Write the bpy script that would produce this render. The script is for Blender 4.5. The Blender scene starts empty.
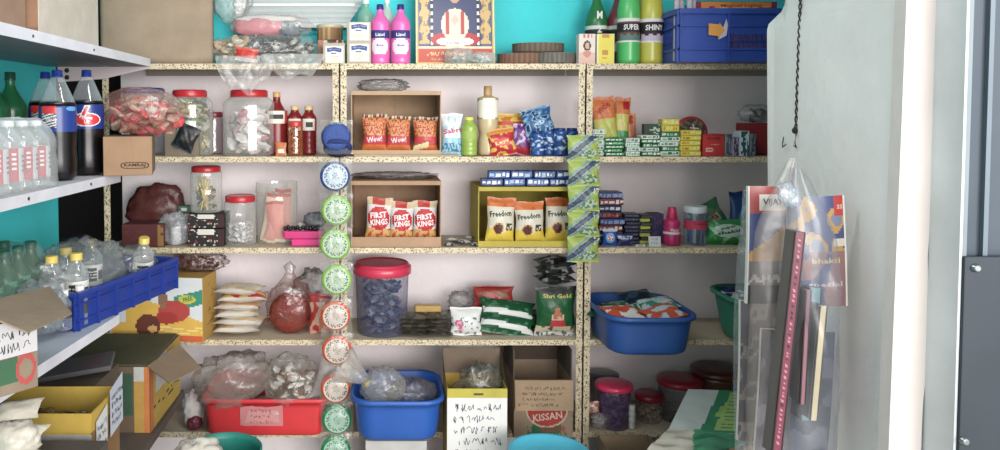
import bpy, math, random
from mathutils import Vector, noise, Euler, Matrix
C = bpy.context.scene
COL = C.collection
PI = math.pi
# ------------------------------------------------------------------ camera
F = 750.0; CX = 382.0; CY = 146.0; PITCH = math.radians(2.3); CAMZ = 1.55
cam_data = bpy.data.cameras.new('camera'); cam = bpy.data.objects.new('camera', cam_data); COL.objects.link(cam)
cam.location = (0, 0, CAMZ); cam.rotation_euler = (PI/2 - PITCH, 0, 0)
cam_data.sensor_fit = 'HORIZONTAL'; cam_data.sensor_width = 36.0; cam_data.lens = F/1000*36.0
cam_data.shift_x = (500-CX)/1000; cam_data.shift_y = (CY-225)/1000
cam_data.clip_start = 0.05
C.camera = cam
# ------------------------------------------------------------------ light
C.view_settings.view_transform = 'Standard'; C.view_settings.look = 'None'
C.view_settings.gamma = 1.0; C.view_settings.use_curve_mapping = False
C.view_settings.exposure = 0.0
W = bpy.data.worlds.new('sky'); C.world = W; W.use_nodes = True
bgn = W.node_tree.nodes['Background']; bgn.inputs['Color'].default_value = (0.97, 0.975, 0.98, 1); bgn.inputs['Strength'].default_value = 1.35
ld = bpy.data.lights.new('daylight_through_shopfront', 'AREA'); ld.shape = 'RECTANGLE'; ld.size = 5.5; ld.size_y = 2.6
ld.energy = 600; ld.color = (1.0, 0.985, 0.96)
lo = bpy.data.objects.new('daylight_through_shopfront', ld); COL.objects.link(lo)
lo.location = (2.7, -4.2, 2.1); lo.rotation_euler = (math.radians(88), 0, math.radians(20))
tl = bpy.data.lights.new('added_overhead_fill', 'AREA'); tl.shape = 'RECTANGLE'; tl.size = 1.2; tl.size_y = 0.12; tl.energy = 12; tl.color = (0.96, 0.98, 1.0)  # unseen fill lamp, added overhead to brighten the top shelf
tlo = bpy.data.objects.new('added_overhead_fill', tl); COL.objects.link(tlo); tlo.location = (-0.15, 1.75, 2.6); tlo.rotation_euler = (math.radians(18), 0, 0)
# ------------------------------------------------------------------ pixel <-> place helpers
def dep(Y, z): return Y*math.cos(PITCH) + (CAMZ-z)*math.sin(PITCH)
def sc(Y, z=1.0): return dep(Y, z)/F
def X(px, Y, z=1.0): return (px-CX)*sc(Y, z)
def Zp(py, Y):
    a = (CY-py)/F
    dy = math.cos(PITCH)+a*math.sin(PITCH); dz = -math.sin(PITCH)+a*math.cos(PITCH)
    return CAMZ + dz/dy*Y
def lin(c):
    def g(x):
        x = x/255.0
        return x/12.92 if x <= 0.04045 else ((x+0.055)/1.055)**2.4
    return (g(c[0]), g(c[1]), g(c[2]), 1.0)
# ------------------------------------------------------------------ materials (all read the part's own printed colours)
MATS = {}
def mat(kind):
    if kind in MATS: return MATS[kind]
    m = bpy.data.materials.new(kind); m.use_nodes = True; nt = m.node_tree; N = nt.nodes; L = nt.links
    b = N['Principled BSDF']; out = N['Material Output']
    at = N.new('ShaderNodeAttribute'); at.attribute_name = 'Col'
    col = at.outputs['Color']
    def nz(scale, detail=4):
        t = N.new('ShaderNodeTexCoord'); n = N.new('ShaderNodeTexNoise'); n.inputs['Scale'].default_value = scale; n.inputs['Detail'].default_value = detail
        L.new(t.outputs['Object'], n.inputs['Vector']); return n
    def vary(n, lo_, hi_):
        r = N.new('ShaderNodeMapRange'); r.inputs['From Min'].default_value = 0.3; r.inputs['From Max'].default_value = 0.7
        r.inputs['To Min'].default_value = lo_; r.inputs['To Max'].default_value = hi_
        L.new(n.outputs['Fac'], r.inputs['Value'])
        mx = N.new('ShaderNodeVectorMath'); mx.operation = 'SCALE'
        L.new(col, mx.inputs[0]); L.new(r.outputs['Result'], mx.inputs['Scale']); return mx.outputs[0]
    def bump(n, s, d=0.01):
        bp = N.new('ShaderNodeBump'); bp.inputs['Strength'].default_value = s; bp.inputs['Distance'].default_value = d
        L.new(n.outputs['Fac'], bp.inputs['Height']); L.new(bp.outputs['Normal'], b.inputs['Normal']); return bp
    b.inputs['Roughness'].default_value = 0.6
    cc = col
    if kind == 'paint':
        cc = vary(nz(3.5), 0.93, 1.05); bump(nz(30), 0.25); b.inputs['Roughness'].default_value = 0.75
    elif kind == 'dirtypaint':
        n = nz(2.2, 8); cc = vary(n, 0.86, 1.04); bump(nz(18), 0.3); b.inputs['Roughness'].default_value = 0.7
    elif kind == 'steel':
        cc = vary(nz(9), 0.85, 1.05); b.inputs['Roughness'].default_value = 0.45; b.inputs['Metallic'].default_value = 0.15
    elif kind == 'darksteel':
        cc = vary(nz(4), 0.85, 1.1); b.inputs['Roughness'].default_value = 0.5; b.inputs['Metallic'].default_value = 0.3
    elif kind == 'card':
        cc = vary(nz(12), 0.86, 1.06); bump(nz(60), 0.15); b.inputs['Roughness'].default_value = 0.85
    elif kind == 'paper':
        cc = vary(nz(20), 0.94, 1.03); b.inputs['Roughness'].default_value = 0.7
    elif kind == 'gloss':
        cc = vary(nz(15), 0.95, 1.04); b.inputs['Roughness'].default_value = 0.28
    elif kind == 'tubplastic':
        cc = vary(nz(8), 0.92, 1.05); b.inputs['Roughness'].default_value = 0.42
    elif kind == 'foil':
        n = nz(45, 3); bump(n, 0.6, 0.006); b.inputs['Roughness'].default_value = 0.36; b.inputs['Specular IOR Level'].default_value = 0.45
    elif kind == 'chrome':
        b.inputs['Metallic'].default_value = 0.9; b.inputs['Roughness'].default_value = 0.3
    elif kind == 'granular':
        n = nz(260, 2); cc = vary(n, 0.6, 1.25); bump(n, 0.8, 0.006)
    elif kind == 'edgestrip':      # speckled cream tape along the shelf lips and posts
        t = N.new('ShaderNodeTexCoord')
        v = N.new('ShaderNodeTexVoronoi'); v.inputs['Scale'].default_value = 125
        L.new(t.outputs['Object'], v.inputs['Vector'])
        r = N.new('ShaderNodeValToRGB'); r.color_ramp.interpolation = 'CONSTANT'
        r.color_ramp.elements[0].color = (0.09, 0.055, 0.04, 1); r.color_ramp.elements[1].position = 0.36
        r.color_ramp.elements[1].color = (1, 1, 1, 1)
        L.new(v.outputs['Distance'], r.inputs['Fac'])
        mx = N.new('ShaderNodeMixRGB'); mx.blend_type = 'MULTIPLY'; mx.inputs['Fac'].default_value = 0.8
        L.new(vary(nz(25), 0.8, 1.05), mx.inputs[1]); L.new(r.outputs['Color'], mx.inputs[2]); cc = mx.outputs[0]
        b.inputs['Roughness'].default_value = 0.55
    if kind in ('clear', 'haze', 'tint', 'film', 'sleeve'):
        tr = N.new('ShaderNodeBsdfTransparent'); gl = N.new('ShaderNodeBsdfGlossy'); df = N.new('ShaderNodeBsdfDiffuse')
        mx1 = N.new('ShaderNodeMixShader'); mx2 = N.new('ShaderNodeMixShader')
        gl.inputs['Roughness'].default_value = {'clear': .08, 'haze': .3, 'tint': .1, 'film': .22, 'sleeve': .35}[kind]
        L.new(col, df.inputs['Color'])
        lw = N.new('ShaderNodeLayerWeight'); lw.inputs['Blend'].default_value = 0.35
        n = nz({'clear': 8, 'haze': 26, 'tint': 8, 'film': 34, 'sleeve': 14}[kind], 3)
        bp = N.new('ShaderNodeBump'); bp.inputs['Strength'].default_value = {'clear': .1, 'haze': .9, 'tint': .1, 'film': .8, 'sleeve': .35}[kind]; bp.inputs['Distance'].default_value = 0.012
        L.new(n.outputs['Fac'], bp.inputs['Height'])
        for q in (gl, df, lw): L.new(bp.outputs['Normal'], q.inputs['Normal'])
        if kind == 'tint': L.new(col, tr.inputs['Color'])
        r = N.new('ShaderNodeMapRange'); lo_, hi_ = {'clear': (.10, .55), 'haze': (.20, .62), 'tint': (.45, .85), 'film': (.07, .38), 'sleeve': (.13, .42)}[kind]
        r.inputs['To Min'].default_value = lo_; r.inputs['To Max'].default_value = hi_
        L.new(lw.outputs['Facing'], r.inputs['Value'])
        L.new(r.outputs['Result'], mx1.inputs['Fac']); L.new(tr.outputs[0], mx1.inputs[1]); L.new(df.outputs[0], mx1.inputs[2])
        mx2.inputs['Fac'].default_value = {'clear': .08, 'haze': .07, 'tint': .08, 'film': .08, 'sleeve': .05}[kind]
        L.new(mx1.outputs[0], mx2.inputs[1]); L.new(gl.outputs[0], mx2.inputs[2]); L.new(mx2.outputs[0], out.inputs['Surface'])
    else:
        L.new(cc, b.inputs['Base Color'])
    MATS[kind] = m; return m
# ------------------------------------------------------------------ mesh builder
TEXTC = {}
def glyphs(s, bold=0.0, shear=0.0):
    k = (s, bold, shear)
    if k in TEXTC: return TEXTC[k]
    cu = bpy.data.curves.new('txt', 'FONT'); cu.body = s; cu.size = 1; cu.align_x = 'CENTER'; cu.align_y = 'CENTER'
    cu.resolution_u = 1; cu.offset = bold; cu.shear = shear; cu.fill_mode = 'FRONT'
    o = bpy.data.objects.new('txt', cu); COL.objects.link(o)
    bpy.context.view_layer.update()
    me = o.to_mesh()
    vs = [tuple(v.co) for v in me.vertices]; fs = [tuple(p.vertices) for p in me.polygons]
    o.to_mesh_clear(); bpy.data.objects.remove(o); bpy.data.curves.remove(cu)
    if vs:
        xs = [v[0] for v in vs]; ys = [v[1] for v in vs]
        mx, my = (min(xs)+max(xs))/2, (min(ys)+max(ys))/2; w = max(xs)-min(xs) or 1; h = max(ys)-min(ys) or 1
        vs = [((v[0]-mx)/w, (v[1]-my)/h) for v in vs]
    TEXTC[k] = (vs, fs); return TEXTC[k]
TONE = {'card': .66, 'foil': .74, 'gloss': .82, 'paper': .78, 'tubplastic': .85}
class MB:
    def __init__(s): s.v = []; s.f = []; s.c = []; s.m = []
    def add(s, vs, fs, col, smooth=False):
        n = len(s.v); s.v += [tuple(v) for v in vs]
        for i, f in enumerate(fs):
            s.f.append(tuple(n+j for j in f)); s.c.append(col[i] if isinstance(col, list) else col); s.m.append(smooth)
        return s
    def xf(s, M, start=0):
        for i in range(start, len(s.v)): s.v[i] = tuple(M @ Vector(s.v[i]))
        return s
    def box(s, x0, x1, y0, y1, z0, z1, col):
        v = [(x, y, z) for x in (x0, x1) for y in (y0, y1) for z in (z0, z1)]
        f = [(0, 1, 3, 2), (4, 6, 7, 5), (0, 4, 5, 1), (2, 3, 7, 6), (0, 2, 6, 4), (1, 5, 7, 3)]
        return s.add(v, f, col)
    def rbox(s, x0, x1, y0, y1, z0, z1, col, r=0.003):      # box with rounded vertical and horizontal edges
        r = min(r, (x1-x0)/2.1, (y1-y0)/2.1, (z1-z0)/2.1)
        def ring(i, z):
            a0, a1, b0, b1 = x0+i, x1-i, y0+i, y1-i; k = max(r-i, 0.0)*0.99+1e-5; q = k*0.3
            return [(a0+k, b0, z), (a1-k, b0, z), (a1-q, b0+q, z), (a1, b0+k, z), (a1, b1-k, z), (a1-q, b1-q, z), (a1-k, b1, z), (a0+k, b1, z), (a0+q, b1-q, z), (a0, b1-k, z), (a0, b0+k, z), (a0+q, b0+q, z)]
        rings = [ring(r, z0), ring(r*.3, z0+r*.3), ring(0, z0+r), ring(0, z1-r), ring(r*.3, z1-r*.3), ring(r, z1)]
        return s.loft(rings, col, caps=True, smooth=False)
    def loft(s, rings, col, caps=False, smooth=True, closed=True):
        n = len(rings[0]); vs = [p for r_ in rings for p in r_]; fs = []; cs = []
        for i in range(len(rings)-1):
            for j in range(n if closed else n-1):
                a, b_ = i*n+j, i*n+(j+1) % n
                fs.append((a, b_, b_+n, a+n)); cs.append(col[i] if isinstance(col, list) else (col(i, j) if callable(col) else col))
        s.add(vs, fs, cs, smooth)
        if caps:
            k = len(s.v)-len(vs)
            first = col[0] if isinstance(col, list) else (col(0, 0) if callable(col) else col)
            last = col[-1] if isinstance(col, list) else (col(len(rings)-2, 0) if callable(col) else col)
            s.f.append(tuple(k+j for j in range(n-1, -1, -1))); s.c.append(first); s.m.append(False)
            s.f.append(tuple(k+(len(rings)-1)*n+j for j in range(n))); s.c.append(last); s.m.append(False)
        return s
    def lathe(s, prof, col, seg=24, cx=0, cy=0, z=0, caps=True, smooth=True):
        rings = [[(cx+r*math.cos(2*PI*k/seg), cy+r*math.sin(2*PI*k/seg), z+h) for k in range(seg)] for r, h in prof]
        if callable(col):
            f = lambda i, j: col(((j+.5)/seg*360.0) % 360, (prof[i][1]+prof[i+1][1])/2)
            return s.loft(rings, f, caps, smooth)
        return s.loft(rings, col, caps, smooth)
    def tube(s, pts, r, col, seg=6, caps=True):
        pts = [Vector(p) for p in pts]; rings = []
        for i, p in enumerate(pts):
            d = (pts[min(i+1, len(pts)-1)]-pts[max(i-1, 0)]).normalized()
            a = d.cross(Vector((0.13, 0.21, 0.97))) if abs(d.z) < .9 else d.cross(Vector((1, 0.1, 0)))
            a.normalize(); b = d.cross(a); rr = r[i] if isinstance(r, list) else r
            rings.append([tuple(p+(a*math.cos(2*PI*k/seg)+b*math.sin(2*PI*k/seg))*rr) for k in range(seg)])
        return s.loft(rings, col, caps)
    def poly(s, pts, col): return s.add(pts, [tuple(range(len(pts)))], col)
    def text(s, t, cx, cz, w, h, col, surf=None, rot=0, bold=0.02, shear=0.0, off=0.0006):
        vs, fs = glyphs(t, bold, shear)
        ca, sa = math.cos(rot), math.sin(rot); out = []
        for x, y in vs:
            x *= w; y *= h; xx, zz = cx+x*ca-y*sa, cz+x*sa+y*ca
            if surf is None: out.append((xx, -off, zz))
            else:
                p = surf(xx, zz)
                out.append((p[0], p[1]-off, p[2]) if isinstance(p, tuple) else (xx, p-off, zz))
        return s.add(out, fs, col)
    def scribble(s, x0, x1, z0, z1, rows, col, seed=0, y=-0.0006, thick=0.0016, surf=None, slope=0):
        thick *= .75; R = random.Random(seed); dz = (z1-z0)/rows
        for r_ in range(rows):
            zc = z1-(r_+.5)*dz; x = x0+R.random()*(x1-x0)*.15; xe = x1-R.random()*(x1-x0)*.25; g = dz*.5
            while x < xe:
                n = R.randint(3, 9); px, pz = x, zc+R.uniform(-.4, .4)*g
                for k in range(n):
                    qx, qz = px+R.uniform(-.18, .42)*g, zc+R.uniform(-.75, .75)*g
                    d = Vector((qx-px, 0, qz-pz)); d.normalize(); nx, nz_ = -d.z*thick/2, d.x*thick/2
                    P = [(px+nx, pz+nz_), (px-nx, pz-nz_), (qx-nx, qz-nz_), (qx+nx, qz+nz_)]
                    P = [(a, b+slope*(a-x0)) for a, b in P]
                    s.add([(a, (surf(a, b)+y if surf else y), b) for a, b in P], [(0, 1, 2, 3)], col); px, pz = qx, qz
                x = max(px, x+.3*g)+R.uniform(.12, .7)*g
        return s
    def mesh(s, name, kind):
        me = bpy.data.meshes.new(name); me.from_pydata(s.v, [], s.f); me.update()
        ca = me.color_attributes.new('Col', 'FLOAT_COLOR', 'CORNER')
        buf = []
        cache = {}
        for p, c in zip(me.polygons, s.c):
            if c not in cache:
                q = lin(c)
                if kind in ('foil', 'gloss', 'paper', 'card', 'tubplastic'):
                    g_ = q[0]*.25+q[1]*.6+q[2]*.15; q = tuple((x*.88+g_*.12)*TONE.get(kind, .86) for x in q[:3])+(1.0,)
                cache[c] = q
            buf += list(cache[c])*p.loop_total
        ca.data.foreach_set('color', buf)
        me.polygons.foreach_set('use_smooth', s.m)
        me.materials.append(mat(kind)); return me
# ------------------------------------------------------------------ object tagging
def link(name, me, parent=None, label=None):
    o = bpy.data.objects.new(name, me); COL.objects.link(o)
    if parent: o.parent = parent
    if label: o['label'] = label
    return o
def thing(name, label, cat, loc, parts, rot=(0, 0, 0), group=None, kind=None, scale=None):
    """parts: one mesh -> the thing is that mesh; a list of (name, mesh[, label[, subparts]]) -> an Empty with children"""
    if isinstance(parts, bpy.types.Mesh): o = bpy.data.objects.new(name, parts)
    else: o = bpy.data.objects.new(name, None); o.empty_display_size = 0.02
    COL.objects.link(o); o.location = loc; o.rotation_euler = rot
    if scale: o.scale = scale
    o['label'] = label; o['category'] = cat
    if group: o['group'] = group
    if kind: o['kind'] = kind
    if isinstance(parts, list):
        for p in parts:
            q = link(p[0], p[1], o, p[2] if len(p) > 2 else None)
            if len(p) > 3:
                for sp in p[3]: link(sp[0], sp[1], q, sp[2] if len(sp) > 2 else None)
    return o
def struct(name, me, loc=(0, 0, 0)):
    o = link(name, me); o.location = loc; o['kind'] = 'structure'; return o
D2R = math.radians
NTH = ['first', 'second', 'third', 'fourth', 'fifth', 'sixth', 'seventh', 'eighth', 'ninth', 'tenth', 'eleventh', 'twelfth', 'thirteenth', 'fourteenth', 'fifteenth', 'sixteenth']
WHITE = (235, 232, 226); KRAFT = (208, 170, 132); DKRAFT = (128, 98, 74); BLACK = (22, 22, 26)
RED = (200, 30, 38); CREAM = (222, 208, 176); LID_RED = (196, 26, 40)
# ------------------------------------------------------------------ the setting
TEAL = (66, 202, 208); LILAC = (238, 228, 230); WALLW = (236, 230, 228)
YF = 3.0; YB = 3.34                                   # shelf fronts, back wall
ZS = {1: Zp(64, YF), 2: Zp(157, YF), 3: Zp(248, YF), 4: Zp(340, YF), 5: Zp(432, YF)}
LX = -1.27                                            # left wall
b = MB(); zc = ZS[1]-0.004
b.add([(-1.16, YB, 0), (2.2, YB, 0), (2.2, YB, zc), (-1.16, YB, zc)], [(0, 1, 2, 3)], LILAC)
b.add([(-1.16, YB, zc), (2.2, YB, zc), (2.2, YB, 2.7), (-1.16, YB, 2.7)], [(0, 1, 2, 3)], TEAL)
b.add([(-1.16, YB, 0), (-1.16, YB, 2.7), (-1.16, YB+.1, 2.7), (-1.16, YB+.1, 0)], [(0, 1, 2, 3)], LILAC)
struct('wall_back', b.mesh('wall_back', 'paint'))
b = MB(); b.box(LX-.1, LX, 0.3, 2.93, 0, 2.7, TEAL); struct('wall_left', b.mesh('wall_left', 'paint'))
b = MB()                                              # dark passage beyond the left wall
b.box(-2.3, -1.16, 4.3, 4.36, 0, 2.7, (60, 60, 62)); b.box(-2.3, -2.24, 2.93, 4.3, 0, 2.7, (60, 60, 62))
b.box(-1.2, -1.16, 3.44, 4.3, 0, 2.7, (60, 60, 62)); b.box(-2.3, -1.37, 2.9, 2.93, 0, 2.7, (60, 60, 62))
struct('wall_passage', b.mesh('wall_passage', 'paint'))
b = MB(); b.box(-2.4, 3.6, -2.5, 4.36, -.05, 0, (186, 180, 172)); struct('floor', b.mesh('floor', 'dirtypaint'))
b = MB(); b.box(-2.4, 2.3, 1.1, 4.36, 2.7, 2.76, (215, 214, 208)); struct('ceiling', b.mesh('ceiling', 'paint'))
# right wall: a plastered pier whose far corner is chipped near the top
b = MB(); XR = X(768, 2.5, 1.2)
Y0, Y1 = 1.86, 2.5
zt = Zp(64, Y1)
def xe(z):                                            # far corner outline: thinner above the chip
    return 0.0
prof = [(0, 0), (0, .4), (0, .8), (0, 1.2), (-.012, Zp(64, 2.5)), (-.014, Zp(30, 2.5)), (-.010, Zp(24, 2.5)), (.026, Zp(12, 2.5)), (.036, Zp(4, 2.5)), (.038, 2.7)]
rings = []
for dx, z in prof:
    rings.append([(XR, Y0, z), (XR+min(dx, 0)*.6, Y1-.09, z), (XR+dx*.6, Y1-.03-abs(dx)*.2, z), (XR+dx, Y1-dx*.3, z), (XR+.34, Y1, z), (XR+.34, Y0, z)])
b.loft(rings, WALLW, caps=True, smooth=False)
struct('wall_right', b.mesh('wall_right', 'paint'))
b = MB(); b.box(2.2, 2.26, Y1, 4.36, 0, 2.7, LILAC); b.box(XR+.30, 2.26, Y1-.02, Y1+.04, 0, 2.7, LILAC); struct('wall_store', b.mesh('wall_store', 'paint'))
# door jamb: unpainted white plaster strip with ragged edge, then grey reveal and the steel shutter guide
xj0, xj1 = X(898, 1.84, 1.4), X(931.5, 1.84, 1.4)
R = random.Random(4); rings = []
for i in range(46):
    z = i*.06; e = R.uniform(-.0022, .0022)+(-.004 if i in (20, 21, 26, 27) else 0); lean = (z-1.2)*.012
    rings.append([(xj0+lean, 1.838, z), (xj1+e+lean, 1.838, z), (xj1+e+lean, 1.88, z), (xj0+lean, 1.88, z)])
b = MB(); b.loft(rings, (214, 204, 199), caps=True, smooth=False); struct('trim_1', b.mesh('trim_1', 'paint'))
b = MB(); b.box(xj1-.04, 3.2, 1.852, 1.96, 0, 2.7, (205, 208, 208)); struct('wall_front', b.mesh('wall_front', 'paint'))
xs0 = X(961, 1.75, 1.4)
b = MB(); b.box(xs0-.006, xs0, 1.74, 1.852, 0, 2.7, (196, 202, 204)); b.box(xs0, xs0+.012, 1.742, 1.852, 0, 2.7, (120, 130, 136))
b.box(xs0+.012, xs0+.5, 1.76, 1.852, 0, 2.7, (66, 76, 86)); b.box(xs0+.055, xs0+.066, 1.748, 1.78, 0, 2.7, (104, 116, 126))
struct('door_1', b.mesh('door_1', 'darksteel'))
# ------------------------------------------------------------------ shutter fittings
zt_ = Zp(256, 1.74); b = MB(); b.rbox(xs0+.001, xs0+.2, 1.732, 1.742, 0.2, zt_, (50, 58, 66), .003)
bolts = []
for py, px in ((268, 977), (441, 971)):
    m = MB(); cx_, cz_ = X(px, 1.73, 1.3), Zp(py, 1.73)
    m.lathe([(.0105, 0), (.0105, .002), (.0085, .004), (.0085, .009), (.006, .0105)], (150, 156, 158), 10); m.xf(Matrix.Translation((cx_, 1.732, cz_)) @ Matrix.Rotation(PI/2, 4, 'X'))
    bolts.append(('bolt', m.mesh('bolt', 'chrome'), 'bright round bolt head'))
thing('shutter_guide_cover', 'dark grey steel cover plate bolted on the shutter guide at far right', 'metal plate', (0, 0, 0), [('plate', b.mesh('plate', 'darksteel'))]+bolts)
# ------------------------------------------------------------------ racks: posts, shelves
STRIP = (204, 188, 158)
bayx = [X(104, YF), X(340, YF), X(584, YF), X(828, YF)]
names = ['left', 'middle', 'right']
def angle(mb, x, y, z0, z1, sx, sy):
    mb.box(min(x, x+sx*.027), max(x, x+sx*.027), y, y+.0025*sy if sy > 0 else y+.0025, z0, z1, STRIP)
    mb.box(min(x, x+sx*.0025), max(x, x+sx*.0025), min(y, y+sy*.027), max(y, y+sy*.027), z0, z1, STRIP)
for i in range(3):
    x0, x1 = bayx[i]+.001, bayx[i+1]-.001
    parts = []
    for sx, xx in ((1, x0), (-1, x1)):
        for yy, sy in ((YF, 1),):
            m = MB(); angle(m, xx, yy, 0.0, ZS[1]+.002, sx, sy)
            if yy != YF: m.c = [LILAC]*len(m.c)
            else:                                     # slots punched through the front face show dark
                z = .05
                while z < ZS[1]-.03:
                    cxs = xx+sx*.0135; m.poly([(cxs-.0025, YF-.0006, z), (cxs+.0025, YF-.0006, z), (cxs+.0025, YF-.0006, z+.009), (cxs-.0025, YF-.0006, z+.009)], (48, 36, 30)); z += .052
            parts.append(('post', m.mesh('post', 'edgestrip' if yy == YF else 'paint')))
    for k in range(1, 6):
        z = ZS[k]; m = MB(); a0, a1 = (x0+.0, x1-.0)
        if i == 0 and k == 1: a0 = X(122, YF)
        # sheet-metal tray: top sheet with folded lip
        m.box(a0+.003, a1-.003, YF+.003, YB-.01, z-.004, z, (186, 172, 150) if k > 1 else (196, 182, 164))
        m.box(a0+.003, a1-.003, YB-.014, YB-.01, z-.03, z-.004, (150, 140, 130))
        lip = MB(); lip.box(a0+.0015, a1-.0015, YF-.0025, YF+.002, z-.021, z+.0015, STRIP)
        parts.append(('shelf', m.mesh('shelf', 'dirtypaint'), None, [('shelf_lip', lip.mesh('shelf_lip', 'edgestrip'), 'cream patterned tape along the front lip')]))
    thing('steel_rack', {0: 'slotted steel rack at the left with jars and the red tub on it', 1: 'slotted steel rack in the middle holding the open cartons of packets', 2: 'slotted steel rack at the right with soap stacks and blue tub'}[i], 'shelf rack', (0, 0, 0), parts, group=None)
# rack back posts leave the wall painted; left wall boards
def board(kind, z, y1, yA=.9, th=.03, x1=-.88, x1b=None, col=(206, 206, 214), label=''):
    xb = x1 if x1b is None else x1b
    m = MB(); rings = [[(LX+.002, yA, z-th), (x1, yA, z-th), (x1, yA, z), (LX+.002, yA, z)], [(LX+.002, y1, z-th), (xb, y1, z-th), (xb, y1, z), (LX+.002, y1, z)]]
    m.loft(rings, lambda i, j: (214, 214, 222) if j == 1 else (112, 110, 116) if j == 0 else col, caps=True, smooth=False)  # underside painted darker, its shade put into the colour
    return m
ZA, ZBd, ZC, ZD = 1.755, Zp(181, 2.50), 0.92, 0.455
ZBd = CAMZ-(190-116)*1.75/750+.0  # board on the left at bottle height
ZBd = 1.358
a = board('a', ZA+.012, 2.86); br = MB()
xg0, xg1 = X(58, 2.84, 1.75), -.885
br.loft([[(xg0, 2.835, ZA-.02), (xg1, 2.835, ZA-.02), (xg1, 2.835, ZA-.028), (xg0+.17, 2.835, ZA-.066), (xg0, 2.835, ZA-.078)], [(xg0, 2.842, ZA-.02), (xg1, 2.842, ZA-.02), (xg1, 2.842, ZA-.028), (xg0+.17, 2.842, ZA-.066), (xg0, 2.842, ZA-.078)]], (196, 180, 182), caps=True, smooth=False)
h = []
for dz in (.034, .06):
    m = MB(); m.lathe([(.009, 0), (.009, .002), (.005, .004)], (34, 28, 30), 10); m.xf(Matrix.Translation((xg0+.035, 2.835, ZA-dz)) @ Matrix.Rotation(PI/2, 4, 'X')); h.append(('rivet', m.mesh('rivet', 'paint'), 'dark rivet'))
rv = []
for py_ in (1.9, 2.3):
    m = MB(); m.lathe([(.004, 0), (.004, .002), (.002, .003)], (70, 64, 66), 8); m.xf(Matrix.Translation((-.88, py_, ZA-.004)) @ Matrix.Rotation(PI/2, 4, 'Y')); rv.append(('screw', m.mesh('screw', 'paint')))
thing('wall_shelf', 'top white steel wall shelf at left carrying the big cartons', 'shelf', (0, 0, 0), [('board', a.mesh('board', 'steel')), ('bracket', br.mesh('bracket', 'paint'), 'pinkish gusset plate with dark rivets', h)]+rv)
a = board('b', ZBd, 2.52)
rv = []
for py_ in (1.86, 2.26):
    m = MB(); m.lathe([(.0045, 0), (.0045, .002), (.002, .003)], (40, 36, 38), 8); m.xf(Matrix.Translation((-.88, py_, ZBd-.014)) @ Matrix.Rotation(PI/2, 4, 'Y')); rv.append(('screw', m.mesh('screw', 'paint')))
thing('wall_shelf', 'white steel wall shelf at left under the dark cola bottles', 'shelf', (0, 0, 0), [('board', a.mesh('board', 'steel'))]+rv)
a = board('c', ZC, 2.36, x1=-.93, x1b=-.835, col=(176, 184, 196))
thing('wall_shelf', 'pale steel wall shelf under the slanting blue crate', 'shelf', (0, 0, 0), [('board', a.mesh('board', 'steel'))])
a = board('d', ZD, 2.96, x1=-.76, x1b=-.79, col=(80, 72, 66)); a.c = [(84, 76, 70)]*len(a.c)
thing('wall_shelf', 'lowest wall shelf carrying the yellow cartons bottom left', 'shelf', (0, 0, 0), [('board', a.mesh('board', 'dirtypaint'))])
# ------------------------------------------------------------------ shape builders
def design(layers, base):
    """printed pattern as a function of (u, v) in 0..1, bottom left origin"""
    def f(u, v):
        c = base
        for L_ in layers:
            k = L_[0]
            if k == 'band' and L_[1] <= v < L_[2]: c = L_[3]
            elif k == 'col' and L_[1] <= u < L_[2]: c = L_[3]
            elif k == 'rect' and L_[1] <= u < L_[3] and L_[2] <= v < L_[4]: c = L_[5]
            elif k == 'oval' and ((u-L_[1])/L_[3])**2+((v-L_[2])/L_[4])**2 < 1: c = L_[5]
            elif k == 'diag' and L_[1] <= v-(u-.5)*L_[3] < L_[2]: c = L_[4]
            elif k == 'blot' and noise.noise(Vector((u*L_[2], v*L_[2], L_[1]*7.3))) > L_[3]: c = L_[4]
        return c
    return f
def pouch(w, h, t, dsg, seed=0, nu=30, nv=34, crimp=.07, texts=(), kind='foil', name='packet', wr=1.0, back=None, slump=0.0):
    R = random.Random(seed); ph = [R.uniform(0, 6.28) for _ in range(6)]; mb = MB()
    def P(u, v, side):
        vv = min(max((v-crimp)/(1-2*crimp), 0), 1); pv = math.sin(PI*vv)**.55 if vv > 0 and vv < 1 else 0.0
        e = abs(2*u-1); pu = max(1-e**2.6, 0)**.6
        k = wr*.006*math.sqrt(w*h)*6*(pu+.25)*(.35+pv*.65)
        wv = k*(math.sin(u*9+ph[0]+v*4)*.5+math.sin(v*13+ph[1]-u*5)*.35+math.sin((u+v)*21+ph[2])*.2)*.35
        y = side*t/2*pu*pv*(1+.25*math.sin(2*PI*v+ph[3])*(slump+.1)-slump*(v-.5)*.9)+wv*(1 if side < 0 else .8)
        x = (u-.5)*w*(1-.10*pv*(1-abs(2*v-1)*.3))+.012*w*math.sin(v*11+ph[4])
        z = v*h+.014*h*math.sin(u*8+ph[5])*(abs(2*v-1)**4)
        return (x, y, z)
    for side in (-1, 1):
        rows = [[P(i/nu, j/nv, side) for i in range(nu+1)] for j in range(nv+1)]
        vs = [p for r_ in rows for p in r_]; fs = []; cs = []
        for j in range(nv):
            for i in range(nu):
                a = j*(nu+1)+i; q = (a, a+1, a+nu+2, a+nu+1); fs.append(q if side < 0 else q[::-1])
                cs.append((dsg if side < 0 or back is None else back)((i+.5)/nu, (j+.5)/nv))
        mb.add(vs, fs, cs, True)
    sf = lambda x, z: P(min(max(x/(w*.92)+.5, 0), 1), min(max(z/h, 0), 1), -1)[1]
    for T in texts:          # (string, u, v, wfrac, hfrac, colour, rot, bold)
        mb.text(T[0], (T[1]-.5)*w, T[2]*h, T[3]*w, T[4]*h, T[5], surf=sf, rot=T[6] if len(T) > 6 else 0, bold=T[7] if len(T) > 7 else .03, off=.0012)
    return mb
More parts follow.
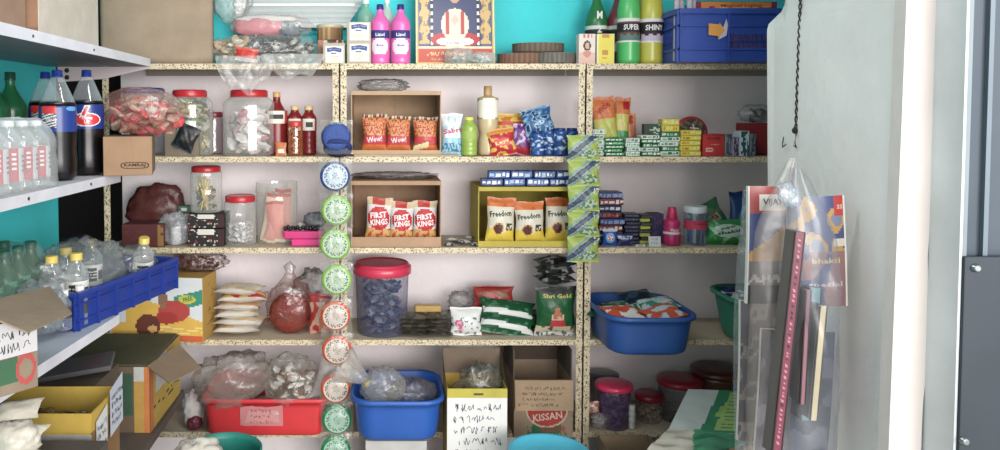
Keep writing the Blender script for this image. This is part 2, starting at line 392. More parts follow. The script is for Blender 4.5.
def lie(mb, tilt=0):         # lay a packet down: front becomes top
    M = Matrix.Rotation(-PI/2, 4, 'X'); mb.xf(M)
    z0 = min(v[2] for v in mb.v); yc = (min(v[1] for v in mb.v)+max(v[1] for v in mb.v))/2
    mb.xf(Matrix.Translation((0, -yc, -z0))); return mb
def base0(mb):
    z0 = min(v[2] for v in mb.v); return mb.xf(Matrix.Translation((0, 0, -z0)))
def cylsurf(r): return lambda x, z: (r*math.sin(x/r), -r*math.cos(x/r), z)
def bottle_parts(h, r, liquid, cap, label=None, lab=(.35, .62), neck=.32, capr=.36, texts=(), body='gloss', seg=22, waist=0.0, ribs=0, shoulder=.72, labcol=None, fill=None, caph=.075):
    """PET bottle: body, cap, wrap label"""
    s0, s1 = shoulder, 1-caph; pr = [(r*.78, 0), (r*.96, .012*h/ h*h), (r, .04*h)]
    n = 26
    for i in range(1, n+1):
        q = .04+(s0-.04)*i/n; rr = r*(1-waist*math.exp(-((q-.30)/.07)**2))
        if ribs and (q < lab[0]-.02): rr *= 1-.035*(.5+.5*math.cos(2*PI*q*ribs))
        pr.append((rr, q*h))
    for i in range(1, 11):
        q = i/10; rr = r*(neck+(1-neck)*(math.cos(q*PI)*.5+.5)**.9); pr.append((rr, (s0+(s1-s0)*.88*q)*h))
    pr += [(r*neck, s1*h), (r*neck*.98, (s1+.01)*h)]
    m = MB(); fl = fill if fill is not None else 1.0
    m.lathe(pr, (lambda a, z: liquid if z < fl*h else labcol if labcol else (200, 215, 215)), seg)
    rn = r*neck
    c = MB(); rc = r*capr; rings = []
    for rr, z in [(rc*1.03, s1*h-.002), (rc*1.03, s1*h+.003), (rc, s1*h+.004), (rc, h*.992), (rc*.86, h)]:
        rings.append([(rr*(1-.035*(k % 2))*math.cos(2*PI*k/28), rr*(1-.035*(k % 2))*math.sin(2*PI*k/28), z) for k in range(28)])
    c.loft(rings, cap, caps=True)
    out = [('bottle_body', m.mesh('bottle_body', body)), ('cap', c.mesh('cap', 'gloss'))]
    if label:
        l = MB(); z0, z1 = lab[0]*h, lab[1]*h; rr = r*1.012
        nl = 14; l.lathe([(rr, z0+(z1-z0)*i/nl) for i in range(nl+1)], lambda a, z: label(((a-270+180) % 360)/360.0, (z-z0)/(z1-z0)), 40, caps=False)
        for T in texts: l.text(T[0], T[1]*r, z0+T[2]*(z1-z0), T[3]*r, T[4]*(z1-z0), T[5], surf=cylsurf(rr+.0004), rot=T[6] if len(T) > 6 else 0, off=.0006, bold=.03)
        out.append(('wrap_label', l.mesh('wrap_label', 'paper')))
    return out
def jar_parts(h, r, lidc, tint=(225, 228, 226), lidr=.8, lidh=.09, seg=30, shoulder=.80, neckr=None, body='clear', facets=0, grips=True):
    nr = neckr or lidr*.94; s1 = 1-lidh
    pr = [(r*.9, 0), (r*.99, .02*h), (r, .06*h)]+[(r*(1-(.025 if grips and abs(q-.5) < .03 else 0)), q*h) for q in [.1+.05*i for i in range(int((shoulder-.1)/.05)+1)]]
    for i in range(1, 8):
        q = i/7; pr.append((r*(nr+(1-nr)*math.cos(q*PI/2)**.9) if q < 1 else r*nr, (shoulder+(s1-shoulder)*q)*h))
    pr.append((r*nr, s1*h+.003))
    m = MB(); m.lathe(pr, tint, seg)
    l = MB(); rings = []; rl = r*lidr
    for rr, z in [(rl, s1*h-.004), (rl*1.02, s1*h), (rl*1.02, h*.975), (rl*.97, h*.995), (rl*.9, h), (rl*.88, h*.99)]:
        rings.append([(rr*(1-.012*(k % 2))*math.cos(2*PI*k/40), rr*(1-.012*(k % 2))*math.sin(2*PI*k/40), z) for k in range(40)])
    l.loft(rings, lidc, caps=True)
    return [('jar_body', m.mesh('jar_body', body)), ('lid', l.mesh('lid', 'gloss'))]
def lumps(n, region, size, pal, seed, kind='foil', flat=.35, name='contents'):
    """a heap of small crumpled pieces; region(R) gives a point"""
    R = random.Random(seed); m = MB()
    for _ in range(n):
        p = region(R); c = R.choice(pal); s_ = size*R.uniform(.7, 1.3)
        rot = Euler((R.uniform(-.9, .9), R.uniform(-.9, .9), R.uniform(0, 6.28))).to_matrix()
        vs = []; fs = []; nu, nv = 6, 4
        for j in range(nv+1):
            for i in range(nu):
                th = PI*j/nv; ph_ = 2*PI*i/nu; q = Vector((math.sin(th)*math.cos(ph_)*s_, math.sin(th)*math.sin(ph_)*s_*.75, math.cos(th)*s_*flat))*(1+R.uniform(-.18, .18))
                vs.append(tuple(rot @ q+Vector(p)))
        for j in range(nv):
            for i in range(nu): fs.append((j*nu+i, j*nu+(i+1) % nu, (j+1)*nu+(i+1) % nu, (j+1)*nu+i))
        kk = R.uniform(.85, 1.08); c2 = tuple(max(0, min(255, int(x*kk))) for x in c)
        m.add(vs, fs, c2, False)
    return m
def cylregion(r, z0, z1):
    def f(R):
        a = R.uniform(0, 2*PI); q = math.sqrt(R.random())*r; return (q*math.cos(a), q*math.sin(a), R.uniform(z0, z1))
    return f
def boxregion(x0, x1, y0, y1, z0, z1): return lambda R: (R.uniform(x0, x1), R.uniform(y0, y1), R.uniform(z0, z1))
def tub(w, d, h, col, taper=.86, rim=.012, corner=.25, wall=.003, seg=7, rimcol=None, lipdrop=.016):
    """rounded rectangular plastic basin"""
    def ring(w_, d_, z, cr):
        pts = []; rx, ry = w_/2-cr, d_/2-cr
        for q, (sx, sy) in enumerate(((1, -1), (1, 1), (-1, 1), (-1, -1))):
            a0 = -PI/2+q*PI/2
            for k in range(seg+1):
                a = a0+k/seg*PI/2; pts.append((sx*rx+cr*math.cos(a), sy*ry+cr*math.sin(a), z))
        return pts
    cr = corner*min(w, d)
    R_ = []
    R_.append(ring(w*taper-.03, d*taper-.03, 0, cr*.7)); R_.append(ring(w*taper-.008, d*taper-.008, .006, cr*.8)); R_.append(ring(w*taper, d*taper, .016, cr*.85))
    for q in (.25, .5, .75, .93): R_.append(ring(w*(taper+(1-taper)*q)-rim*2*q, d*(taper+(1-taper)*q)-rim*2*q, h*q, cr*(.85+.1*q)))
    R_.append(ring(w-rim*2+.004, d-rim*2+.004, h-lipdrop, cr)); R_.append(ring(w-.002, d-.002, h-lipdrop, cr)); R_.append(ring(w, d, h-lipdrop+.003, cr)); R_.append(ring(w, d, h-.004, cr)); R_.append(ring(w-.006, d-.006, h, cr))
    R_.append(ring(w-rim*1.6, d-rim*1.6, h, cr)); R_.append(ring(w-rim*2.1, d-rim*2.1, h-.005, cr))
    for q in (.75, .4, .1): R_.append(ring(w*(taper+(1-taper)*q)-rim*2*q-wall*2, d*(taper+(1-taper)*q)-rim*2*q-wall*2, h*q+.002, cr*(.85+.1*q)))
    R_.append(ring(w*taper-.05, d*taper-.05, .008, cr*.6))
    m = MB(); m.loft(R_, col, caps=True); return m
def bag(w, d, h, col, seed=0, rough=.16, nu=34, nv=22, power=.75, neck=None, kind='haze', freq=2.2, flatbase=True):
    """crumpled film bag: lumpy closed surface; neck=(u, height, radius) gathers it into a tied end"""
    m = MB(); rings = []
    for j in range(nv+1):
        t = j/nv; th = PI*t; zz = -math.cos(th); rr = math.sin(th)**power if 0 < t < 1 else .001
        row = []
        for i in range(nu):
            a = 2*PI*i/nu; x, y, z = rr*math.cos(a), rr*math.sin(a), zz
            nvv = noise.noise(Vector((x*freq+seed*3.1, y*freq, z*freq*1.3+seed)))
            rid = 1-abs(noise.noise(Vector((x*freq*2.3, y*freq*2.3+seed*1.7, z*freq*2.3)))*2.2)
            k = 1+rough*(nvv*1.2+(rid-.6)*.75)
            x, y, z = x*k, y*k, z*(k if z > 0 or not flatbase else 1)
            if neck and t > .8:
                q = (t-.8)/.2
                if q < .5: g = 1-q*1.5
                else: g = .25+(q-.5)*neck[2]
                x = x/max(rr, .2)*g*.55*(1+.25*math.sin(a*7)*q); y = y/max(rr, .2)*g*.55; z = .8+q*neck[1]
            row.append((x*w/2, y*d/2, (max(z, -1 if flatbase else -2)+1)*h/2))
        rings.append(row)
    if flatbase:
        for row in rings:
            for i, p in enumerate(row): row[i] = (p[0], p[1], max(p[2], 0.0))
    m.loft(rings, col, caps=True); return base0(m)
def carton(w, d, h, col, t=.004, openside=None, inner=None, flaps=(), dsg=None, name='carton', texts=(), faces=(12, 12)):
    """cardboard box with real wall thickness. openside 'front' or 'top'"""
    inner = inner or tuple(int(c*.92) for c in col); m = MB(); x0, x1, y0, y1 = -w/2, w/2, 0, d
    walls = {'bottom': (x0, x1, y0, y1, 0, t), 'left': (x0, x0+t, y0, y1, t, h-t), 'right': (x1-t, x1, y0, y1, t, h-t), 'back': (x0+t, x1-t, y1-t, y1, t, h-t)}
    if openside != 'top': walls['top'] = (x0, x1, y0, y1, h-t, h)
    else:
        walls['left'] = (x0, x0+t, y0, y1, t, h); walls['right'] = (x1-t, x1, y0, y1, t, h); walls['back'] = (x0+t, x1-t, y1-t, y1, t, h)
    if openside != 'front': walls['front'] = (x0+t, x1-t, y0, y0+t, t, h if openside == 'top' else h-t)
    for k, q in walls.items(): m.box(*q, col)
    if dsg:
        nu, nv = faces; vs = [(x0+w*i/nu, -.0006, h*j/nv) for j in range(nv+1) for i in range(nu+1)]
        fs = []; cs = []
        for j in range(nv):
            for i in range(nu):
                c = dsg((i+.5)/nu, (j+.5)/nv)
                if c: a = j*(nu+1)+i; fs.append((a, a+1, a+nu+2, a+nu+1)); cs.append(c)
        m.add(vs, fs, cs)
    for T in texts: m.text(T[0], (T[1]-.5)*w, T[2]*h, T[3]*w, T[4]*h, T[5], rot=T[6] if len(T) > 6 else 0, off=.0014)
    return m
def flap(w, l, col, angle, t=.003, bend=.0, n=4):
    """hinged flap: hinge along x at origin, leaning by angle from straight up towards -y"""
    m = MB(); rings = []
    for i in range(n+1):
        q = i/n; a = angle+bend*q; y, z = -math.sin(a)*l*q, math.cos(a)*l*q; ny, nz_ = math.cos(a)*t, math.sin(a)*t
        rings.append([(-w/2, y, z), (w/2, y, z), (w/2, y+ny, z+nz_), (-w/2, y+ny, z+nz_)])
    m.loft(rings, col, caps=True, smooth=False); return m
def printed_box(w, d, h, dsg, nu=10, nv=10, texts=(), side=None, top=None, r=.0015):
    side = side or dsg(.01, .5); top = top or dsg(.5, .99)
    m = MB(); m.rbox(-w/2, w/2, 0, d, 0, h, side, r); vs = [(-w/2+r+(w-2*r)*i/nu, -.0005, r+(h-2*r)*j/nv) for j in range(nv+1) for i in range(nu+1)]
    fs = []; cs = []
    for j in range(nv):
        for i in range(nu): a = j*(nu+1)+i; fs.append((a, a+1, a+nu+2, a+nu+1)); cs.append(dsg((i+.5)/nu, (j+.5)/nv))
    m.add(vs, fs, cs)
    for T in texts: m.text(T[0], (T[1]-.5)*w, T[2]*h, T[3]*w, T[4]*h, T[5], rot=T[6] if len(T) > 6 else 0, off=.0012)
    return m
def crate_parts(L_, d, h, col, cols=5, slots=True, flare=.0):
    """moulded plastic crate: floor, four ribbed walls with slot windows, rim; long side along x, front at y=0"""
    m = MB(); t = .004; m.box(-L_/2+.004, L_/2-.004, .004, d-.004, 0, .006, col)
    def wall(P, Q, nrm):
        P = Vector(P); Q = Vector(Q); n = Vector(nrm); ux = (Q-P).normalized(); Lw = (Q-P).length
        def bx(a0, a1, z0, z1, o0, o1):
            vs = []
            for a in (a0, a1):
                for o in (o0, o1):
                    for z in (z0, z1):
                        p = P+ux*a+n*o; vs.append((p.x, p.y, z))
            m.add(vs, [(0, 1, 3, 2), (4, 6, 7, 5), (0, 4, 5, 1), (2, 3, 7, 6), (0, 2, 6, 4), (1, 5, 7, 3)], col)
        bx(0, Lw, 0, h*.22, -t, 0); bx(0, Lw, h*.52, h*.9, -t, 0); bx(0, Lw, h*.22, h*.26, 0, .006); bx(0, Lw, h*.66, h*.70, 0, .007)
        bx(-.004, Lw+.004, h*.9, h, -t, .012)
        nc = max(2, int(round(cols*Lw/L_)))
        for k in range(nc+1):
            a = Lw*k/nc; bx(max(a-.004, 0), min(a+.004, Lw), 0, h*.95, 0, .010)
        for k in range(nc):
            a0, a1 = Lw*k/nc+.004, Lw*(k+1)/nc-.004; win = slots and k not in (0,)
            if not win: bx(a0, a1, h*.22, h*.52, -t, 0); continue
            ns = max(3, int((a1-a0)/.011))
            for q in range(ns+1):
                aa = a0+(a1-a0)*q/ns; bx(max(aa-.0022, a0-.004), min(aa+.0022, a1+.004), h*.22, h*.52, -t, 0)
            bx(a0, a1, h*.355, h*.385, -t, 0)
    wall((-L_/2, 0, 0), (L_/2, 0, 0), (0, -1, 0)); wall((L_/2, 0, 0), (L_/2, d, 0), (1, 0, 0))
    wall((L_/2, d, 0), (-L_/2, d, 0), (0, 1, 0)); wall((-L_/2, d, 0), (-L_/2, 0, 0), (-1, 0, 0))
    return m
# on-shelf placement: horizontal pixel span -> place and width, at a chosen depth on a given surface
def loc(px, Y, z): return (X(px, Y, z), Y, z)
def wid(px0, px1, Y, z=1.0): return (px1-px0)*sc(Y, z)
def hgt(py0, py1, Y, z=1.0): return (py1-py0)*sc(Y, z)*1.0
ORD = ['lowest', 'second from bottom', 'third from bottom', 'fourth from bottom', 'fifth from bottom', 'sixth from bottom', 'seventh from bottom', 'eighth from bottom', 'ninth from bottom', 'tenth from bottom']
def ordn(k, n): return 'top' if k == n-1 and n > 1 else ORD[k]
# ================================================================== top shelf
z1 = ZS[1]+.0018
# big rounded brown carton
w = wid(103, 212, 3.02, z1)
m = MB(); cr = .055; rings = []
for q, zz in ((.8, 0), (.95, .008), (1, .03), (1, .30), (.97, .34)):
    a = []
    for s_, (sx, sy) in enumerate(((1, -1), (1, 1), (-1, 1), (-1, -1))):
        for k in range(6):
            an = -PI/2+s_*PI/2+k/5*PI/2; c_ = .02; a.append((sx*(w/2-c_)*1+c_*math.cos(an)-(0 if q > .9 else sx*.02), sy*(.14-c_)+c_*math.sin(an)+.14-(0 if q > .9 else sy*.02), zz))
    rings.append(a)
m.loft(rings, (176, 154, 128), caps=True)
tp = MB(); 
for k in range(9): tp.box(-w/2+.02+k*.05, -w/2+.022+k*.05, -.0012, .0, .03, .33, (140, 116, 92))
thing('carton', 'large brown ribbed carton with rounded corners at the left end of the top shelf', 'box', loc(157.5, 3.02, z1), [('carton_body', m.mesh('carton_body', 'card'))], rot=(0, 0, D2R(12)))
# grey ribbed panel against the wall
m = MB(); x0, x1 = X(236, 3.3, 2), X(362, 3.3, 2); zb, ztp = Zp(25, 3.3), Zp(-30, 3.3); rings = []
n = 22
for k in range(n+1):
    zz = zb+(ztp-zb)*k/n; o = .006*(k % 2); rings.append([(x0, 3.285-o, zz), (x1-.06*max(0, 1-k/8), 3.285-o, zz), (x1-.06*max(0, 1-k/8), 3.31, zz), (x0, 3.31, zz)])
m.loft(rings, (178, 184, 184), caps=True, smooth=False)
m.box(x0-.004, x1-.055, 3.276, 3.29, zb-.014, zb+.004, (204, 208, 206)); m.box(x0-.002, x1-.03, 3.274, 3.288, Zp(7, 3.3), Zp(7, 3.3)+.012, (214, 216, 214))
thing('ribbed_panel', 'grey ribbed panel on the turquoise wall above the clear bags', 'panel', (0, 0, 0), m.mesh('ribbed_panel', 'paint'))
m = MB(); m.xf(Matrix()); g = bag(wid(210, 250, 3.25, 2), .06, hgt(-40, 26, 3.25, 2), (190, 190, 186), 3, .2)
thing('dust_sheet', 'smoky grey plastic sheet hanging beside the big ribbed carton', 'plastic sheet', (X(232, 3.25, 2), 3.25, Zp(24, 3.25)), g.mesh('dust_sheet', 'haze'))
# bags on the top shelf
bw = wid(203, 324, 3.12, z1); bh = hgt(31, 62, 3.1, z1)
g = bag(bw, .22, bh, (205, 200, 190), 11, .13, power=.6)
thing('clear_bag', 'long clear plastic bag stuffed with black, white and red goods on the top shelf', 'bag', (X(264, 3.15, z1), 3.15, z1), g.mesh('clear_bag', 'film'))
def reg_ell(w_, d_, h_, x0=-1, x1=1):
    def f(R):
        while True:
            p = (R.uniform(x0, x1), R.uniform(-1, 1), R.uniform(-1, 1))
            if p[0]**2+p[1]**2+p[2]**2 < 1: return (p[0]*w_/2, p[1]*d_/2, p[2]*h_/2+h_/2)
    return f
g = lumps(210, reg_ell(bw*.88, .19, bh*.92, -.2, .92), .019, [(40, 40, 44), (60, 60, 66), (224, 222, 214), (28, 28, 34), (90, 92, 98), (46, 56, 96)], 5)
thing('bagged_goods', 'black and white small packets inside the long clear bag on the top shelf', 'packets', (X(264, 3.15, z1), 3.15, z1+.008), g.mesh('bagged_goods', 'foil'), kind='stuff')
g = lumps(110, reg_ell(bw*.9, .19, bh*.92, -.97, -.2), .019, [(222, 190, 150), (236, 224, 200), (214, 170, 120)], 6)
thing('bagged_snacks', 'cream and tan pieces in the left end of the long clear bag', 'packets', (X(264, 3.15, z1), 3.15, z1+.01), g.mesh('bagged_snacks', 'foil'), kind='stuff')
g = pouch(.095, .055, .03, design([('band', 0, .25, (240, 236, 226)), ('band', .8, 1, (240, 90, 60))], (214, 44, 36)), 4)
thing('red_packet', 'red packet showing at the front of the long clear bag', 'packet', (X(246, 3.05, z1), 3.045, z1+.012), g.mesh('red_packet', 'foil'), rot=(0, D2R(8), 0))
g = bag(wid(233, 316, 3.2, z1), .12, hgt(12, 36, 3.2, z1), (226, 205, 205), 21, .1, power=.7)
thing('clear_bag', 'white and pink cloth bundle in film lying on the long clear bag', 'bag', (X(272, 3.2, z1), 3.2, z1+bh*.92), [('film', g.mesh('film', 'film')), ('pink_cloth', bag(wid(233, 285, 3.2, z1), .09, hgt(14, 34, 3.2, z1), (226, 140, 150), 22, .12).xf(Matrix.Translation((-.05, 0, .004))).mesh('pink_cloth', 'paper')), ('grey_cloth', bag(wid(275, 300, 3.2, z1), .08, hgt(18, 34, 3.2, z1), (110, 130, 138), 23, .2).xf(Matrix.Translation((.075, 0, .003))).mesh('grey_cloth', 'paper')), ('white_cloth', bag(wid(236, 300, 3.2, z1), .07, hgt(12, 20, 3.2, z1), (240, 236, 232), 24, .1).xf(Matrix.Translation((-.02, 0, .065))).mesh('white_cloth', 'paper'))])
# film skirts hanging over the lip
def hang(px0, px1, py0, py1, Y, seed, lab, col=(226, 224, 222), amp=.02):
    m = MB(); nx, nz_ = 26, 14; w_ = wid(px0, px1, Y, 1.7); h_ = Zp(py0, Y)-Zp(py1, Y); rows = []
    for j in range(nz_+1):
        v = j/nz_; row = []
        for i in range(nx+1):
            u = i/nx; q = noise.noise(Vector((u*5+seed, v*3, seed))); pinch = 1-.28*v*v*(1+.4*math.sin(u*9+seed))
            row.append(((u-.5)*w_*pinch, -abs(amp*(q+.25*math.sin(u*23+seed+v*6)))-.004-.02*math.sin(PI*v), -v*h_*(1-.30*abs(2*u-1)**2+.12*math.sin(u*11+seed))))
        rows.append(row)
    m.loft(rows, col, closed=False)
    return thing('plastic_film', lab, 'plastic film', (X((px0+px1)/2, Y, 1.7), Y-.004, Zp(py0, Y)), m.mesh('plastic_film', 'haze'))
hang(217, 275, 56, 92, 2.99, 1.3, 'clumped clear film drooping over the top shelf above the jar of pink packets', amp=.035)
hang(262, 325, 54, 78, 2.99, 4.1, 'pale wrinkled film hanging over the top shelf lip left of the post', (236, 236, 232))
# cartons with blue print
BL = (70, 92, 160); GW = (236, 234, 222)
def ghee(u, v):
    c = (206, 192, 168)
    return c
for (a0, a1, p0, p1, Y, lb, nlab) in ((323, 345, 43, 64, 3.03, 'squat buff carton with one white and blue label on the top shelf', 1), (347, 371, 22, 64, 3.03, 'tall buff carton with two white and blue labels one above the other', 2)):
    w, h = wid(a0, a1, Y, z1), hgt(p0, p1, Y, z1); parts = [('box_body', printed_box(w, .10, h, design([], (204, 190, 166))).mesh('box_body', 'card'))]
    for k in range(nlab):
        lw, lh = w*.82, h*(.8 if nlab == 1 else .42); m = MB(); m.box(-lw/2, lw/2, -.0014, -.0004, 0, lh, GW)
        cx = lw*.02
        m.poly([(-lw*.4, -.002, lh*.62), (-lw*.05, -.002, lh*.70), (lw*.38, -.002, lh*.60), (lw*.40, -.002, lh*.84), (0, -.002, lh*.93), (-lw*.42, -.002, lh*.86)], BL)
        m.box(-lw*.2, lw*.1, -.002, -.0015, lh*.52, lh*.6, (96, 120, 180)); m.scribble(-lw*.35, lw*.35, lh*.72, lh*.86, 1, GW, 3+k, -.0026, .0011); m.scribble(-lw*.3, lw*.3, lh*.1, lh*.42, 3, (210, 196, 130), 5+k, -.002, .001)
        m.xf(Matrix.Translation((.002, -.0004, h*.06+k*h*.5))); parts.append(('label', m.mesh('label', 'paper')))
    thing('carton', lb, 'box', loc((a0+a1)/2, Y, z1), parts)
# small pack behind/above the squat one
w = wid(318, 344, 3.17, z1)
m = printed_box(w, .08, hgt(34, 60, 3.16, z1), design([('blot', 3, 5, .1, (120, 50, 44)), ('blot', 5, 7, .15, (90, 90, 96)), ('col', 0, .2, (190, 120, 100))], (226, 218, 208)), 14, 10)
thing('printed_carton', 'mottled white and maroon printed carton behind the squat buff one', 'box', loc(331, 3.15, z1), m.mesh('printed_carton', 'paper'))
m = MB(); m.lathe([(w*.5, 0), (w*.5, .05), (w*.53, .052), (w*.53, .062), (w*.5, .066)], lambda a, z: (206, 190, 160) if z > .051 else ((172, 134, 96) if int(a/9) % 3 else (214, 176, 120)), 30)
thing('round_tin', 'short tan round tin with a pale lid set on the mottled carton', 'tin', (X(330, 3.19, z1), 3.19, z1+hgt(34, 60, 3.16, z1)), m.mesh('round_tin', 'gloss'))
thing('plastic_bottle', 'pale green bottle with white cap behind the tall buff carton', 'bottle', loc(366, 3.22, z1), bottle_parts(hgt(-2, 66, 3.22, z1), .036, (130, 190, 165), (240, 244, 240), neck=.3, capr=.4))
# pink liquid cleaner bottles
def pinklab(u, v):
    if v > .74 and abs(u-.5) < .2: return (52, 48, 128)
    if ((u-.5)/.15)**2+((v-.42)/.30)**2 < 1: return (240, 226, 240)
    return (236, 96, 182)
for px, lb, Y in ((380, 'pink floor cleaner bottle with navy cap, nearer the buff carton', 3.075), (400.5, 'pink floor cleaner bottle with navy cap, next to the framed picture', 3.075)):
    h = hgt(4, 64, Y, z1)
    thing('cleaner_bottle', lb, 'bottle', loc(px, Y, z1), bottle_parts(h, wid(0, 9.7, Y, z1), (236, 96, 182), (38, 46, 128), pinklab, (.10, .56), neck=.34, capr=.36, shoulder=.66, waist=.04, labcol=(236, 104, 186), texts=[('Lizol', 0, .84, .95, .12, (240, 240, 250)), ('floral', 0, .46, .7, .08, (120, 70, 150))], caph=.08), group='pink cleaner bottles')
thing('plastic_bottle', 'white capped bottle peeping up behind the two pink cleaner bottles', 'bottle', loc(387, 3.2, z1), bottle_parts(hgt(-2, 66, 3.2, z1), .03, (190, 215, 205), (244, 246, 244)))
# framed picture
wf, hf = wid(416, 495, 3.16, 1.9), hgt(-42, 62, 3.16, 1.9)
GOLD = (214, 184, 96)
def art(u, v):
    c = (74, 78, 116)
    if v < .155: return (206, 74, 50)
    if v < .17: return (240, 216, 180)
    if u < .135 or u > .865: c = (96, 104, 138)
    du = min(abs(u-.09), abs(u-.91))
    if du < .055+.02*math.sin(v*40) and v > .2: c = (216, 180, 116) if noise.noise(Vector((u*30, v*24, 2))) > -.25 else (176, 130, 70)
    if abs(u-.185) < .018 or abs(u-.815) < .018: c = (240, 236, 226) if int(v*26) % 2 else (52, 50, 66)
    # red throne seat, seated figure in white with a red stole, bare of any likeness
    if ((u-.5)/.335)**2+((v-.245)/.085)**2 < 1: c = (196, 56, 58)
    if ((u-.5)/.255)**2+((v-.225)/.05)**2 < 1: c = (238, 230, 216)
    if ((u-.5)/.19)**2+((v-.40)/.17)**2 < 1: c = (226, 212, 196)
    if abs(abs(u-.5)-.10) < .028 and .3 < v < .54: c = (198, 70, 66)
    if ((u-.5)/.045)**2+((v-.45)/.045)**2 < 1: c = (232, 186, 172)
    if ((u-.5)/.075)**2+((v-.69)/.065)**2 < 1: c = (206, 160, 132)
    if ((u-.5)/.085)**2+((v-.76)/.045)**2 < 1: c = (190, 60, 56)
    return c
m = MB(); nu, nv = 64, 80; vs = [((i/nu-.5)*(wf-.02), -.0005, .011+j/nv*(hf-.022)) for j in range(nv+1) for i in range(nu+1)]
m.add(vs, [(j*(nu+1)+i, j*(nu+1)+i+1, (j+1)*(nu+1)+i+1, (j+1)*(nu+1)+i) for j in range(nv) for i in range(nu)], [art((i+.5)/nu, (j+.5)/nv) for j in range(nv) for i in range(nu)])
m.scribble(-wf*.38, wf*.4, hf*.085, hf*.15, 1, (250, 226, 150), 8, -.001, .0035); m.scribble(-wf*.36, wf*.3, hf*.045, hf*.085, 1, (240, 200, 170), 9, -.001, .0014)
m.scribble(-wf*.12, wf*.12, hf*.205, hf*.24, 1, (130, 90, 90), 10, -.001, .0016)
fr = MB(); fw = .014
for a in ((-wf/2, wf/2, 0, fw), (-wf/2, wf/2, hf-fw, hf), (-wf/2, -wf/2+fw*.8, fw, hf-fw), (wf/2-fw*.8, wf/2, fw, hf-fw)): fr.box(a[0], a[1], -.006, .012, a[2], a[3], GOLD)
for a in ((-wf/2+.003, wf/2-.003, .003, .007), (-wf/2+.002, -wf/2+.005, .003, hf-.003), (wf/2-.005, wf/2-.002, .003, hf-.003)): fr.box(a[0], a[1], -.0075, -.005, a[2], a[3], (246, 236, 200))
bk = MB(); bk.box(-wf/2+.004, wf/2-.004, 0, .010, .004, hf-.004, (120, 96, 70))
thing('framed_picture', 'gilt framed devotional print of a seated figure on a red seat', 'picture', (X(455.5, 3.14, 1.8), 3.14, z1), [('frame', fr.mesh('frame', 'gloss')), ('print', m.mesh('print', 'gloss'), 'printed picture with a red caption band'), ('backing_board', bk.mesh('backing_board', 'card'))], rot=(D2R(-9), 0, 0))
# packs of clear trays, brown plates
for k, (a0, a1, p0, p1, Y, sd) in enumerate(((444, 474, 47, 64, 3.07, 1), (467, 496, 51, 64, 3.05, 2))):
    g = bag(wid(a0, a1, Y, z1), .12, hgt(p0, p1, Y, z1), (214, 222, 218), 40+sd, .10, power=.42, freq=3)
    c_ = lumps(26, reg_ell(wid(a0, a1, Y, z1)*.8, .08, hgt(p0, p1, Y, z1)*.7), .012, [(206, 216, 212), (180, 196, 190), (230, 232, 228)], 30+sd)
    thing('wrapped_pack', ['greyish wrapped pack at the foot of the framed picture, the left one', 'greyish wrapped pack at the foot of the framed picture, the right one'][k], 'pack', loc((a0+a1)/2, Y+.04, z1), [('film', g.mesh('film', 'haze')), ('filling', c_.mesh('filling', 'foil'))])
def plates(n, r, col, seed):
    out = []
    for k in range(n):
        m = MB(); z = k*.0045; m.lathe([(r*.7, z), (r*.74, z+.001), (r*.98, z+.009), (r, z+.011), (r*.97, z+.0115), (r*.7, z+.004)], lambda a, zz: col if int(a/6) % 2 else tuple(int(c*.86) for c in col), 60)
        out.append(m)
    return out
for nm, a0, a1, p0, p1, Y, c_, lb in (('leaf_plates', 497, 548, 53, 64, 3.13, (170, 128, 104), 'flat stack of brown paper plates right of the wrapped packs'), ('leaf_plates', 512, 564, 43, 54, 3.16, (150, 132, 112), 'upper stack of grey-brown fluted plates lying on the others'), ('foil_bowls', 532, 577, 52, 64, 3.10, (150, 142, 132), 'stack of crinkled silver bowls in film at the right end of the plates')):
    r = wid(a0, a1, Y, z1)/2; zb = z1 if nm != 'leaf_plates' or p0 > 50 else z1+.05
    P_ = plates(9 if zb == z1 else 8, r, c_, 1); parts = [('plate' if 'plates' in nm else 'bowl', q.mesh('plate', 'paper' if 'plates' in nm else 'foil')) for q in P_]
    if nm == 'foil_bowls': parts.append(('film', bag(r*1.9, r*1.5, .045, (205, 208, 206), 51, .14, power=.5).mesh('film', 'haze')))
    thing(nm, lb, 'plates', loc((a0+a1)/2, Y, zb), parts, scale=(1, .72, 1))
# bottles at the right of the top shelf
def darklab(top, mid):
    def f(u, v):
        if v > .86 or v < .06: return (228, 226, 220)
        if .42 < v < .80: return (34, 26, 34)
        if v <= .42 and abs((u-.5)*5) < 1-(v/.42)*.2 and v < .34+.05*math.sin(u*60): return mid
        return top
    return f
h = hgt(-44, 64, 3.07, z1)
for px, r_, Y, liq, cap_, lb, lab_, tx in ((650, 12.3, 3.09, (196, 190, 50), (240, 240, 120), 'yellow-green cleaner bottle with dark printed label, against the blue crate', darklab((60, 30, 44), (200, 186, 206)), 'SHINY'), (628, 11, 3.07, (70, 190, 96), (230, 220, 90), 'bright green cleaner bottle with dark printed label on the top shelf', darklab((110, 60, 60), (90, 130, 120)), 'SUPER')):
    thing('cleaner_bottle', lb, 'bottle', loc(px, Y, z1), bottle_parts(h, wid(0, r_, Y, z1), liq, cap_, lab_, (.20, .42), shoulder=.46, neck=.26, texts=[(tx, 0, .62, 1.5, .24, (240, 238, 235))], labcol=None))
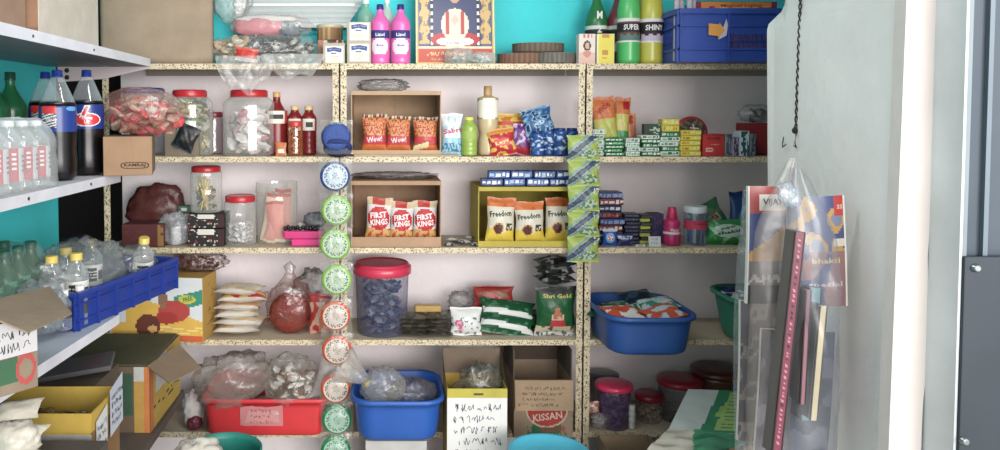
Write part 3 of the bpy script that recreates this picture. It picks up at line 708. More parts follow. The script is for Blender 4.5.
for px, r_, Y, liq, lb in ((596, 11, 3.2, (34, 120, 62), 'dark green cleaner bottle behind the pink and white carton'), (617, 10.5, 3.2, (140, 62, 72), 'maroon cleaner bottle behind the yellow carton')):
    thing('cleaner_bottle', lb, 'bottle', loc(px, Y, z1), bottle_parts(hgt(-14, 66, Y, z1), wid(0, r_, Y, z1), liq, (240, 240, 238), darklab((40, 60, 50), (200, 200, 190)), (.18, .5), shoulder=.52, neck=.30, texts=[('M', 0, 1.4, .5, .3, (240, 240, 240)), ('2', 0, .85, .4, .26, (240, 240, 240))]))
thing('cleaner_bottle', 'clear bottle with faded yellow contents between the green and yellow bottles', 'bottle', loc(640, 3.22, z1), bottle_parts(hgt(-12, 66, 3.22, z1), .036, (190, 190, 130), (240, 240, 238)))
def facecard(u, v):
    c = (240, 222, 212)
    if v < .36: c = (236, 190, 176)
    if ((u-.5)/.24)**2+((v-.60)/.18)**2 < 1: c = (86, 66, 60)
    if ((u-.52)/.13)**2+((v-.60)/.12)**2 < 1: c = (226, 184, 160)
    if ((u-.5)/.26)**2+((v-.34)/.12)**2 < 1: c = (216, 150, 132)
    if v > .86 and .2 < u < .8 and int(u*40) % 2: c = (206, 120, 120)
    return c
def yelcard(u, v):
    if (v > .88 and .28 < u < .72) or (.30 < v < .44 and .3 < u < .62 and int(v*50) % 2) or (.15 < v < .2 and .3 < u < .6): return (206, 150, 60)
    return (240, 222, 70) if u > .04 else (246, 240, 180)
thing('cosmetic_carton', 'white and pink carton printed with a small portrait on the top shelf', 'box', loc(587, 3.02, z1), printed_box(wid(579, 595.5, 3.02, z1), .045, hgt(34, 64, 3.02, z1), facecard, 16, 24, side=(240, 232, 226), top=(246, 244, 240)).mesh('cosmetic_carton', 'paper'))
thing('cosmetic_carton', 'plain yellow carton on the top shelf in front of the maroon bottle', 'box', loc(605.5, 3.02, z1), printed_box(wid(597, 614.5, 3.02, z1), .045, hgt(34, 64, 3.02, z1), yelcard, 14, 24, side=(244, 240, 220)).mesh('cosmetic_carton', 'paper'))
# blue crate on the right with boxes in it
Yc = 3.02; x0, x1 = X(690, Yc, z1), X(690, Yc, z1)+.60
cr_ = crate_parts(.56, .36, hgt(11, 62, 3.0, z1), (34, 72, 168), cols=3)
px_c = 690
ang = D2R(0)
o = thing('plastic_crate', 'blue slotted plastic crate at the right end of the top shelf', 'crate', (X(662, 3.02, z1)+.30, 2.90, z1), [('crate_shell', cr_.mesh('crate_shell', 'tubplastic'))], rot=(0, 0, D2R(0)))
m = MB(); hh = hgt(11, 62, 3.0, z1)
sx = X(712, 2.9, z1)-o.location.x
m.poly([(0, 0, 0), (.036, 0, -.004), (.036, 0, -.014), (.062, 0, .018), (.040, 0, .050), (.040, 0, .040), (0, 0, .044)], (238, 160, 44)); m.xf(Matrix.Translation((sx-.02, -.0115, hh*.50)))
m.poly([(sx+.018, -.0108, hh*.5-.018), (sx+.048, -.0108, hh*.5+.062), (sx+.054, -.0108, hh*.5+.040), (sx+.05, -.0108, hh*.5-.002)], (206, 196, 214))
link('sticker', m.mesh('sticker', 'paper'), o, 'orange arrow sticker')
def orbox(u, v):
    c = (240, 138, 52)
    if u < .07 or u > .93: c = (150, 40, 84)
    if .60 < v < .92 and .3 < u < .9: c = (244, 190, 90)
    if ((u-.2)/.1)**2+((v-.5)/.42)**2 < 1: c = (150, 60, 110)
    return c
zc_ = z1+.13
thing('printed_carton', 'orange and magenta printed carton lying in the blue crate', 'box', (X(737, 2.95, zc_), 2.96, z1+.006), printed_box(wid(690, 772, 2.95, z1), .10, hh+.030, orbox, 30, 14, texts=[('Magical Lights', .56, .925, .5, .06, (190, 40, 40)), ('agarbatti', .85, .90, .16, .03, (120, 60, 60))]).mesh('printed_carton', 'paper'))
for k in range(4):
    m = MB(); m.lathe([(.010, 0), (.011, .004), (.011, .235), (.008, .24)], lambda a, z: (206, 160, 170) if int(z*90) % 2 else (196, 190, 200), 12)
    thing('paper_roll', 'slim pinkish striped roll in the blue crate, %s from the left' % NTH[k], 'roll', (X(669+k*6.2, 3.02, z1), 2.95+.02*(k % 2), z1+.006), m.mesh('paper_roll', 'paper'), group='striped rolls in the blue crate')
# ================================================================== second shelf, left bay
z2 = ZS[2]+.0018
def jar(px0, px1, py0, Y, z, lab, lidc=LID_RED, tint=(226, 228, 224), lidh=.10, lidr=.78, cont=None, pybase=None, name='storage_jar', shoulder=.78, body='clear', extra=(), kindc='jar', rscale=1.0, hh=None):
    r = wid(px0, px1, Y, z)/2*rscale; h = hh or (Zp(py0, Y)-z); px = (px0+px1)/2
    o = thing(name, lab, kindc, loc(px, Y, z), jar_parts(h, r, lidc, tint, lidr, lidh, shoulder=shoulder, body=body)+list(extra))
    if cont: 
        n, size, pal, q, clab, sd = cont; g = lumps(n, cylregion(r*.80-size*.35, size*.7+.004, h*q), size, pal, sd)
        thing('jar_filling', clab, 'sweets', loc(px, Y, z+.001), g.mesh('jar_filling', 'foil'), kind='stuff')
    return o
Yj = 3.13
jar(124, 164, 88, 3.2, z2, 'wide clear jar with a flat blue lid behind the red foil bag', (26, 66, 150), (190, 200, 214), .07, 1.02)
jar(168, 213, 90, 3.12, z2, 'red lidded jar of yellow and green wrapped sweets on the second shelf', cont=(330, .020, [(232, 210, 60), (226, 220, 190), (60, 70, 60), (120, 150, 70), (240, 236, 210), (214, 190, 50), (40, 44, 50)], .86, 'yellow and green wrapped sweets in the red lidded jar', 1), lidr=.74)
jar(206, 223, 112, 3.22, z2, 'slim dark jar with crimson lid behind the jar of yellow sweets', (130, 24, 50), (120, 70, 90), .1, 1.0)
jar(224, 275, 90, 3.12, z2, 'big red lidded jar of white and pink packets on the second shelf', cont=(150, .03, [(240, 232, 226), (236, 214, 210), (244, 240, 236), (224, 150, 160), (230, 200, 200)], .62, 'white and pink flat packets in the big red lidded jar', 2), lidr=.72)
def kek(u, v):
    if .2 < v < .8 and abs(u-.5) < .15: return (236, 226, 214)
    if v > .85 or v < .15: return (216, 180, 120)
    return (120, 20, 26)
SAUCE = (130, 22, 26)
thing('sauce_bottle', 'tall dark red sauce bottle with tan cap right of the big jar', 'bottle', loc(277, 3.14, z2), bottle_parts(Zp(92, 3.14)-z2, wid(0, 10.5, 3.14, z2), SAUCE, (226, 178, 110), design([('col', .36, .66, (236, 230, 216)), ('rect', .4, .35, .62, .7, (60, 60, 60))], (200, 60, 50)), (.50, .70), neck=.34, capr=.36, shoulder=.6))
for px, lb in ((295, 'middle dark red sauce bottle with tan cap, its upper half above a small jar'), (309, 'ribbed dark red sauce bottle with tan cap, rightmost on its shelf')):
    thing('sauce_bottle', lb, 'bottle', loc(px, 3.14, z2), bottle_parts(Zp(106, 3.14)-z2, wid(0, 7.6, 3.14, z2), SAUCE, (224, 196, 130), design([('col', .38, .64, (236, 232, 220)), ('rect', .44, .3, .6, .7, (70, 64, 60))], (190, 70, 58)), (.50, .74), neck=.52, capr=.56, shoulder=.74, ribs=9))
jar(288, 303, 121, 3.07, z2, 'little red lidded jar of orange pickle in front of the sauce bottles', (204, 50, 44), (206, 130, 80), .14, .9, name='small_jar', cont=(60, .007, [(206, 110, 50), (224, 150, 80), (170, 60, 40)], .8, 'orange bits in the little jar by the sauce bottles', 3))
m = pouch(wid(276, 287, 3.03, z2), .055, .008, design([('rect', .2, .2, .8, .5, (240, 230, 220))], (206, 120, 50)), 6)
thing('sachet', 'small orange sachet leaning on the tall sauce bottle', 'packet', loc(281, 3.045, z2), m.mesh('sachet', 'foil'), rot=(D2R(-8), 0, 0))
# ================================================================== second shelf, middle bay
def open_box(px0, px1, py0, py1, z, Y, d, col, lab, inner=None, kind='card', extra=(), lp=4):
    w, h = wid(px0, px1, Y, z), Zp(py0, Y)-z
    m = carton(w, d, h, col, .004, 'front', inner)
    lipm = MB(); lipm.box(-w/2, w/2, -.004, .0, 0, hgt(0, lp, Y, z), tuple(int(c*1.04) for c in col))
    cr_ = MB(); 
    cr_.box(-.0006, .0006, d-.0052, d-.0041, .01, h-.01, tuple(int(c*.8) for c in col))
    fm = flap(w*.98, .05, col, 0); fm.xf(Matrix.Translation((0, -.002, h-.003)) @ Matrix.Rotation(D2R(100), 4, 'X'))
    top = MB(); top.box(-w/2+.001, w/2-.001, -.0035, .0, h-hgt(0, 4, Y, z), h, tuple(int(c*1.02) for c in col))
    return thing('open_carton', lab, 'box', loc((px0+px1)/2, Y, z), [('carton_body', m.mesh('carton_body', kind)), ('front_flap', lipm.mesh('front_flap', kind)), ('top_flap', top.mesh('top_flap', kind)), ('seam', cr_.mesh('seam', kind))]+list(extra))
m = MB(); m.box(-.26, .0, 0, .24, 0, .008, (196, 176, 140)); 
thing('plywood_sheet', 'thin pale board under the upper open carton in the middle', 'board', (X(459, 3.0, z2), 3.004, z2), m.mesh('plywood_sheet', 'card'), scale=(1.62, 1, 1))
zb = z2+.0085
open_box(351, 441, 91, 150, zb, 3.02, .26, KRAFT, 'upper open brown carton holding three orange packets')
def orpack(u, v):
    c = (214, 84, 48)
    if v > .9: c = (196, 190, 150) if noise.noise(Vector((u*9, 3, 1))) > 0 else (120, 40, 40)
    elif v > .45: c = (186, 60, 40) if noise.noise(Vector((u*16, v*18, 4))) > .05 else (226, 150, 90)
    elif v > .22: c = (204, 60, 66)
    else: c = (222, 112, 44)
    return c
for k, (a0, a1, p0) in enumerate(((362, 387, 114), (386, 411, 116), (413, 438, 117))):
    Y = 3.06; w, h = wid(a0, a1, Y, z2), Zp(p0, Y)-zb-.004
    tx = [('Wow!', .5, .34, .62, .16, (244, 220, 226), .12)] if k < 2 else []
    g = pouch(w, h, .05, orpack if k < 2 else (lambda u, v: (240, 222, 160) if v < .34 and u < .62 and abs(v-.1-(u*.2)) < .08 else orpack(u, v)), 60+k, texts=tx)
    thing('noodle_packet', ['orange packet at the left in the upper open carton', 'orange packet in the middle of the upper open carton', 'orange packet with a cream flash at the right in the upper open carton'][k], 'packet', ((X((a0+a1)/2, Y, z2)), Y, zb+.0045), g.mesh('noodle_packet', 'foil'), rot=(D2R(-6), 0, 0), group='orange packets in the upper open carton')
g = bag(wid(358, 408, 3.1, z2), .14, .05, (120, 118, 116), 71, .25, power=.5)
thing('plastic_bag', 'crumpled grey plastic bag on top of the upper open carton', 'bag', (X(383, 3.12, 1.7), 3.12, Zp(91, 3.02)+.001), g.mesh('plastic_bag', 'haze'))
def bluewhite(u, v):
    c = (232, 238, 242)
    if v < .42: c = (150, 204, 226)
    if noise.noise(Vector((u*7, v*7, 9))) > .18: c = (186, 214, 232)
    if .1 < v < .3 and noise.noise(Vector((u*13, v*13, 2))) > 0: c = (60, 130, 170)
    return c
g = pouch(wid(441, 463, 3.06, z2), Zp(113, 3.06)-z2, .04, bluewhite, 80, texts=[('Sabri', .5, .58, .8, .12, (206, 66, 110), .15)])
thing('flour_packet', 'white and pale blue packet left of the small green bottle', 'packet', loc(452, 3.07, z2), g.mesh('flour_packet', 'foil'), rot=(D2R(-7), 0, 0))
thing('drink_bottle', 'small green drink bottle with yellow cap in the middle bay', 'bottle', loc(469, 3.07, z2), bottle_parts(Zp(117, 3.07)-z2, wid(0, 8, 3.07, z2), (150, 180, 60), (220, 218, 70), design([], (166, 190, 80)), (.42, .64), neck=.5, capr=.55, shoulder=.72, ribs=9))
thing('oil_bottle', 'tall bottle with cream label and tan cap behind the crisps', 'bottle', loc(487.5, 3.12, z2), bottle_parts(Zp(86, 3.12)-z2, wid(0, 10.3, 3.12, z2), (206, 184, 140), (196, 156, 104), lambda u, v: (246, 242, 226) if ((u-.5)/.28)**2+((v-.5)/.5)**2 < 1 else (170, 150, 116), (.52, .82), neck=.36, capr=.40, shoulder=.82, waist=.18, caph=.13, labcol=(176, 150, 110)))
g = pouch(wid(495, 527, 3.16, z2), Zp(113, 3.16)-z2, .035, design([('blot', 7, 5, .1, (220, 120, 40)), ('band', .72, .8, (226, 70, 40)), ('band', .9, 1, (230, 190, 70))], (238, 206, 70)), 81)
thing('crisp_packet', 'yellow and orange crisp packet standing at the back of the group', 'packet', loc(511, 3.17, z2), g.mesh('crisp_packet', 'foil'), rot=(D2R(-5), 0, 0))
g = pouch(wid(490, 518, 3.06, z2), Zp(128, 3.06)-z2, .045, design([('blot', 3, 6, .16, (240, 190, 70)), ('band', .8, 1, (226, 150, 50)), ('rect', .2, .35, .8, .62, (226, 80, 90))], (198, 26, 46)), 82, texts=[('Lays', .5, .48, .5, .16, (250, 230, 120), .2)])
thing('crisp_packet', 'red crisp packet in front of the tall cream labelled bottle', 'packet', loc(504, 3.07, z2), g.mesh('crisp_packet', 'foil'), rot=(D2R(-8), D2R(-9), 0))
g = pouch(wid(508, 529, 3.10, z2), Zp(124, 3.10)-z2, .04, design([('blot', 4, 6, .2, (206, 180, 216)), ('band', 0, .3, (176, 30, 60))], (112, 44, 130)), 83)
thing('crisp_packet', 'purple topped crisp packet wedged against the blue wrapped pack', 'packet', loc(519, 3.11, z2), g.mesh('crisp_packet', 'foil'), rot=(D2R(-6), D2R(10), 0))
def bluefoil(u, v):
    q = noise.noise(Vector((u*6, v*9, 5)))
    return (40, 92, 150) if q < -.12 else (90, 150, 196) if q < .12 else (170, 206, 226) if q < .3 else (30, 60, 110)
def blurt(s_):
    def f(u, v):
        e = noise.noise(Vector((u*9, v*7, s_)))
        return (24, 70, 150) if e < .05 else (90, 150, 210) if e < .25 else (206, 224, 240)
    return f
g = 0
for k in range(4):
    h = Zp(128 if k else 131, 3.07+.03*(k % 2))-z2; r_ = wid(0, 6.4, 3.07, z2)
    p_ = bottle_parts(h, r_, (30, 84, 160), (24, 50, 120), blurt(k*2.3), (.2, .8), neck=.8, capr=.82, shoulder=.86)
    thing('deodorant_can', ['leftmost blue can under the tilted blue foil pack', 'blue can second from the left under the tilted foil pack', 'blue can left of the sachet strip, tall one of the row', 'rightmost blue can half behind the lime sachet strip'][k], 'can', loc(537+k*11.5, 3.08+.035*(k % 2), z2), p_)
g = pouch(wid(527, 558, 3.12, z2), .125, .05, bluefoil, 90)
thing('foil_pack', 'square blue foil pack tilted on top of the blue cans', 'pack', (X(542, 3.09, z2), 3.10, Zp(137, 3.09)), g.mesh('foil_pack', 'foil'), rot=(D2R(-10), D2R(-13), 0))
# ================================================================== second shelf, right bay
def maxi(u, v):
    c = (232, 126, 58)
    if v < .30: c = (50, 160, 70)
    elif v < .62: c = (206, 214, 90) if noise.noise(Vector((u*5, v*6, 2))) > -.2 else (240, 190, 80)
    return c
Y = 3.12
g = pouch(wid(598, 622, Y, z2), Zp(96, Y)-z2, .03, maxi, 91, texts=[('uncle', .45, .82, .66, .13, (196, 30, 36), .55)])
thing('snack_packet', 'orange and green snack packet leaning at the left of the soap stacks', 'packet', loc(609, 3.15, z2), g.mesh('snack_packet', 'foil'), rot=(D2R(-6), D2R(-6), 0))
g = pouch(wid(612, 628, 3.16, z2), Zp(97, 3.16)-z2, .03, design([('rect', .5, .8, .9, .95, (196, 30, 36)), ('band', 0, .4, (60, 170, 80)), ('band', .4, .7, (226, 216, 100))], (236, 130, 60)), 92)
thing('snack_packet', 'second orange snack packet just right of the leaning one', 'packet', loc(620, 3.19, z2), g.mesh('snack_packet', 'foil'), rot=(D2R(-5), D2R(4), 0))
g = pouch(wid(626, 637, 3.16, z2), Zp(113, 3.16)-z2, .02, design([('rect', .2, .75, .7, .93, (190, 60, 40))], (230, 140, 96)), 93)
thing('snack_packet', 'small orange packet standing behind the green soap stacks', 'packet', loc(631, 3.2, z2), g.mesh('snack_packet', 'foil'), rot=(D2R(-5), 0, 0))
jar(590, 602, 102, 3.2, z2, 'tan jar with orange lid in the corner of the right bay', (214, 150, 80), (176, 130, 90), .2, .95)
# soap bars
SOAP = {}
def soap(key, w, d, h, a, bcol, ccol):
    if key in SOAP: return SOAP[key]
    m = MB(); m.rbox(-w/2, w/2, 0, d, 0, h, a, .003)
    R = random.Random(hash(key) % 97 if not isinstance(key, str) else sum(map(ord, key)))
    x = -w*.45
    while x < w*.36:
        ww = w*R.uniform(.08, .26); z0 = h*R.uniform(.15, .35); zz = h*R.uniform(.6, .85)
        m.poly([(x, -.0004, z0), (x+ww, -.0004, z0+.001), (x+ww, -.0004, zz), (x+.002, -.0004, zz)], R.choice([bcol, bcol, ccol])); x += ww+w*.05
    SOAP[key] = m.mesh('soap_bar', 'foil'); return SOAP[key]
def stack(px0, px1, py_top, n, Y, z, key, cols, lab, group, d=.06, name='soap_bar', cat='soap', seed=0):
    w = wid(px0, px1, Y, z); H = Zp(py_top, Y)-z; h = H/n; R = random.Random(seed)
    for k in range(n):
        c = cols[k % len(cols)]; me = soap(key+str(k % len(cols))+str(int(w*1000))+'_'+str(int(h*1000)), w, d, h*.97, *c)
        thing(name, '%s, %s of the stack' % (lab, ordn(k, n)), cat, (X((px0+px1)/2, Y, z)+R.uniform(-.004, .004), Y+R.uniform(0, .006), z+k*h), me, rot=(0, 0, R.uniform(-.05, .05)), group=group)
G1 = (24, 120, 66); G2 = (224, 232, 224); G3 = (120, 190, 130)
grn = [(G1, G2, G3), (G1, G3, (240, 244, 240))]; wht = [(G2, (60, 150, 90), (150, 196, 160)), ((206, 220, 210), (40, 130, 76), (150, 196, 160))]
stack(592, 605, 129, 5, 3.05, z2, 'w', wht, 'white and green soap bar behind the lime sachet strip', 'soap bars on the right bay', seed=1)
stack(605, 624, 138, 5, 3.04, z2, 'g', grn, 'green soap bar beside the lime sachet strip', 'soap bars on the right bay', seed=2)
stack(627, 641, 138, 4, 3.03, z2, 'w', wht, 'pale soap bar left of the mixed green stacks', 'soap bars on the right bay', seed=3)
stack(642, 660, 135, 5, 3.05, z2, 'gm', [(G1, G2, (240, 244, 240)), (G2, G1, G3), (G1, G3, G2)], 'green and white soap bar in the centre', 'soap bars on the right bay', seed=4)
stack(661, 680, 132, 5, 3.04, z2, 'gn', [(G2, G1, G3), (G1, G2, G3), (G2, (90, 150, 110), G1)], 'green soap bar next to the yellow stack', 'soap bars on the right bay', seed=5)
m = printed_box(wid(644, 662, 3.14, z2), .03, Zp(124, 3.14)-Zp(135, 3.05), design([('blot', 2, 8, .1, (200, 200, 180)), ('rect', 0, 0, .3, 1, (60, 70, 60))], (36, 84, 56)), 14, 8)
thing('tea_carton', 'dark green printed carton lying on top of the centre soap stack', 'box', (X(653, 3.06, z2), 3.06, Zp(135, 3.05)+.001), m.mesh('tea_carton', 'paper'))
YL = (228, 206, 40)
yb = [(YL, (190, 140, 30), (240, 230, 120)), (YL, (240, 236, 150), (180, 120, 40))]
zy = Zp(132, 3.04)
for k in range(2):
    me = soap('y%d' % k, wid(662, 679, 3.04, z2), .05, .026, *yb[k])
    thing('soap_bar', 'yellow soap bar on the green stack, %s of the two' % ('lower' if k == 0 else 'upper'), 'soap', (X(670.5, 3.05, z2), 3.05, zy+.001+k*.0265), me, group='yellow soap bars')
stack(681, 701, 130, 5, 3.03, z2, 'yy', yb, 'yellow soap bar next to the red carton', 'yellow soap bars', seed=6)
# round red tin
m = MB(); r = wid(674, 706, 3.16, z2)/2; m.lathe([(r*.97, .0), (r, .002), (r, .018), (r*.95, .022), (r*.86, .0235)], (176, 24, 34), 40)
f = MB()
for k in range(40):
    a0, a1 = 2*PI*k/40, 2*PI*(k+1)/40
    for q in range(7):
        r0, r1 = r*.85*q/7, r*.85*(q+1)/7; c = (120, 110, 90) if noise.noise(Vector((math.cos(a0)*q*.6, math.sin(a0)*q*.6, 3))) > 0 else (70, 60, 54)
        f.add([(r0*math.cos(a0), r0*math.sin(a0), .024), (r1*math.cos(a0), r1*math.sin(a0), .024), (r1*math.cos(a1), r1*math.sin(a1), .024), (r0*math.cos(a1), r0*math.sin(a1), .024)], [(0, 1, 2, 3)], c)
f.xf(Matrix.Rotation(PI/2, 4, 'X')); m.xf(Matrix.Rotation(PI/2, 4, 'X'))
f.text('OX', 0, r*.1, r*.8, r*.5, (230, 214, 210), surf=lambda x, z: -.0245, rot=.9)
for q in (m, f): q.xf(Matrix.Translation((0, 0, r)))
thing('round_tin', 'round tin with a deep red rim standing on edge behind the yellow soaps', 'tin', (X(690, 3.16, z2), 3.16, z2+.025), [('tin_body', m.mesh('tin_body', 'gloss')), ('printed_lid', f.mesh('printed_lid', 'gloss'))], rot=(D2R(-4), 0, 0))
m = printed_box(.10, .06, .0245, design([], (110, 100, 96)))
thing('low_carton', 'flat grey carton propping up the round red tin', 'box', (X(690, 3.14, z2), 3.14, z2), m.mesh('low_carton', 'paper'))
def redbox(u, v):
    if ((u-.3)/.2)**2+((v-.28)/.11)**2 < 1 and ((u-.3)/.15)**2+((v-.28)/.06)**2 > 1: return (240, 190, 180)
    return (206, 32, 34) if v < .93 else (170, 24, 28)
m = printed_box(wid(703, 724, 3.03, z2), .07, Zp(134, 3.03)-z2, redbox, 18, 16, texts=[('EVE', .5, .8, .6, .13, (120, 20, 24)), ('cups', .55, .52, .4, .07, (240, 170, 150))])
thing('tea_carton', 'bright red carton right of the yellow soap stack', 'box', loc(713.5, 3.03, z2), m.mesh('tea_carton', 'paper'))
for a0, a1, p0, c, c2, lb in ((725, 732, 134, (70, 84, 110), (150, 150, 140), 'narrow slate carton next to the red one'), (732.5, 739, 137, (64, 60, 100), (180, 160, 190), 'narrow violet carton between the slate and teal ones'), (739.5, 749, 131, (30, 80, 96), (206, 224, 226), 'teal carton with white curled edging'), (750, 756, 134, (50, 56, 70), (120, 130, 140), 'dark slim carton right of the teal one')):
    m = printed_box(wid(a0, a1, 3.03, z2), .06, Zp(p0, 3.03)-z2, design([('blot', a0, 5, .12, c2), ('rect', .0, .0, .12, 1, c2)], c), 10, 16)
    thing('slim_carton', lb, 'box', loc((a0+a1)/2, 3.03, z2), m.mesh('slim_carton', 'paper'))
m = printed_box(wid(747, 790, 3.13, z2), .10, Zp(123, 3.13)-z2, design([], (150, 26, 36)), 6, 6)
thing('red_carton', 'deep red carton at the far right behind the slim cartons', 'box', loc(768, 3.13, z2), m.mesh('red_carton', 'paper'))
g = lumps(26, boxregion(-.045, .045, -.03, .03, .01, .05), .02, [(60, 60, 60), (170, 172, 172), (120, 120, 122), (30, 30, 32)], 33)
thing('wrapped_sachets', 'grey and black sachets in film heaped on the deep red carton', 'packets', (X(757, 3.17, 1.6), 3.17, Zp(123, 3.13)+.002), [('film', bag(.16, .1, .075, (200, 200, 200), 61, .15).mesh('film', 'film')), ('sachet_heap', g.mesh('sachet_heap', 'foil'))])
# ================================================================== third shelf, left bay
z3 = ZS[3]+.0018
jar(191, 222, 166, 3.10, Zp(212, 3.08), 'red lidded jar of yellow spoons and sticks standing on the black cartons', cont=None, lidr=.92, lidh=.11, shoulder=.86)
R = random.Random(8); rj = wid(191, 222, 3.10, z3)/2*.72; hj = Zp(166, 3.1)-Zp(212, 3.08)
for k in range(26):
    m = MB(); a = R.uniform(0, 6.28); q = R.uniform(0, rj); b_ = a+R.uniform(1.5, 4); q2 = R.uniform(0, rj)
    p0 = (q*math.cos(a), q*math.sin(a), .008); p1 = (q2*math.cos(b_), q2*math.sin(b_), hj*R.uniform(.5, .78))
    m.tube([p0, [(p0[i]+p1[i])/2 for i in range(3)], p1], [.0035, .003, .006], (214, 190, 90), 5)
    thing('wafer_stick', 'thin golden stick among others in the red lidded jar on the black cartons', 'snack', loc(206.5, 3.10, Zp(212, 3.08)+.001), m.mesh('wafer_stick', 'gloss'), group='golden sticks in the jar on the black cartons')
g = lumps(50, cylregion(rj*.8, .01, hj*.55), .012, [(160, 40, 40), (90, 60, 50), (190, 150, 80), (60, 90, 60)], 12)
thing('jar_filling', 'red and brown wrapped sweets between the golden sticks', 'sweets', loc(206.5, 3.10, Zp(212, 3.08)+.001), g.mesh('jar_filling', 'foil'), kind='stuff')
def blk(u, v):
    c = (30, 26, 28)
    if v > .70 and .25 < u < .72: return (226, 220, 208)
    if u > .84: return (60, 24, 24)
    q = noise.noise(Vector((u*14, v*9, 6)))
    if q > .34: c = (206, 196, 184)
    if q < -.42: c = (170, 60, 40)
    return c
for k in range(2):
    zz = z3 if k == 0 else Zp(228, 3.03)
    hh_ = (Zp(229, 3.03)-z3) if k == 0 else Zp(212, 3.08)-.002-zz-.001
    m = printed_box(wid(188, 224, 3.03, z3), .13, hh_, blk, 30, 12, side=(34, 28, 30))
    thing('black_carton', ['lower of two flat black printed cartons under the jar of sticks', 'upper of two flat black printed cartons under the jar of sticks'][k], 'box', loc(206, 3.03, zz+.0004), m.mesh('black_carton', 'paper'))
m = bag(wid(160, 192, 3.06, z3), .10, Zp(214, 3.06)-z3, (206, 208, 212), 101, .2, power=.6)
thing('plastic_bag', 'silvery plastic bag left of the black cartons', 'bag', loc(176, 3.08, z3), [('film', m.mesh('film', 'haze')), ('tissue_roll', MB().lathe([(.02, 0), (.021, .002), (.021, .07), (.02, .072)], (226, 226, 228), 16).mesh('tissue_roll', 'paper'))])
m = bag(wid(130, 188, 3.15, z3), .10, Zp(186, 3.15)-z3, (96, 48, 44), 102, .15, power=.6)
thing('brown_bag', 'dark reddish brown plastic bag slumped behind the maroon carton', 'bag', loc(158, 3.2, z3), m.mesh('brown_bag', 'foil'))
m = printed_box(.17, .12, Zp(224, 3.03)-z3, design([('col', .86, 1, (150, 110, 50)), ('blot', 4, 6, .3, (104, 40, 36))], (92, 34, 32)), 14, 8, top=(110, 44, 40))
thing('maroon_carton', 'maroon carton with a tan end at the left of the third shelf', 'box', loc(143, 3.02, z3), m.mesh('maroon_carton', 'paper'))
m = printed_box(.05, .05, .03, design([('rect', .2, .3, .8, .7, (200, 200, 190))], (60, 100, 76)), 8, 8)
thing('plastic_pot', 'small green and white carton tucked between brown bag and jar of sticks', 'box', loc(184, 3.14, Zp(213, 3.14)), m.mesh('plastic_pot', 'paper'))
m = printed_box(.06, .06, Zp(213, 3.14)-z3-.001, design([], (70, 50, 46)), 3, 3)
thing('dark_carton', 'plain dark brown carton under the small green and white one', 'box', loc(184, 3.14, z3), m.mesh('dark_carton', 'card'))
jar(225, 256, 195, 3.1, z3, 'red lidded jar a third full of white balls on the third shelf', cont=(220, .010, [(236, 232, 230), (224, 220, 220), (240, 236, 232)], .42, 'white balls in the bottom of the red lidded jar', 14), lidr=.94, lidh=.12, shoulder=.86)
# glass jar with sachets standing in it
r = wid(256, 298, 3.11, z3)/2; h = Zp(182, 3.11)-z3; m = MB()
m.lathe([(r*.86, 0), (r*.9, .004), (r*.92, .02), (r, h*.72), (r, h*.76), (r*.94, h*.8), (r*1.0, h*.83), (r*.98, h*.98), (r, h)], (214, 214, 204), 30, caps=False)
o = thing('glass_jar', 'open clear jar with standing pink and cream packets', 'jar', loc(277, 3.13, z3), m.mesh('glass_jar', 'clear'))
for k, (dx, dy, hh_, ww, c, tilt, lb) in enumerate(((-.034, -.02, .20, .07, (236, 206, 170), 9, 'cream paper packet leaning left in the open clear jar'), (.002, -.035, .17, .075, (226, 130, 116), -2, 'coral packet at the front of the open clear jar'), (.034, -.01, .20, .075, (206, 140, 130), -3, 'dusty pink packet at the right in the open clear jar'), (-.03, -.035, .11, .05, (232, 150, 140), 14, 'short pink packet low at the left in the open clear jar'), (.02, .02, .215, .07, (236, 222, 200), 1, 'tall cream packet with red print in the open clear jar'))):
    g = pouch(ww, min(hh_, h*.98), .018, design([('band', .9, 1, (190, 60, 50)), ('band', 0, .06, (230, 214, 180))], c), 110+k, nu=8, nv=14)
    thing('paper_packet', lb, 'packet', (X(277, 3.13, z3)+dx, 3.13+dy, z3+.006), g.mesh('paper_packet', 'paper'), rot=(0, D2R(tilt), 0))
w = wid(284, 324, 3.04, z3)
m = MB(); m.rbox(-w*.32, w*.5, 0, .07, 0, .03, (226, 30, 130), .004); m2 = MB(); m2.rbox(-w*.5, w*.5, -.006, .08, .030, .062, (216, 24, 120), .005)
thing('pink_case', 'hot pink plastic case on the third shelf by the hanging scrubber strip', 'case', loc(304, 3.03, z3), [('base', m.mesh('base', 'gloss')), ('lid', m2.mesh('lid', 'gloss'))])
for k in range(15):
    m = MB(); r_ = .0085; m.lathe([(r_*math.sin(PI*i/8)+.0003, r_-r_*math.cos(PI*i/8)) for i in range(9)], (26, 28, 30), 12)
    R = random.Random(k+50); thing('black_bead', 'glossy black bead on the hot pink case, %s from the left in the string' % NTH[k], 'bead', (X(285+k*2.5, 3.03, z3), 3.045+.012*math.sin(k*1.9), z3+.0625+.004*(k % 2)), m.mesh('black_bead', 'gloss'), group='black beads on the pink case')
m = bag(wid(306, 328, 3.1, z3), .05, .07, (110, 112, 116), 121, .22)
thing('grey_pouch', 'dark grey crumpled pouch lying on the back of the hot pink case', 'bag', (X(315, 3.09, z3), 3.082, z3+.0625), m.mesh('grey_pouch', 'foil'))
m = pouch(.05, .05, .02, design([], (228, 224, 214)), 122, nu=8, nv=8)
thing('white_sachet', 'small white sachet tip poking up behind the string of black beads', 'packet', (X(300, 3.1, z3), 3.118, z3+.03), m.mesh('white_sachet', 'foil'), rot=(D2R(-14), D2R(20), 0))
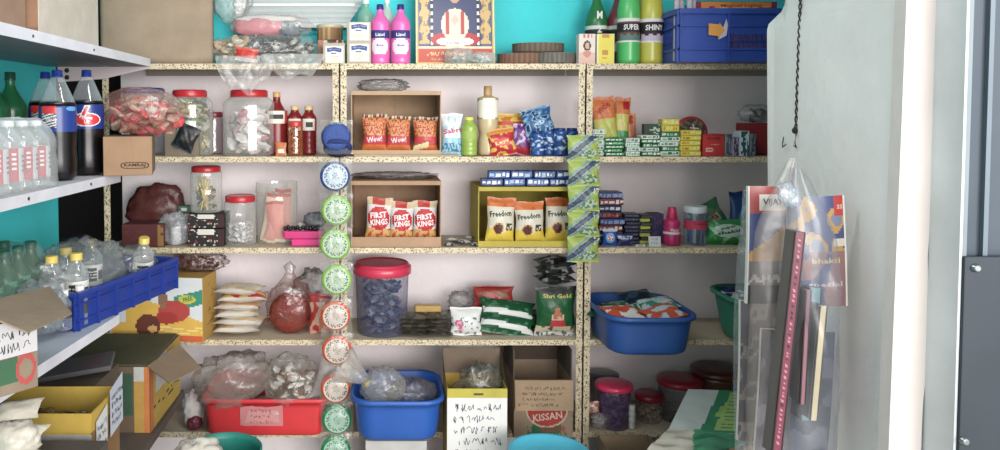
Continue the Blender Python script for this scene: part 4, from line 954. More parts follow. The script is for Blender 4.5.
# ================================================================== third shelf, middle bay
open_box(351, 441, 181, 247, z3, 3.015, .27, (196, 154, 120), 'lower open brown carton holding three red and white packets', lp=10)
def fk(u, v):
    c = (226, 220, 216)
    if ((u-.5)/.46)**2+((v-.56)/.25)**2 < 1: c = (204, 26, 36)
    elif v < .34: c = (222, 170, 96) if noise.noise(Vector((u*7, v*8, 3))) > -.15 else (200, 80, 50)
    elif v > .84: c = (200, 60, 50) if .2 < u < .7 else (214, 190, 150)
    if v < .06: c = (206, 60, 50)
    return c
for k, (a0, a1, p0) in enumerate(((364, 390, 196), (389, 413, 200), (412, 437, 199))):
    Y = 3.06; w, h = wid(a0, a1, Y, z3), Zp(p0, Y)-z3-.012
    g = pouch(w, h, .05, fk, 130+k, texts=[('FIRST', .48, .63, .62, .13, (248, 240, 240), .14), ('KINGS', .52, .48, .66, .13, (248, 240, 240), .14)], nu=20, nv=26)
    thing('snack_packet', ['left red and white packet in the lower open brown carton', 'middle red and white packet in the lower open brown carton', 'right red and white packet in the lower open brown carton'][k], 'packet', (X((a0+a1)/2, Y, z3), Y, z3+.0045), g.mesh('snack_packet', 'foil'), rot=(D2R(-5), D2R([4, 2, 1][k]), 0), group='red and white packets in the open carton')
m = bag(.34, .16, .025, (104, 92, 84), 140, .25, power=.5)
thing('brown_sheet', 'dusty brown plastic sheet crumpled on the lower open carton', 'plastic sheet', (X(395, 3.12, z3), 3.14, Zp(181, 3.015)+.001), m.mesh('brown_sheet', 'haze'))
for k in range(7):
    g = lie(pouch(.045, .05, .012, design([('blot', k, 3, .05, (40, 60, 110)), ('band', .4, .55, (210, 214, 100))], (214, 220, 224)), 141+k, nu=8, nv=8))
    thing('shampoo_sachet', 'small blue and white sachet between the brown and yellow cartons, %s from the left' % NTH[k], 'packet', (X(449+k*4.5, 3.05, z3), 3.05+.05*(k % 3), z3+.0125*(k % 2)), g.mesh('shampoo_sachet', 'foil'), rot=(0, 0, k*1.3), group='sachets between the two open cartons')
YEL = (206, 184, 60)
zy3 = Zp(187, 3.015)
open_box(478, 576, 187, 247, z3, 3.015, .27, YEL, 'yellow open carton holding sunflower oil pouches', inner=(176, 146, 84), lp=6)
def oil(u, v):
    c = (224, 216, 196)
    if v > .80: c = (226, 120, 50) if noise.noise(Vector((u*4, v*5, 7))) > -.2 else (214, 90, 40)
    if v < .30+.06*math.sin(u*9): c = (240, 206, 40)
    if ((u-.40)/.2)**2+((v-.34)/.13)**2 < 1: c = (222, 160, 30)
    if ((u-.40)/.165)**2+((v-.34)/.105)**2 < 1: c = (84, 26, 22)
    if .68 < u < .9 and .3 < v < .46: c = (80, 66, 50) if noise.noise(Vector((u*20, v*20, 7))) > -.1 else c
    return c
for k, (a0, a1, p0, Y) in enumerate(((485, 514, 196, 3.05), (515, 545, 200, 3.05), (544, 573, 196, 3.075), (558, 586, 201, 3.05))):
    w, h = wid(a0, a1, Y, z3), Zp(p0, Y)-z3-.012
    g = pouch(w, h, .05, oil, 150+k, texts=[('Freedom', .47, .66, .74, .13, (36, 60, 44), .10)], nu=22, nv=26)
    if k == 3: continue
    thing('oil_pouch', ['left yellow sunflower oil pouch in the yellow open carton', 'middle yellow sunflower oil pouch in the yellow open carton', 'right yellow sunflower oil pouch, half behind the lime sachet strip'][k], 'pouch', (X((a0+a1)/2, Y, z3), Y, z3+.0045), g.mesh('oil_pouch', 'foil'), rot=(D2R(-5), D2R([3, -1, 2][k]), 0), group='sunflower oil pouches')
def bsoap(k):
    return soap('bs%d' % k, .088, .05, .030, (36, 76, 150) if k % 3 else (24, 56, 120), (224, 234, 244), (150, 190, 226))
zt3 = Zp(187, 3.015)+.0025
nb = 0
for r_, (n_, x0_, zz) in enumerate(((4, 491, 0), (4, 492, 0.031))):
    for k in range(n_):
        thing('detergent_bar', ['lower', 'upper'][r_]+' row blue and white detergent bar on the yellow carton, '+['first', 'second', 'third', 'fourth'][k]+' from left', 'soap', (X(x0_+k*22.6+r_*6, 3.05, z3), 3.03+.004*(k % 2), zt3+zz), bsoap(nb), rot=(0, 0, D2R([-3, 4, 0, 3][k])), group='blue detergent bars'); nb += 1
# ================================================================== third shelf, right bay
dk = [((60, 24, 34), (190, 60, 60), (60, 80, 140)), ((28, 40, 90), (200, 210, 220), (190, 50, 50)), ((120, 30, 36), (226, 210, 200), (40, 50, 90)), ((30, 50, 110), (120, 140, 190), (180, 60, 60))]
stack(599, 623, 192, 8, 3.06, z3, 'dk', dk, 'dark red and blue bar in the tall stack', 'dark biscuit packs', d=.08, name='biscuit_pack', cat='packet', seed=11)
stack(625, 640, 214, 8, 3.08, z3, 'nv', [((36, 38, 66), (70, 74, 110), (120, 120, 140)), ((28, 30, 54), (80, 84, 110), (60, 60, 90))], 'navy bar behind the blue detergent packets', 'navy bars', d=.07, name='soap_bar', seed=12)
stack(641, 651, 215, 8, 3.08, z3, 'gy', [((170, 176, 60), (206, 206, 110), (50, 50, 50)), ((46, 46, 50), (90, 96, 60), (60, 60, 60))], 'yellow or charcoal bar in the striped stack', 'striped stack bars', d=.07, name='soap_bar', seed=13)
def bluep(u, v):
    c = (34, 86, 176)
    if ((u-.5)/.33)**2+((v-.5)/.3)**2 < 1: c = (120, 170, 224)
    if ((u-.5)/.2)**2+((v-.5)/.16)**2 < 1: c = (214, 80, 90) if noise.noise(Vector((u*8, v*8, 1))) > 0 else (236, 240, 246)
    if v > .86: c = (206, 214, 230)
    return c
g = pouch(wid(602, 617, 3.03, z3), Zp(229, 3.03)-z3, .03, bluep, 160)
thing('detergent_packet', 'blue packet with a pale round badge in front of the tall dark stack', 'packet', loc(609.5, 3.035, z3), g.mesh('detergent_packet', 'foil'))
g = pouch(wid(617, 633, 3.04, z3), Zp(234, 3.04)-z3, .03, design([('band', .6, .86, (200, 208, 226)), ('blot', 6, 5, .2, (70, 80, 150))], (30, 38, 90)), 161, texts=[('Surf', .5, .73, .6, .16, (40, 50, 110))])
thing('detergent_packet', 'dark blue packet with white lettering right of the badge packet', 'packet', loc(625, 3.045, z3), g.mesh('detergent_packet', 'foil'))
m = printed_box(wid(651, 664, 3.1, z3), .07, Zp(214, 3.1)-z3, design([('blot', 2, 5, .1, (90, 50, 100))], (40, 44, 84)), 8, 12)
thing('dark_carton', 'navy and plum carton left of the pink bottle', 'box', loc(657, 3.1, z3), m.mesh('dark_carton', 'paper'))
for a0, a1, p0, lb in ((649, 661, 236, 'small white price card in front of the navy carton'), (617, 627, 246, 'low white price card before the dark blue packet'), (636, 645, 244, 'pale card by the striped stack')):
    m = MB(); w, h = wid(a0, a1, 3.03, z3), Zp(p0, 3.03)-z3; m.box(-w/2, w/2, 0, .0015, 0, h, (214, 216, 216)); m.scribble(-w*.4, w*.4, h*.2, h*.9, 2, (120, 120, 130), 5)
    thing('price_card', lb, 'card', loc((a0+a1)/2, 3.018, z3), m.mesh('price_card', 'paper'), rot=(D2R(-10), 0, 0))
r = wid(0, 8.4, 3.07, z3); h = Zp(207, 3.07)-z3; PK = (206, 26, 104)
m = MB(); m.lathe([(r*.9, 0), (r, .004), (r, h*.38), (r*.84, h*.46), (r*.96, h*.56), (r*.9, h*.62), (r*.62, h*.70)], lambda a, z: (150, 50, 100) if z < h*.22 and int(a/20) % 2 else PK, 26)
c = MB(); c.lathe([(r*.60, h*.69), (r*.62, h*.72), (r*.48, h*.98), (r*.44, h)], (200, 22, 92), 22)
l = MB(); l.lathe([(r*1.01, h*.30), (r*1.01, h*.36)], (236, 220, 228), 26, caps=False); l.text('Vanish', 0, h*.42, r*1.1, h*.08, (244, 236, 240), surf=cylsurf(r*1.0), off=.002)
thing('lotion_bottle', 'bright magenta bottle with tapered cap on the third shelf', 'bottle', loc(671.5, 3.07, z3), [('bottle_body', m.mesh('bottle_body', 'gloss')), ('cap', c.mesh('cap', 'gloss')), ('lettering_band', l.mesh('lettering_band', 'paper'))])
# jar with white lid, band, dark sachets
r = wid(684, 706, 3.07, z3)/2; h = Zp(206, 3.07)-z3
lb_ = MB(); lb_.lathe([(r*1.015, h*.42), (r*1.015, h*.64)], lambda a, z: (206, 40, 80) if z > h*.5 else (224, 110, 140), 30, caps=False); lb_.text('Colgate', 0, h*.56, r*1.1, h*.08, (90, 30, 80), surf=cylsurf(r*1.02))
thing('display_jar', 'clear jar with white lid and red band full of dark blue sticks', 'jar', loc(695, 3.08, z3), jar_parts(h, r, (206, 212, 218), (150, 170, 200), .97, .15, shoulder=.84)+[('wrap_label', lb_.mesh('wrap_label', 'paper'))])
for k in range(16):
    a = k*2.4; q = r*.7*math.sqrt((k+.5)/16); m = MB(); m.tube([(q*math.cos(a), q*math.sin(a), .006), (q*math.cos(a+.3), q*math.sin(a+.3), h*.62)], .0055, [(36, 44, 120), (60, 70, 140), (110, 110, 150), (30, 34, 70)][k % 4], 6)
    thing('toothbrush', 'dark blue stick standing among others in the white lidded display jar', 'stick', loc(695, 3.08, z3+.001), m.mesh('toothbrush', 'gloss'), group='sticks in the display jar')
def greenp(u, v):
    c = (28, 146, 66)
    if ((u-.5)/.40)**2+((v-.56)/.26)**2 < 1: c = (196, 222, 206)
    if v > .88: c = (60, 150, 100)
    if noise.noise(Vector((u*6, v*6, 8))) > .3: c = (150, 206, 160)
    return c
g = pouch(wid(706, 748, 3.06, z3), Zp(220, 3.06)-z3, .07, greenp, 170, texts=[('super', .5, .68, .4, .10, (40, 60, 50), .2), ('shakti', .5, .52, .56, .13, (40, 60, 50), .15)], nu=24)
thing('tea_packet', 'big green packet with pale oval lying at the right of the display jar', 'packet', loc(726, 3.07, z3), g.mesh('tea_packet', 'foil'), rot=(D2R(-6), 0, 0))
g = pouch(wid(700, 733, 3.16, z3), .125, .05, design([('rect', .25, .3, .8, .6, (170, 190, 160)), ('blot', 5, 5, .15, (96, 130, 90))], (44, 116, 72)), 171, texts=[('tata', .52, .45, .44, .2, (170, 40, 50), .1)])
thing('tea_packet', 'green packet with red lettering tilted behind the big green one', 'packet', loc(716, 3.15, z3+.045), g.mesh('tea_packet', 'foil'), rot=(D2R(-8), D2R(-28), 0))
g = pouch(wid(729, 752, 3.13, z3), Zp(192, 3.13)-z3, .04, lambda u, v: (90, 150, 190) if abs(math.hypot(u-.7, v-.35)-.34) < .05 else (20, 62, 120), 172)
thing('snack_packet', 'dark blue packet with a curved pale line beside the green packets', 'packet', loc(741, 3.14, z3), g.mesh('snack_packet', 'foil'), rot=(D2R(-4), 0, 0))
# ================================================================== fourth shelf, left bay
z4 = ZS[4]+.0018
def soupbox(u, v):
    c = (226, 230, 232)
    if v < .52-.55*(u-.62) and u > .18 or v < .28: c = (238, 186, 60)
    if v < .10: c = (222, 96, 40)
    if .70 < u and .53+.4*(u-.85) < v < .76+.4*(u-.85): c = (46, 150, 120)
    if ((u-.84)/.09)**2+((v-.665)/.07)**2 < 1: c = (206, 206, 60)
    if ((u-.70)/.17)**2+((v-.47)/.17)**2 < 1: c = (196, 66, 58)
    if ((u-.62)/.12)**2+((v-.36)/.10)**2 < 1: c = (180, 50, 42)
    if ((u-.42)/.13)**2+((v-.22)/.19)**2 < 1: c = (110, 52, 36)
    if ((u-.58)/.05)**2+((v-.66)/.16)**2 < 1: c = (150, 110, 80)
    if ((u-.47)/.05)**2+((v-.18)/.06)**2 < 1: c = (226, 170, 90)
    if u > .55 and .12 < v < .22 and int((v-u*.1)*80) % 3 == 0: c = (250, 226, 130)
    return c
h = Zp(276, 3.0)-z4
m = printed_box(wid(106, 204, 3.0, z4), .16, h, soupbox, 60, 44, side=(196, 152, 60), top=(190, 196, 196), texts=[('FREE', .845, .67, .10, .07, (40, 120, 80), .3)])
m.text('o', 0, 0, 0, 0, WHITE) if False else None
rx = wid(106, 204, 3.0, z4)/2
for k in range(8):
    R = random.Random(k); m.poly([(rx+.0006, .02+R.random()*.12, .03+.026*k), (rx+.0006, .04+R.random()*.1, .035+.026*k), (rx+.0006, .05+R.random()*.08, .05+.026*k)], (150, 110, 50))
thing('printed_carton', 'large white and yellow carton with dish pictures on the fourth shelf', 'box', (X(156, 2.99, z4), 2.985, z4), m.mesh('printed_carton', 'paper'), rot=(0, 0, D2R(-7)))
m = bag(wid(174, 226, 3.1, z4), .10, .085, (110, 78, 70), 201, .2, power=.5)
thing('brown_bag', 'clear bag of reddish brown goods on the yellow carton with dish pictures', 'bag', (X(200, 3.08, z4), 3.10, z4+h+.001), [('film', m.mesh('film', 'haze')), ('goods', lumps(40, boxregion(-.08, .08, -.03, .03, .012, .055), .016, [(126, 70, 62), (150, 90, 80), (96, 56, 50)], 3).mesh('goods', 'foil'))])
for k in range(6):
    H = (Zp(287, 3.08)-z4); hk = H/6
    c1 = [(232, 222, 206), (226, 210, 186), (238, 230, 214), (228, 196, 150), (214, 50, 46), (232, 216, 190)][k]
    g = lie(pouch(.19+.012*math.sin(k*2), .15, hk*1.35, design([('blot', k+2, 4, .12, (226, 190, 140) if k != 4 else (236, 200, 120)), ('band', 0, .14, (244, 238, 228)), ('band', .84, 1, (206, 60, 46))], c1), 210+k, nu=16, nv=14, wr=1.5))
    thing('flour_bag', 'cream packet lying flat by the dish carton, %s of the pile' % ordn(k, 6), 'packet', loc([238, 242, 238, 240, 244, 240][k], 3.10, z4+k*hk*.98), g.mesh('flour_bag', 'foil'), rot=(0, 0, D2R([4, -6, 8, -3, 5, -12][k])), group='cream packets piled on the fourth shelf')
m = MB(); g = bag(wid(268, 314, 3.09, z4), .11, Zp(280, 3.09)-z4, (150, 70, 54), 220, .16, power=.8, neck=(.25, .9, .7))
thing('red_bag', 'tied clear bag of brick red powder on the fourth shelf', 'bag', loc(290, 3.1, z4), [('powder', bag(wid(271, 311, 3.09, z4), .095, (Zp(288, 3.09)-z4)*.86, (128, 46, 36), 221, .14, power=.75).mesh('powder', 'granular')), ('film', g.mesh('film', 'film'))])
m = bag(wid(292, 332, 3.2, z4), .08, Zp(271, 3.2)-z4, (150, 146, 146), 222, .2, power=.7)
thing('grey_bag', 'grey translucent bag behind the brick red powder bag', 'bag', loc(314, 3.22, z4), m.mesh('grey_bag', 'haze'))
g = pouch(wid(308, 330, 3.08, z4), Zp(294, 3.08)-z4, .04, design([('blot', 4, 5, .05, (226, 180, 150)), ('band', .8, 1, (180, 40, 40))], (206, 50, 44)), 223)
thing('red_packet', 'red packet partly behind the hanging scrubber strip on the fourth shelf', 'packet', loc(320, 3.09, z4), g.mesh('red_packet', 'foil'))
thing('blue_cap_bottle', 'small bottle with blue cap lying behind the scrubber strip', 'bottle', (X(318, 3.14, z4), 3.16, Zp(296, 3.14)-.10), bottle_parts(.115, .016, (190, 190, 180), (40, 120, 190), neck=.6, capr=.7))
# ================================================================== fourth shelf, middle bay
r = wid(354, 409, 3.09, z4)/2; h = Zp(263, 3.09)-z4
m = MB(); m.lathe([(r*.86, 0), (r*.9, .006), (r*.97, h*.8), (r*1.0, h*.84), (r*.97, h*.87)], (96, 102, 134), 34)
l = MB(); rings = [(r*1.04, h*.84), (r*1.07, h*.85), (r*1.07, h*.945), (r*1.03, h*.96), (r*.99, h*.965), (r*.97, h*.99), (r*.93, h), (r*.90, h*.985)]
l.lathe(rings, (214, 44, 80), 40)
thing('storage_tub', 'large smoky plastic tub with rose red screw lid in the middle bay', 'jar', loc(382, 3.12, z4), [('jar_body', m.mesh('jar_body', 'haze')), ('lid', l.mesh('lid', 'gloss'))])
g = lumps(170, cylregion(r*.68, .02, h*.74), .020, [(66, 72, 104), (90, 96, 130), (120, 126, 156), (52, 58, 90), (160, 166, 186)], 44)
thing('tub_filling', 'dark blue and grey wrapped goods seen through the smoky tub', 'packets', loc(382, 3.12, z4+.001), g.mesh('tub_filling', 'foil'), kind='stuff')
for k in range(10):
    r_, c_ = divmod(k, 2)
    g = lie(pouch(.115, .13, .022, design([('blot', k, 4, .1, (110, 104, 90)), ('band', .44, .5, (84, 80, 72))], (82, 78, 68)), 230+k, nu=12, nv=10, wr=2))
    thing('dark_pouch', 'dull olive pouch lying %s in the %s pile beside the smoky tub' % (ordn(r_, 5), ['left', 'right'][c_]), 'packet', (X(413+c_*25, 3.09, z4), 3.09, z4+r_*.0165), g.mesh('dark_pouch', 'foil'), rot=(0, 0, D2R(R.uniform(-12, 12))), group='olive pouches by the smoky tub')
m = MB(); m.rbox(-.055, .055, 0, .045, 0, .028, (190, 150, 70), .006)
thing('gold_pack', 'gold wrapped bar on the pile of olive pouches', 'packet', (X(428, 3.09, z4), 3.08, z4+.089), m.mesh('gold_pack', 'foil'))
m = bag(wid(449, 474, 3.18, z4), .09, .085, (150, 146, 146), 240, .2, power=.6)
thing('clear_pouch', 'small clear pouch of something dark on top behind the floral packet', 'bag', (X(461, 3.19, z4), 3.2, Zp(312, 3.19)), m.mesh('clear_pouch', 'haze'))
m = printed_box(wid(445, 545, 3.22, z4), .08, Zp(313, 3.19)-z4, design([], (80, 76, 72)), 3, 3)
thing('dark_carton', 'long low dark carton behind the floral and green packets', 'box', loc(500, 3.17, z4), m.mesh('dark_carton', 'card'))
def floral(u, v):
    c = (232, 232, 230)
    if ((u-.25)/.15)**2+((v-.42)/.14)**2 < 1 or ((u-.3)/.1)**2+((v-.22)/.08)**2 < 1: c = (206, 110, 140) if noise.noise(Vector((u*12, v*12, 1))) > -.2 else (236, 190, 204)
    elif noise.noise(Vector((u*8, v*9, 21))) > .22 and v < .65: c = (110, 120, 130)
    return c
g = pouch(wid(450, 482, 3.06, z4), Zp(308, 3.06)-z4, .045, floral, 241)
thing('flour_packet', 'white packet with pink flowers on the fourth shelf', 'packet', loc(466, 3.06, z4), g.mesh('flour_packet', 'foil'), rot=(D2R(-10), 0, 0))
def maggi(u, v):
    c = (170, 44, 34)
    if .12 < u < .88 and .15 < v < .8: c = (120, 110, 60) if noise.noise(Vector((u*8, v*6, 4))) > 0 else (176, 60, 40)
    if ((u-.5)/.26)**2+((v-.35)/.22)**2 < 1: c = (214, 40, 40)
    if v > .88: c = (150, 34, 30)
    return c
g = pouch(wid(473, 515, 3.15, z4), .095, .03, maggi, 242, texts=[('red', .5, .36, .3, .26, (240, 200, 180))])
thing('spice_packet', 'wide dark red packet propped up behind the green packets', 'packet', (X(494, 3.17, z4), 3.185, Zp(309, 3.17)), g.mesh('spice_packet', 'foil'), rot=(D2R(-10), 0, 0))
def gw(u, v):
    c = (16, 84, 50)
    if .22 < v-.28*(.5-u)*.6 < .46: c = (224, 226, 222)
    elif noise.noise(Vector((u*10, v*8, 2))) > .25: c = (60, 130, 90)
    return c
for k in range(2):
    g = pouch(.235, .095, .06, gw, 245+k, nu=28, nv=14)
    thing('tea_packet', ['lower dark green and white packet lying on the fourth shelf', 'upper dark green and white packet lying on the other'][k], 'packet', (X(506+k*2, 3.07, z4), 3.06+.035*k, z4+.001+k*.046), g.mesh('tea_packet', 'foil'), rot=(D2R(-34), D2R(9-2*k), 0))
def rice(u, v):
    c = (20, 92, 48)
    if v > .86: c = (60, 62, 60)
    if ((u-.52)/.30)**2+((v-.86)/.04)**2 < 1: c = (60, 62, 60)
    w_ = (.62-v)*.5
    if .22 < v < .62 and abs(u-.52) < w_+.02: c = (196, 110, 80) if v > .34 else (206, 50, 64)
    if v < .22: c = (210, 196, 160) if noise.noise(Vector((u*9, v*9, 5))) > -.15 else (90, 90, 84)
    if v < .10: c = (206, 206, 204) if noise.noise(Vector((u*12, v*9, 5))) > -.1 else (90, 90, 90)
    return c
g = pouch(wid(534, 575, 3.05, z4), Zp(286, 3.05)-z4, .07, rice, 248, texts=[('Shri Gold', .52, .81, .7, .08, (206, 190, 90), 0), ('Lal', .52, .40, .3, .12, (226, 190, 150))], nu=24, nv=34)
thing('rice_packet', 'tall dark green packet with a red lamp picture by the right post', 'packet', loc(555, 3.06, z4), g.mesh('rice_packet', 'foil'))
for k in range(3):
    g = lie(pouch(.16, .12, .045, design([('blot', k, 4, .1, (150, 150, 148)), ('blot', k+3, 6, .2, (24, 26, 26))], (56, 60, 58)), 250+k, nu=14, nv=12, wr=2.5))
    thing('dark_pouch', ['lowest crumpled black and silver pouch on the green rice packet', 'middle crumpled black and silver pouch on the green rice packet', 'topmost crumpled black and silver pouch under the shelf lip'][k], 'packet', (X(555, 3.08, z4), 3.09, Zp(287, 3.05)+.002+k*.036), g.mesh('dark_pouch', 'foil'), rot=(0, 0, D2R([3, -5, 6][k])))
# ================================================================== fourth shelf, right bay
TUBB = (26, 80, 156)
w = .36
thing('plastic_tub', 'rounded blue plastic tub jutting out of the fourth shelf in the right bay', 'tub', (X(651.5, 2.8, z4), 2.965, z4+.001), [('tub_shell', tub(w, .42, .152, TUBB, .84, .012, .26).mesh('tub_shell', 'tubplastic'))])
R = random.Random(77)
PAL = [((24, 96, 52), (60, 140, 80)), ((26, 110, 60), (196, 216, 206)), ((216, 84, 44), (236, 226, 216)), ((60, 160, 130), (226, 232, 230))]
def scatter(n, cx, cy, cz, rx, ry, w_, h_, pal, lab, grp, seed, nm='packet', tilt=25, name='sachet', pos=None):
    R = random.Random(seed)
    for k in range(n):
        px_, py_ = (cx+R.uniform(-rx, rx), cy+R.uniform(-ry, ry)) if not pos else (cx+pos[k][0], cy+pos[k][1])
        a, b_ = pal[k % len(pal)]
        g = lie(pouch(w_*R.uniform(.9, 1.15), h_, .02, design([('blot', seed+k, 5, .05, b_), ('band', .9, 1, a)], a), seed*3+k, nu=12, nv=12, wr=1.6))
        thing(name, lab[k % len(lab)] if len(lab) > 1 else lab[0], 'packet', (px_, py_, cz+k*.006), g.mesh(name, 'foil'), rot=(D2R(R.uniform(-tilt, tilt)*.5-6), D2R(R.uniform(-tilt, tilt)*.5), R.uniform(-.6, .6)), group=grp)
tx_, ty_, tz_ = X(651.5, 2.8, z4), 2.975, z4-.028
# packets: green at back left, white-green right, orange along the front
tubitems = [(-.13, .05, .11, .125, (26, 92, 52), (70, 130, 84), 'dark green packet at the back left of the blue tub on the fourth shelf'), (-.03, .08, .12, .13, (28, 100, 58), (120, 170, 130), 'dark green packet at the back centre of the blue tub'), (-.10, -.02, .12, .13, (34, 104, 60), (60, 120, 80), 'dark green packet in the middle of the blue tub'), (.03, .03, .13, .14, (30, 120, 84), (200, 220, 214), 'sea green packet with a pale flash in the blue tub'), (.09, .02, .15, .15, (206, 220, 222), (60, 150, 130), 'white and teal packet on top at the right of the blue tub'), (-.085, -.088, .142, .15, (214, 84, 44), (236, 230, 226), 'orange and white packet at the front left of the blue tub'), (.07, -.088, .142, .16, (218, 90, 50), (200, 220, 232), 'orange and blue packet at the front right of the blue tub'), (.04, .10, .16, .14, (24, 40, 60), (40, 90, 110), 'navy packet lying highest at the back of the blue tub')]
for k, (dx, dy, dz, ww, a, b_, lb) in enumerate(tubitems):
    g = lie(pouch(ww, .11, .03, design([('blot', 300+k, 4, .08, b_)], a), 300+k, nu=16, nv=14, wr=1.8))
    thing('sachet', lb, 'packet', (tx_+dx, ty_+dy, tz_+dz+.012), g.mesh('sachet', 'foil'), rot=(D2R(14 if dy < -.05 else 10), D2R(R.uniform(-8, 8)), R.uniform(-.3, .3)))
g = lumps(60, boxregion(-.105, .105, -.10, .10, .055, .12), .024, [(30, 80, 50), (60, 60, 60), (180, 190, 190)], 88)
thing('tub_filling', 'dim lower layer of green packets inside the blue tub', 'packets', (tx_, ty_, tz_), g.mesh('tub_filling', 'foil'), kind='stuff')
g = pouch(.05, .075, .02, design([('blot', 3, 6, .05, (196, 190, 190))], (170, 44, 44)), 320)
thing('red_packet', 'small red and white packet squeezed between post and blue tub', 'packet', loc(597, 3.13, z4), g.mesh('red_packet', 'foil'), rot=(D2R(-15), D2R(15), 0))
w = .40
thing('plastic_tub', 'sea green plastic tub half behind the hanging magazines', 'tub', (X(719, 3.0, z4)+.20, 3.0, z4+.001), [('tub_shell', tub(w, .34, .19, (22, 140, 112), .78, .012, .28).mesh('tub_shell', 'tubplastic'))])
cx_ = X(719, 3.0, z4)+.11
for k, (dx, dy, a, b_, lb) in enumerate(((-.02, .02, (206, 214, 216), (40, 50, 60), 'black and white packet on top in the sea green tub'), (-.02, .07, (40, 60, 110), (20, 30, 60), 'navy packet at the back of the sea green tub'), (-.01, -.05, (220, 222, 220), (90, 60, 60), 'white packet at the front of the sea green tub'))):
    g = lie(pouch(.13, .12, .03, design([('blot', 330+k, 6, .08, b_)], a), 330+k, nu=14, nv=12, wr=1.8))
    thing('sachet', lb, 'packet', (cx_+dx, ty_+dy, z4+.15+.012*k), g.mesh('sachet', 'foil'), rot=(D2R(22), 0, .3*k))
# ================================================================== fifth shelf, left bay
z5 = ZS[5]+.0018
def at(px, py, Y): return (X(px, Y, Zp(py, Y)), Y, Zp(py, Y))
def atz(px, py, z):           # point of a level plane seen at a pixel
    lo_, hi_ = .5, 6.0
    for _ in range(50):
        m_ = (lo_+hi_)/2
        if (Zp(py, m_) > z): lo_ = m_
        else: hi_ = m_
    return (X(px, lo_, z), lo_, z)
Y5 = 2.93; w = wid(198, 330, Y5, .45); h5 = (Zp(400, Y5)-z5)
ty = Y5+.18
thing('plastic_tub', 'red rectangular plastic tub with a torn paper label on the bottom left shelf', 'tub', (X(264, Y5, .4), ty, z5+.001), [('tub_shell', tub(w, .36, h5, (214, 34, 44), .90, .012, .14).mesh('tub_shell', 'tubplastic'))])
m = MB(); lw, lh = wid(240, 283, Y5, .4), .085; R = random.Random(2); n = 14
pts = [(-lw/2+lw*k/n, 0, R.uniform(-.004, .004)) for k in range(n+1)]+[(lw/2-lw*k/n, 0, lh+R.uniform(-.004, .004)) for k in range(n+1)]
m.poly([(p[0], -.0016, p[2]) for p in pts], (212, 130, 130)); m.poly([(-lw*.4, -.0022, lh*.16), (lw*.42, -.0022, lh*.2), (lw*.38, -.0022, lh*.8), (-lw*.3, -.0022, lh*.78)], (220, 150, 148)); m.scribble(-lw*.3, lw*.3, lh*.1, lh*.9, 3, (170, 60, 70), 6, -.0028)
o = thing('paper_label', 'torn pinkish paper label stuck on the front of the red tub', 'label', (X(261, Y5, .4), Y5+.018, z5+.045), m.mesh('paper_label', 'paper'), rot=(D2R(7), 0, 0))
zr = z5+h5
g = bag(wid(198, 275, 2.95, .6), .26, .20, (168, 158, 150), 301, .22, power=.7)
thing('clear_bag', 'loose wrinkled clear bag flopping over the left rim of the red tub', 'bag', (X(236, 2.98, .6), 3.02, z5+.11), g.mesh('clear_bag', 'haze'), rot=(0, D2R(-14), 0))
g = bag(wid(262, 318, 2.98, .6), .20, .21, (214, 206, 196), 302, .24, power=.8)
c_ = lumps(70, boxregion(-.08, .08, -.06, .06, .03, .15), .022, [(236, 232, 224), (226, 220, 210), (170, 110, 60), (120, 80, 50), (206, 200, 190)], 303)
thing('clear_bag', 'clear bag of white and brown pieces standing in the red tub', 'bag', (X(290, 2.98, .6), 3.02, z5+.10), [('film', g.mesh('film', 'film')), ('contents', c_.mesh('contents', 'foil'))])
g = pouch(.12, .20, .05, design([], (190, 178, 176)), 304, nu=14, nv=16, wr=3)
thing('white_bag', 'greyish white crumpled bag leaning on the right rim of the red tub', 'bag', (X(322, 2.97, .6), 2.99, z5+.12), g.mesh('white_bag', 'foil'), rot=(D2R(-10), D2R(16), 0))
g = bag(.30, .16, .10, (206, 196, 190), 305, .3)
thing('clear_bag', 'flat pale bag spread along the bottom of the red tub', 'bag', (X(275, 2.98, .5), 3.03, z5+.03), g.mesh('clear_bag', 'haze'))
g = bag(wid(180, 204, 2.98, .4), .12, hgt(388, 425, 2.98, .4), (214, 204, 202), 306, .18, power=.7)
thing('white_sack', 'small white and maroon sack beside the left end of the red tub', 'bag', (X(190, 3.0, .4), 3.07, z5), [('cloth', g.mesh('cloth', 'paper')), ('maroon_patch', bag(.06, .05, .06, (120, 40, 60), 307, .2).xf(Matrix.Translation((.012, -.05, .0))).mesh('maroon_patch', 'foil'))])
# pale sack behind (in shade)
# ================================================================== fifth shelf, middle bay
Yb5 = 2.76; zb5 = Zp(445, Yb5)
w = wid(349, 446, Yb5, .4); hb = Zp(402, Yb5)-zb5
m = printed_box(wid(366, 426, 2.86, .2), .18, zb5-.003, design([], (206, 204, 200)), 4, 6)
thing('white_carton', 'plain white carton standing on the floor under the blue tub', 'box', (X(396, 2.82, .2), 2.80, .0), m.mesh('white_carton', 'card'))
t_ = tub(w, .36, hb, (22, 88, 178), .84, .012, .24)
thing('plastic_tub', 'bright blue tub holding a knotted clear bag, at the bottom of the middle bay', 'tub', (X(398, Yb5, .4), Yb5+.18, zb5), [('tub_shell', t_.mesh('tub_shell', 'tubplastic'))], rot=(D2R(10), 0, 0) if False else (0, 0, 0))
g = bag(.17, .16, .15, (176, 172, 164), 311, .16, power=.8)
n_ = MB(); 
rr = []
for k in range(9):
    q = k/8; rr.append([((.016+.055*q**1.3)*(1+.22*math.sin(5*a*2*PI/20+q*2))*math.cos(a*2*PI/20), (.016+.035*q)*math.sin(a*2*PI/20), q*.13) for a in range(20)])
n_.loft(rr, (196, 192, 184)); n_.xf(Matrix.Translation((-.055, 0, .095)) @ Matrix.Rotation(D2R(-58), 4, 'Y'))
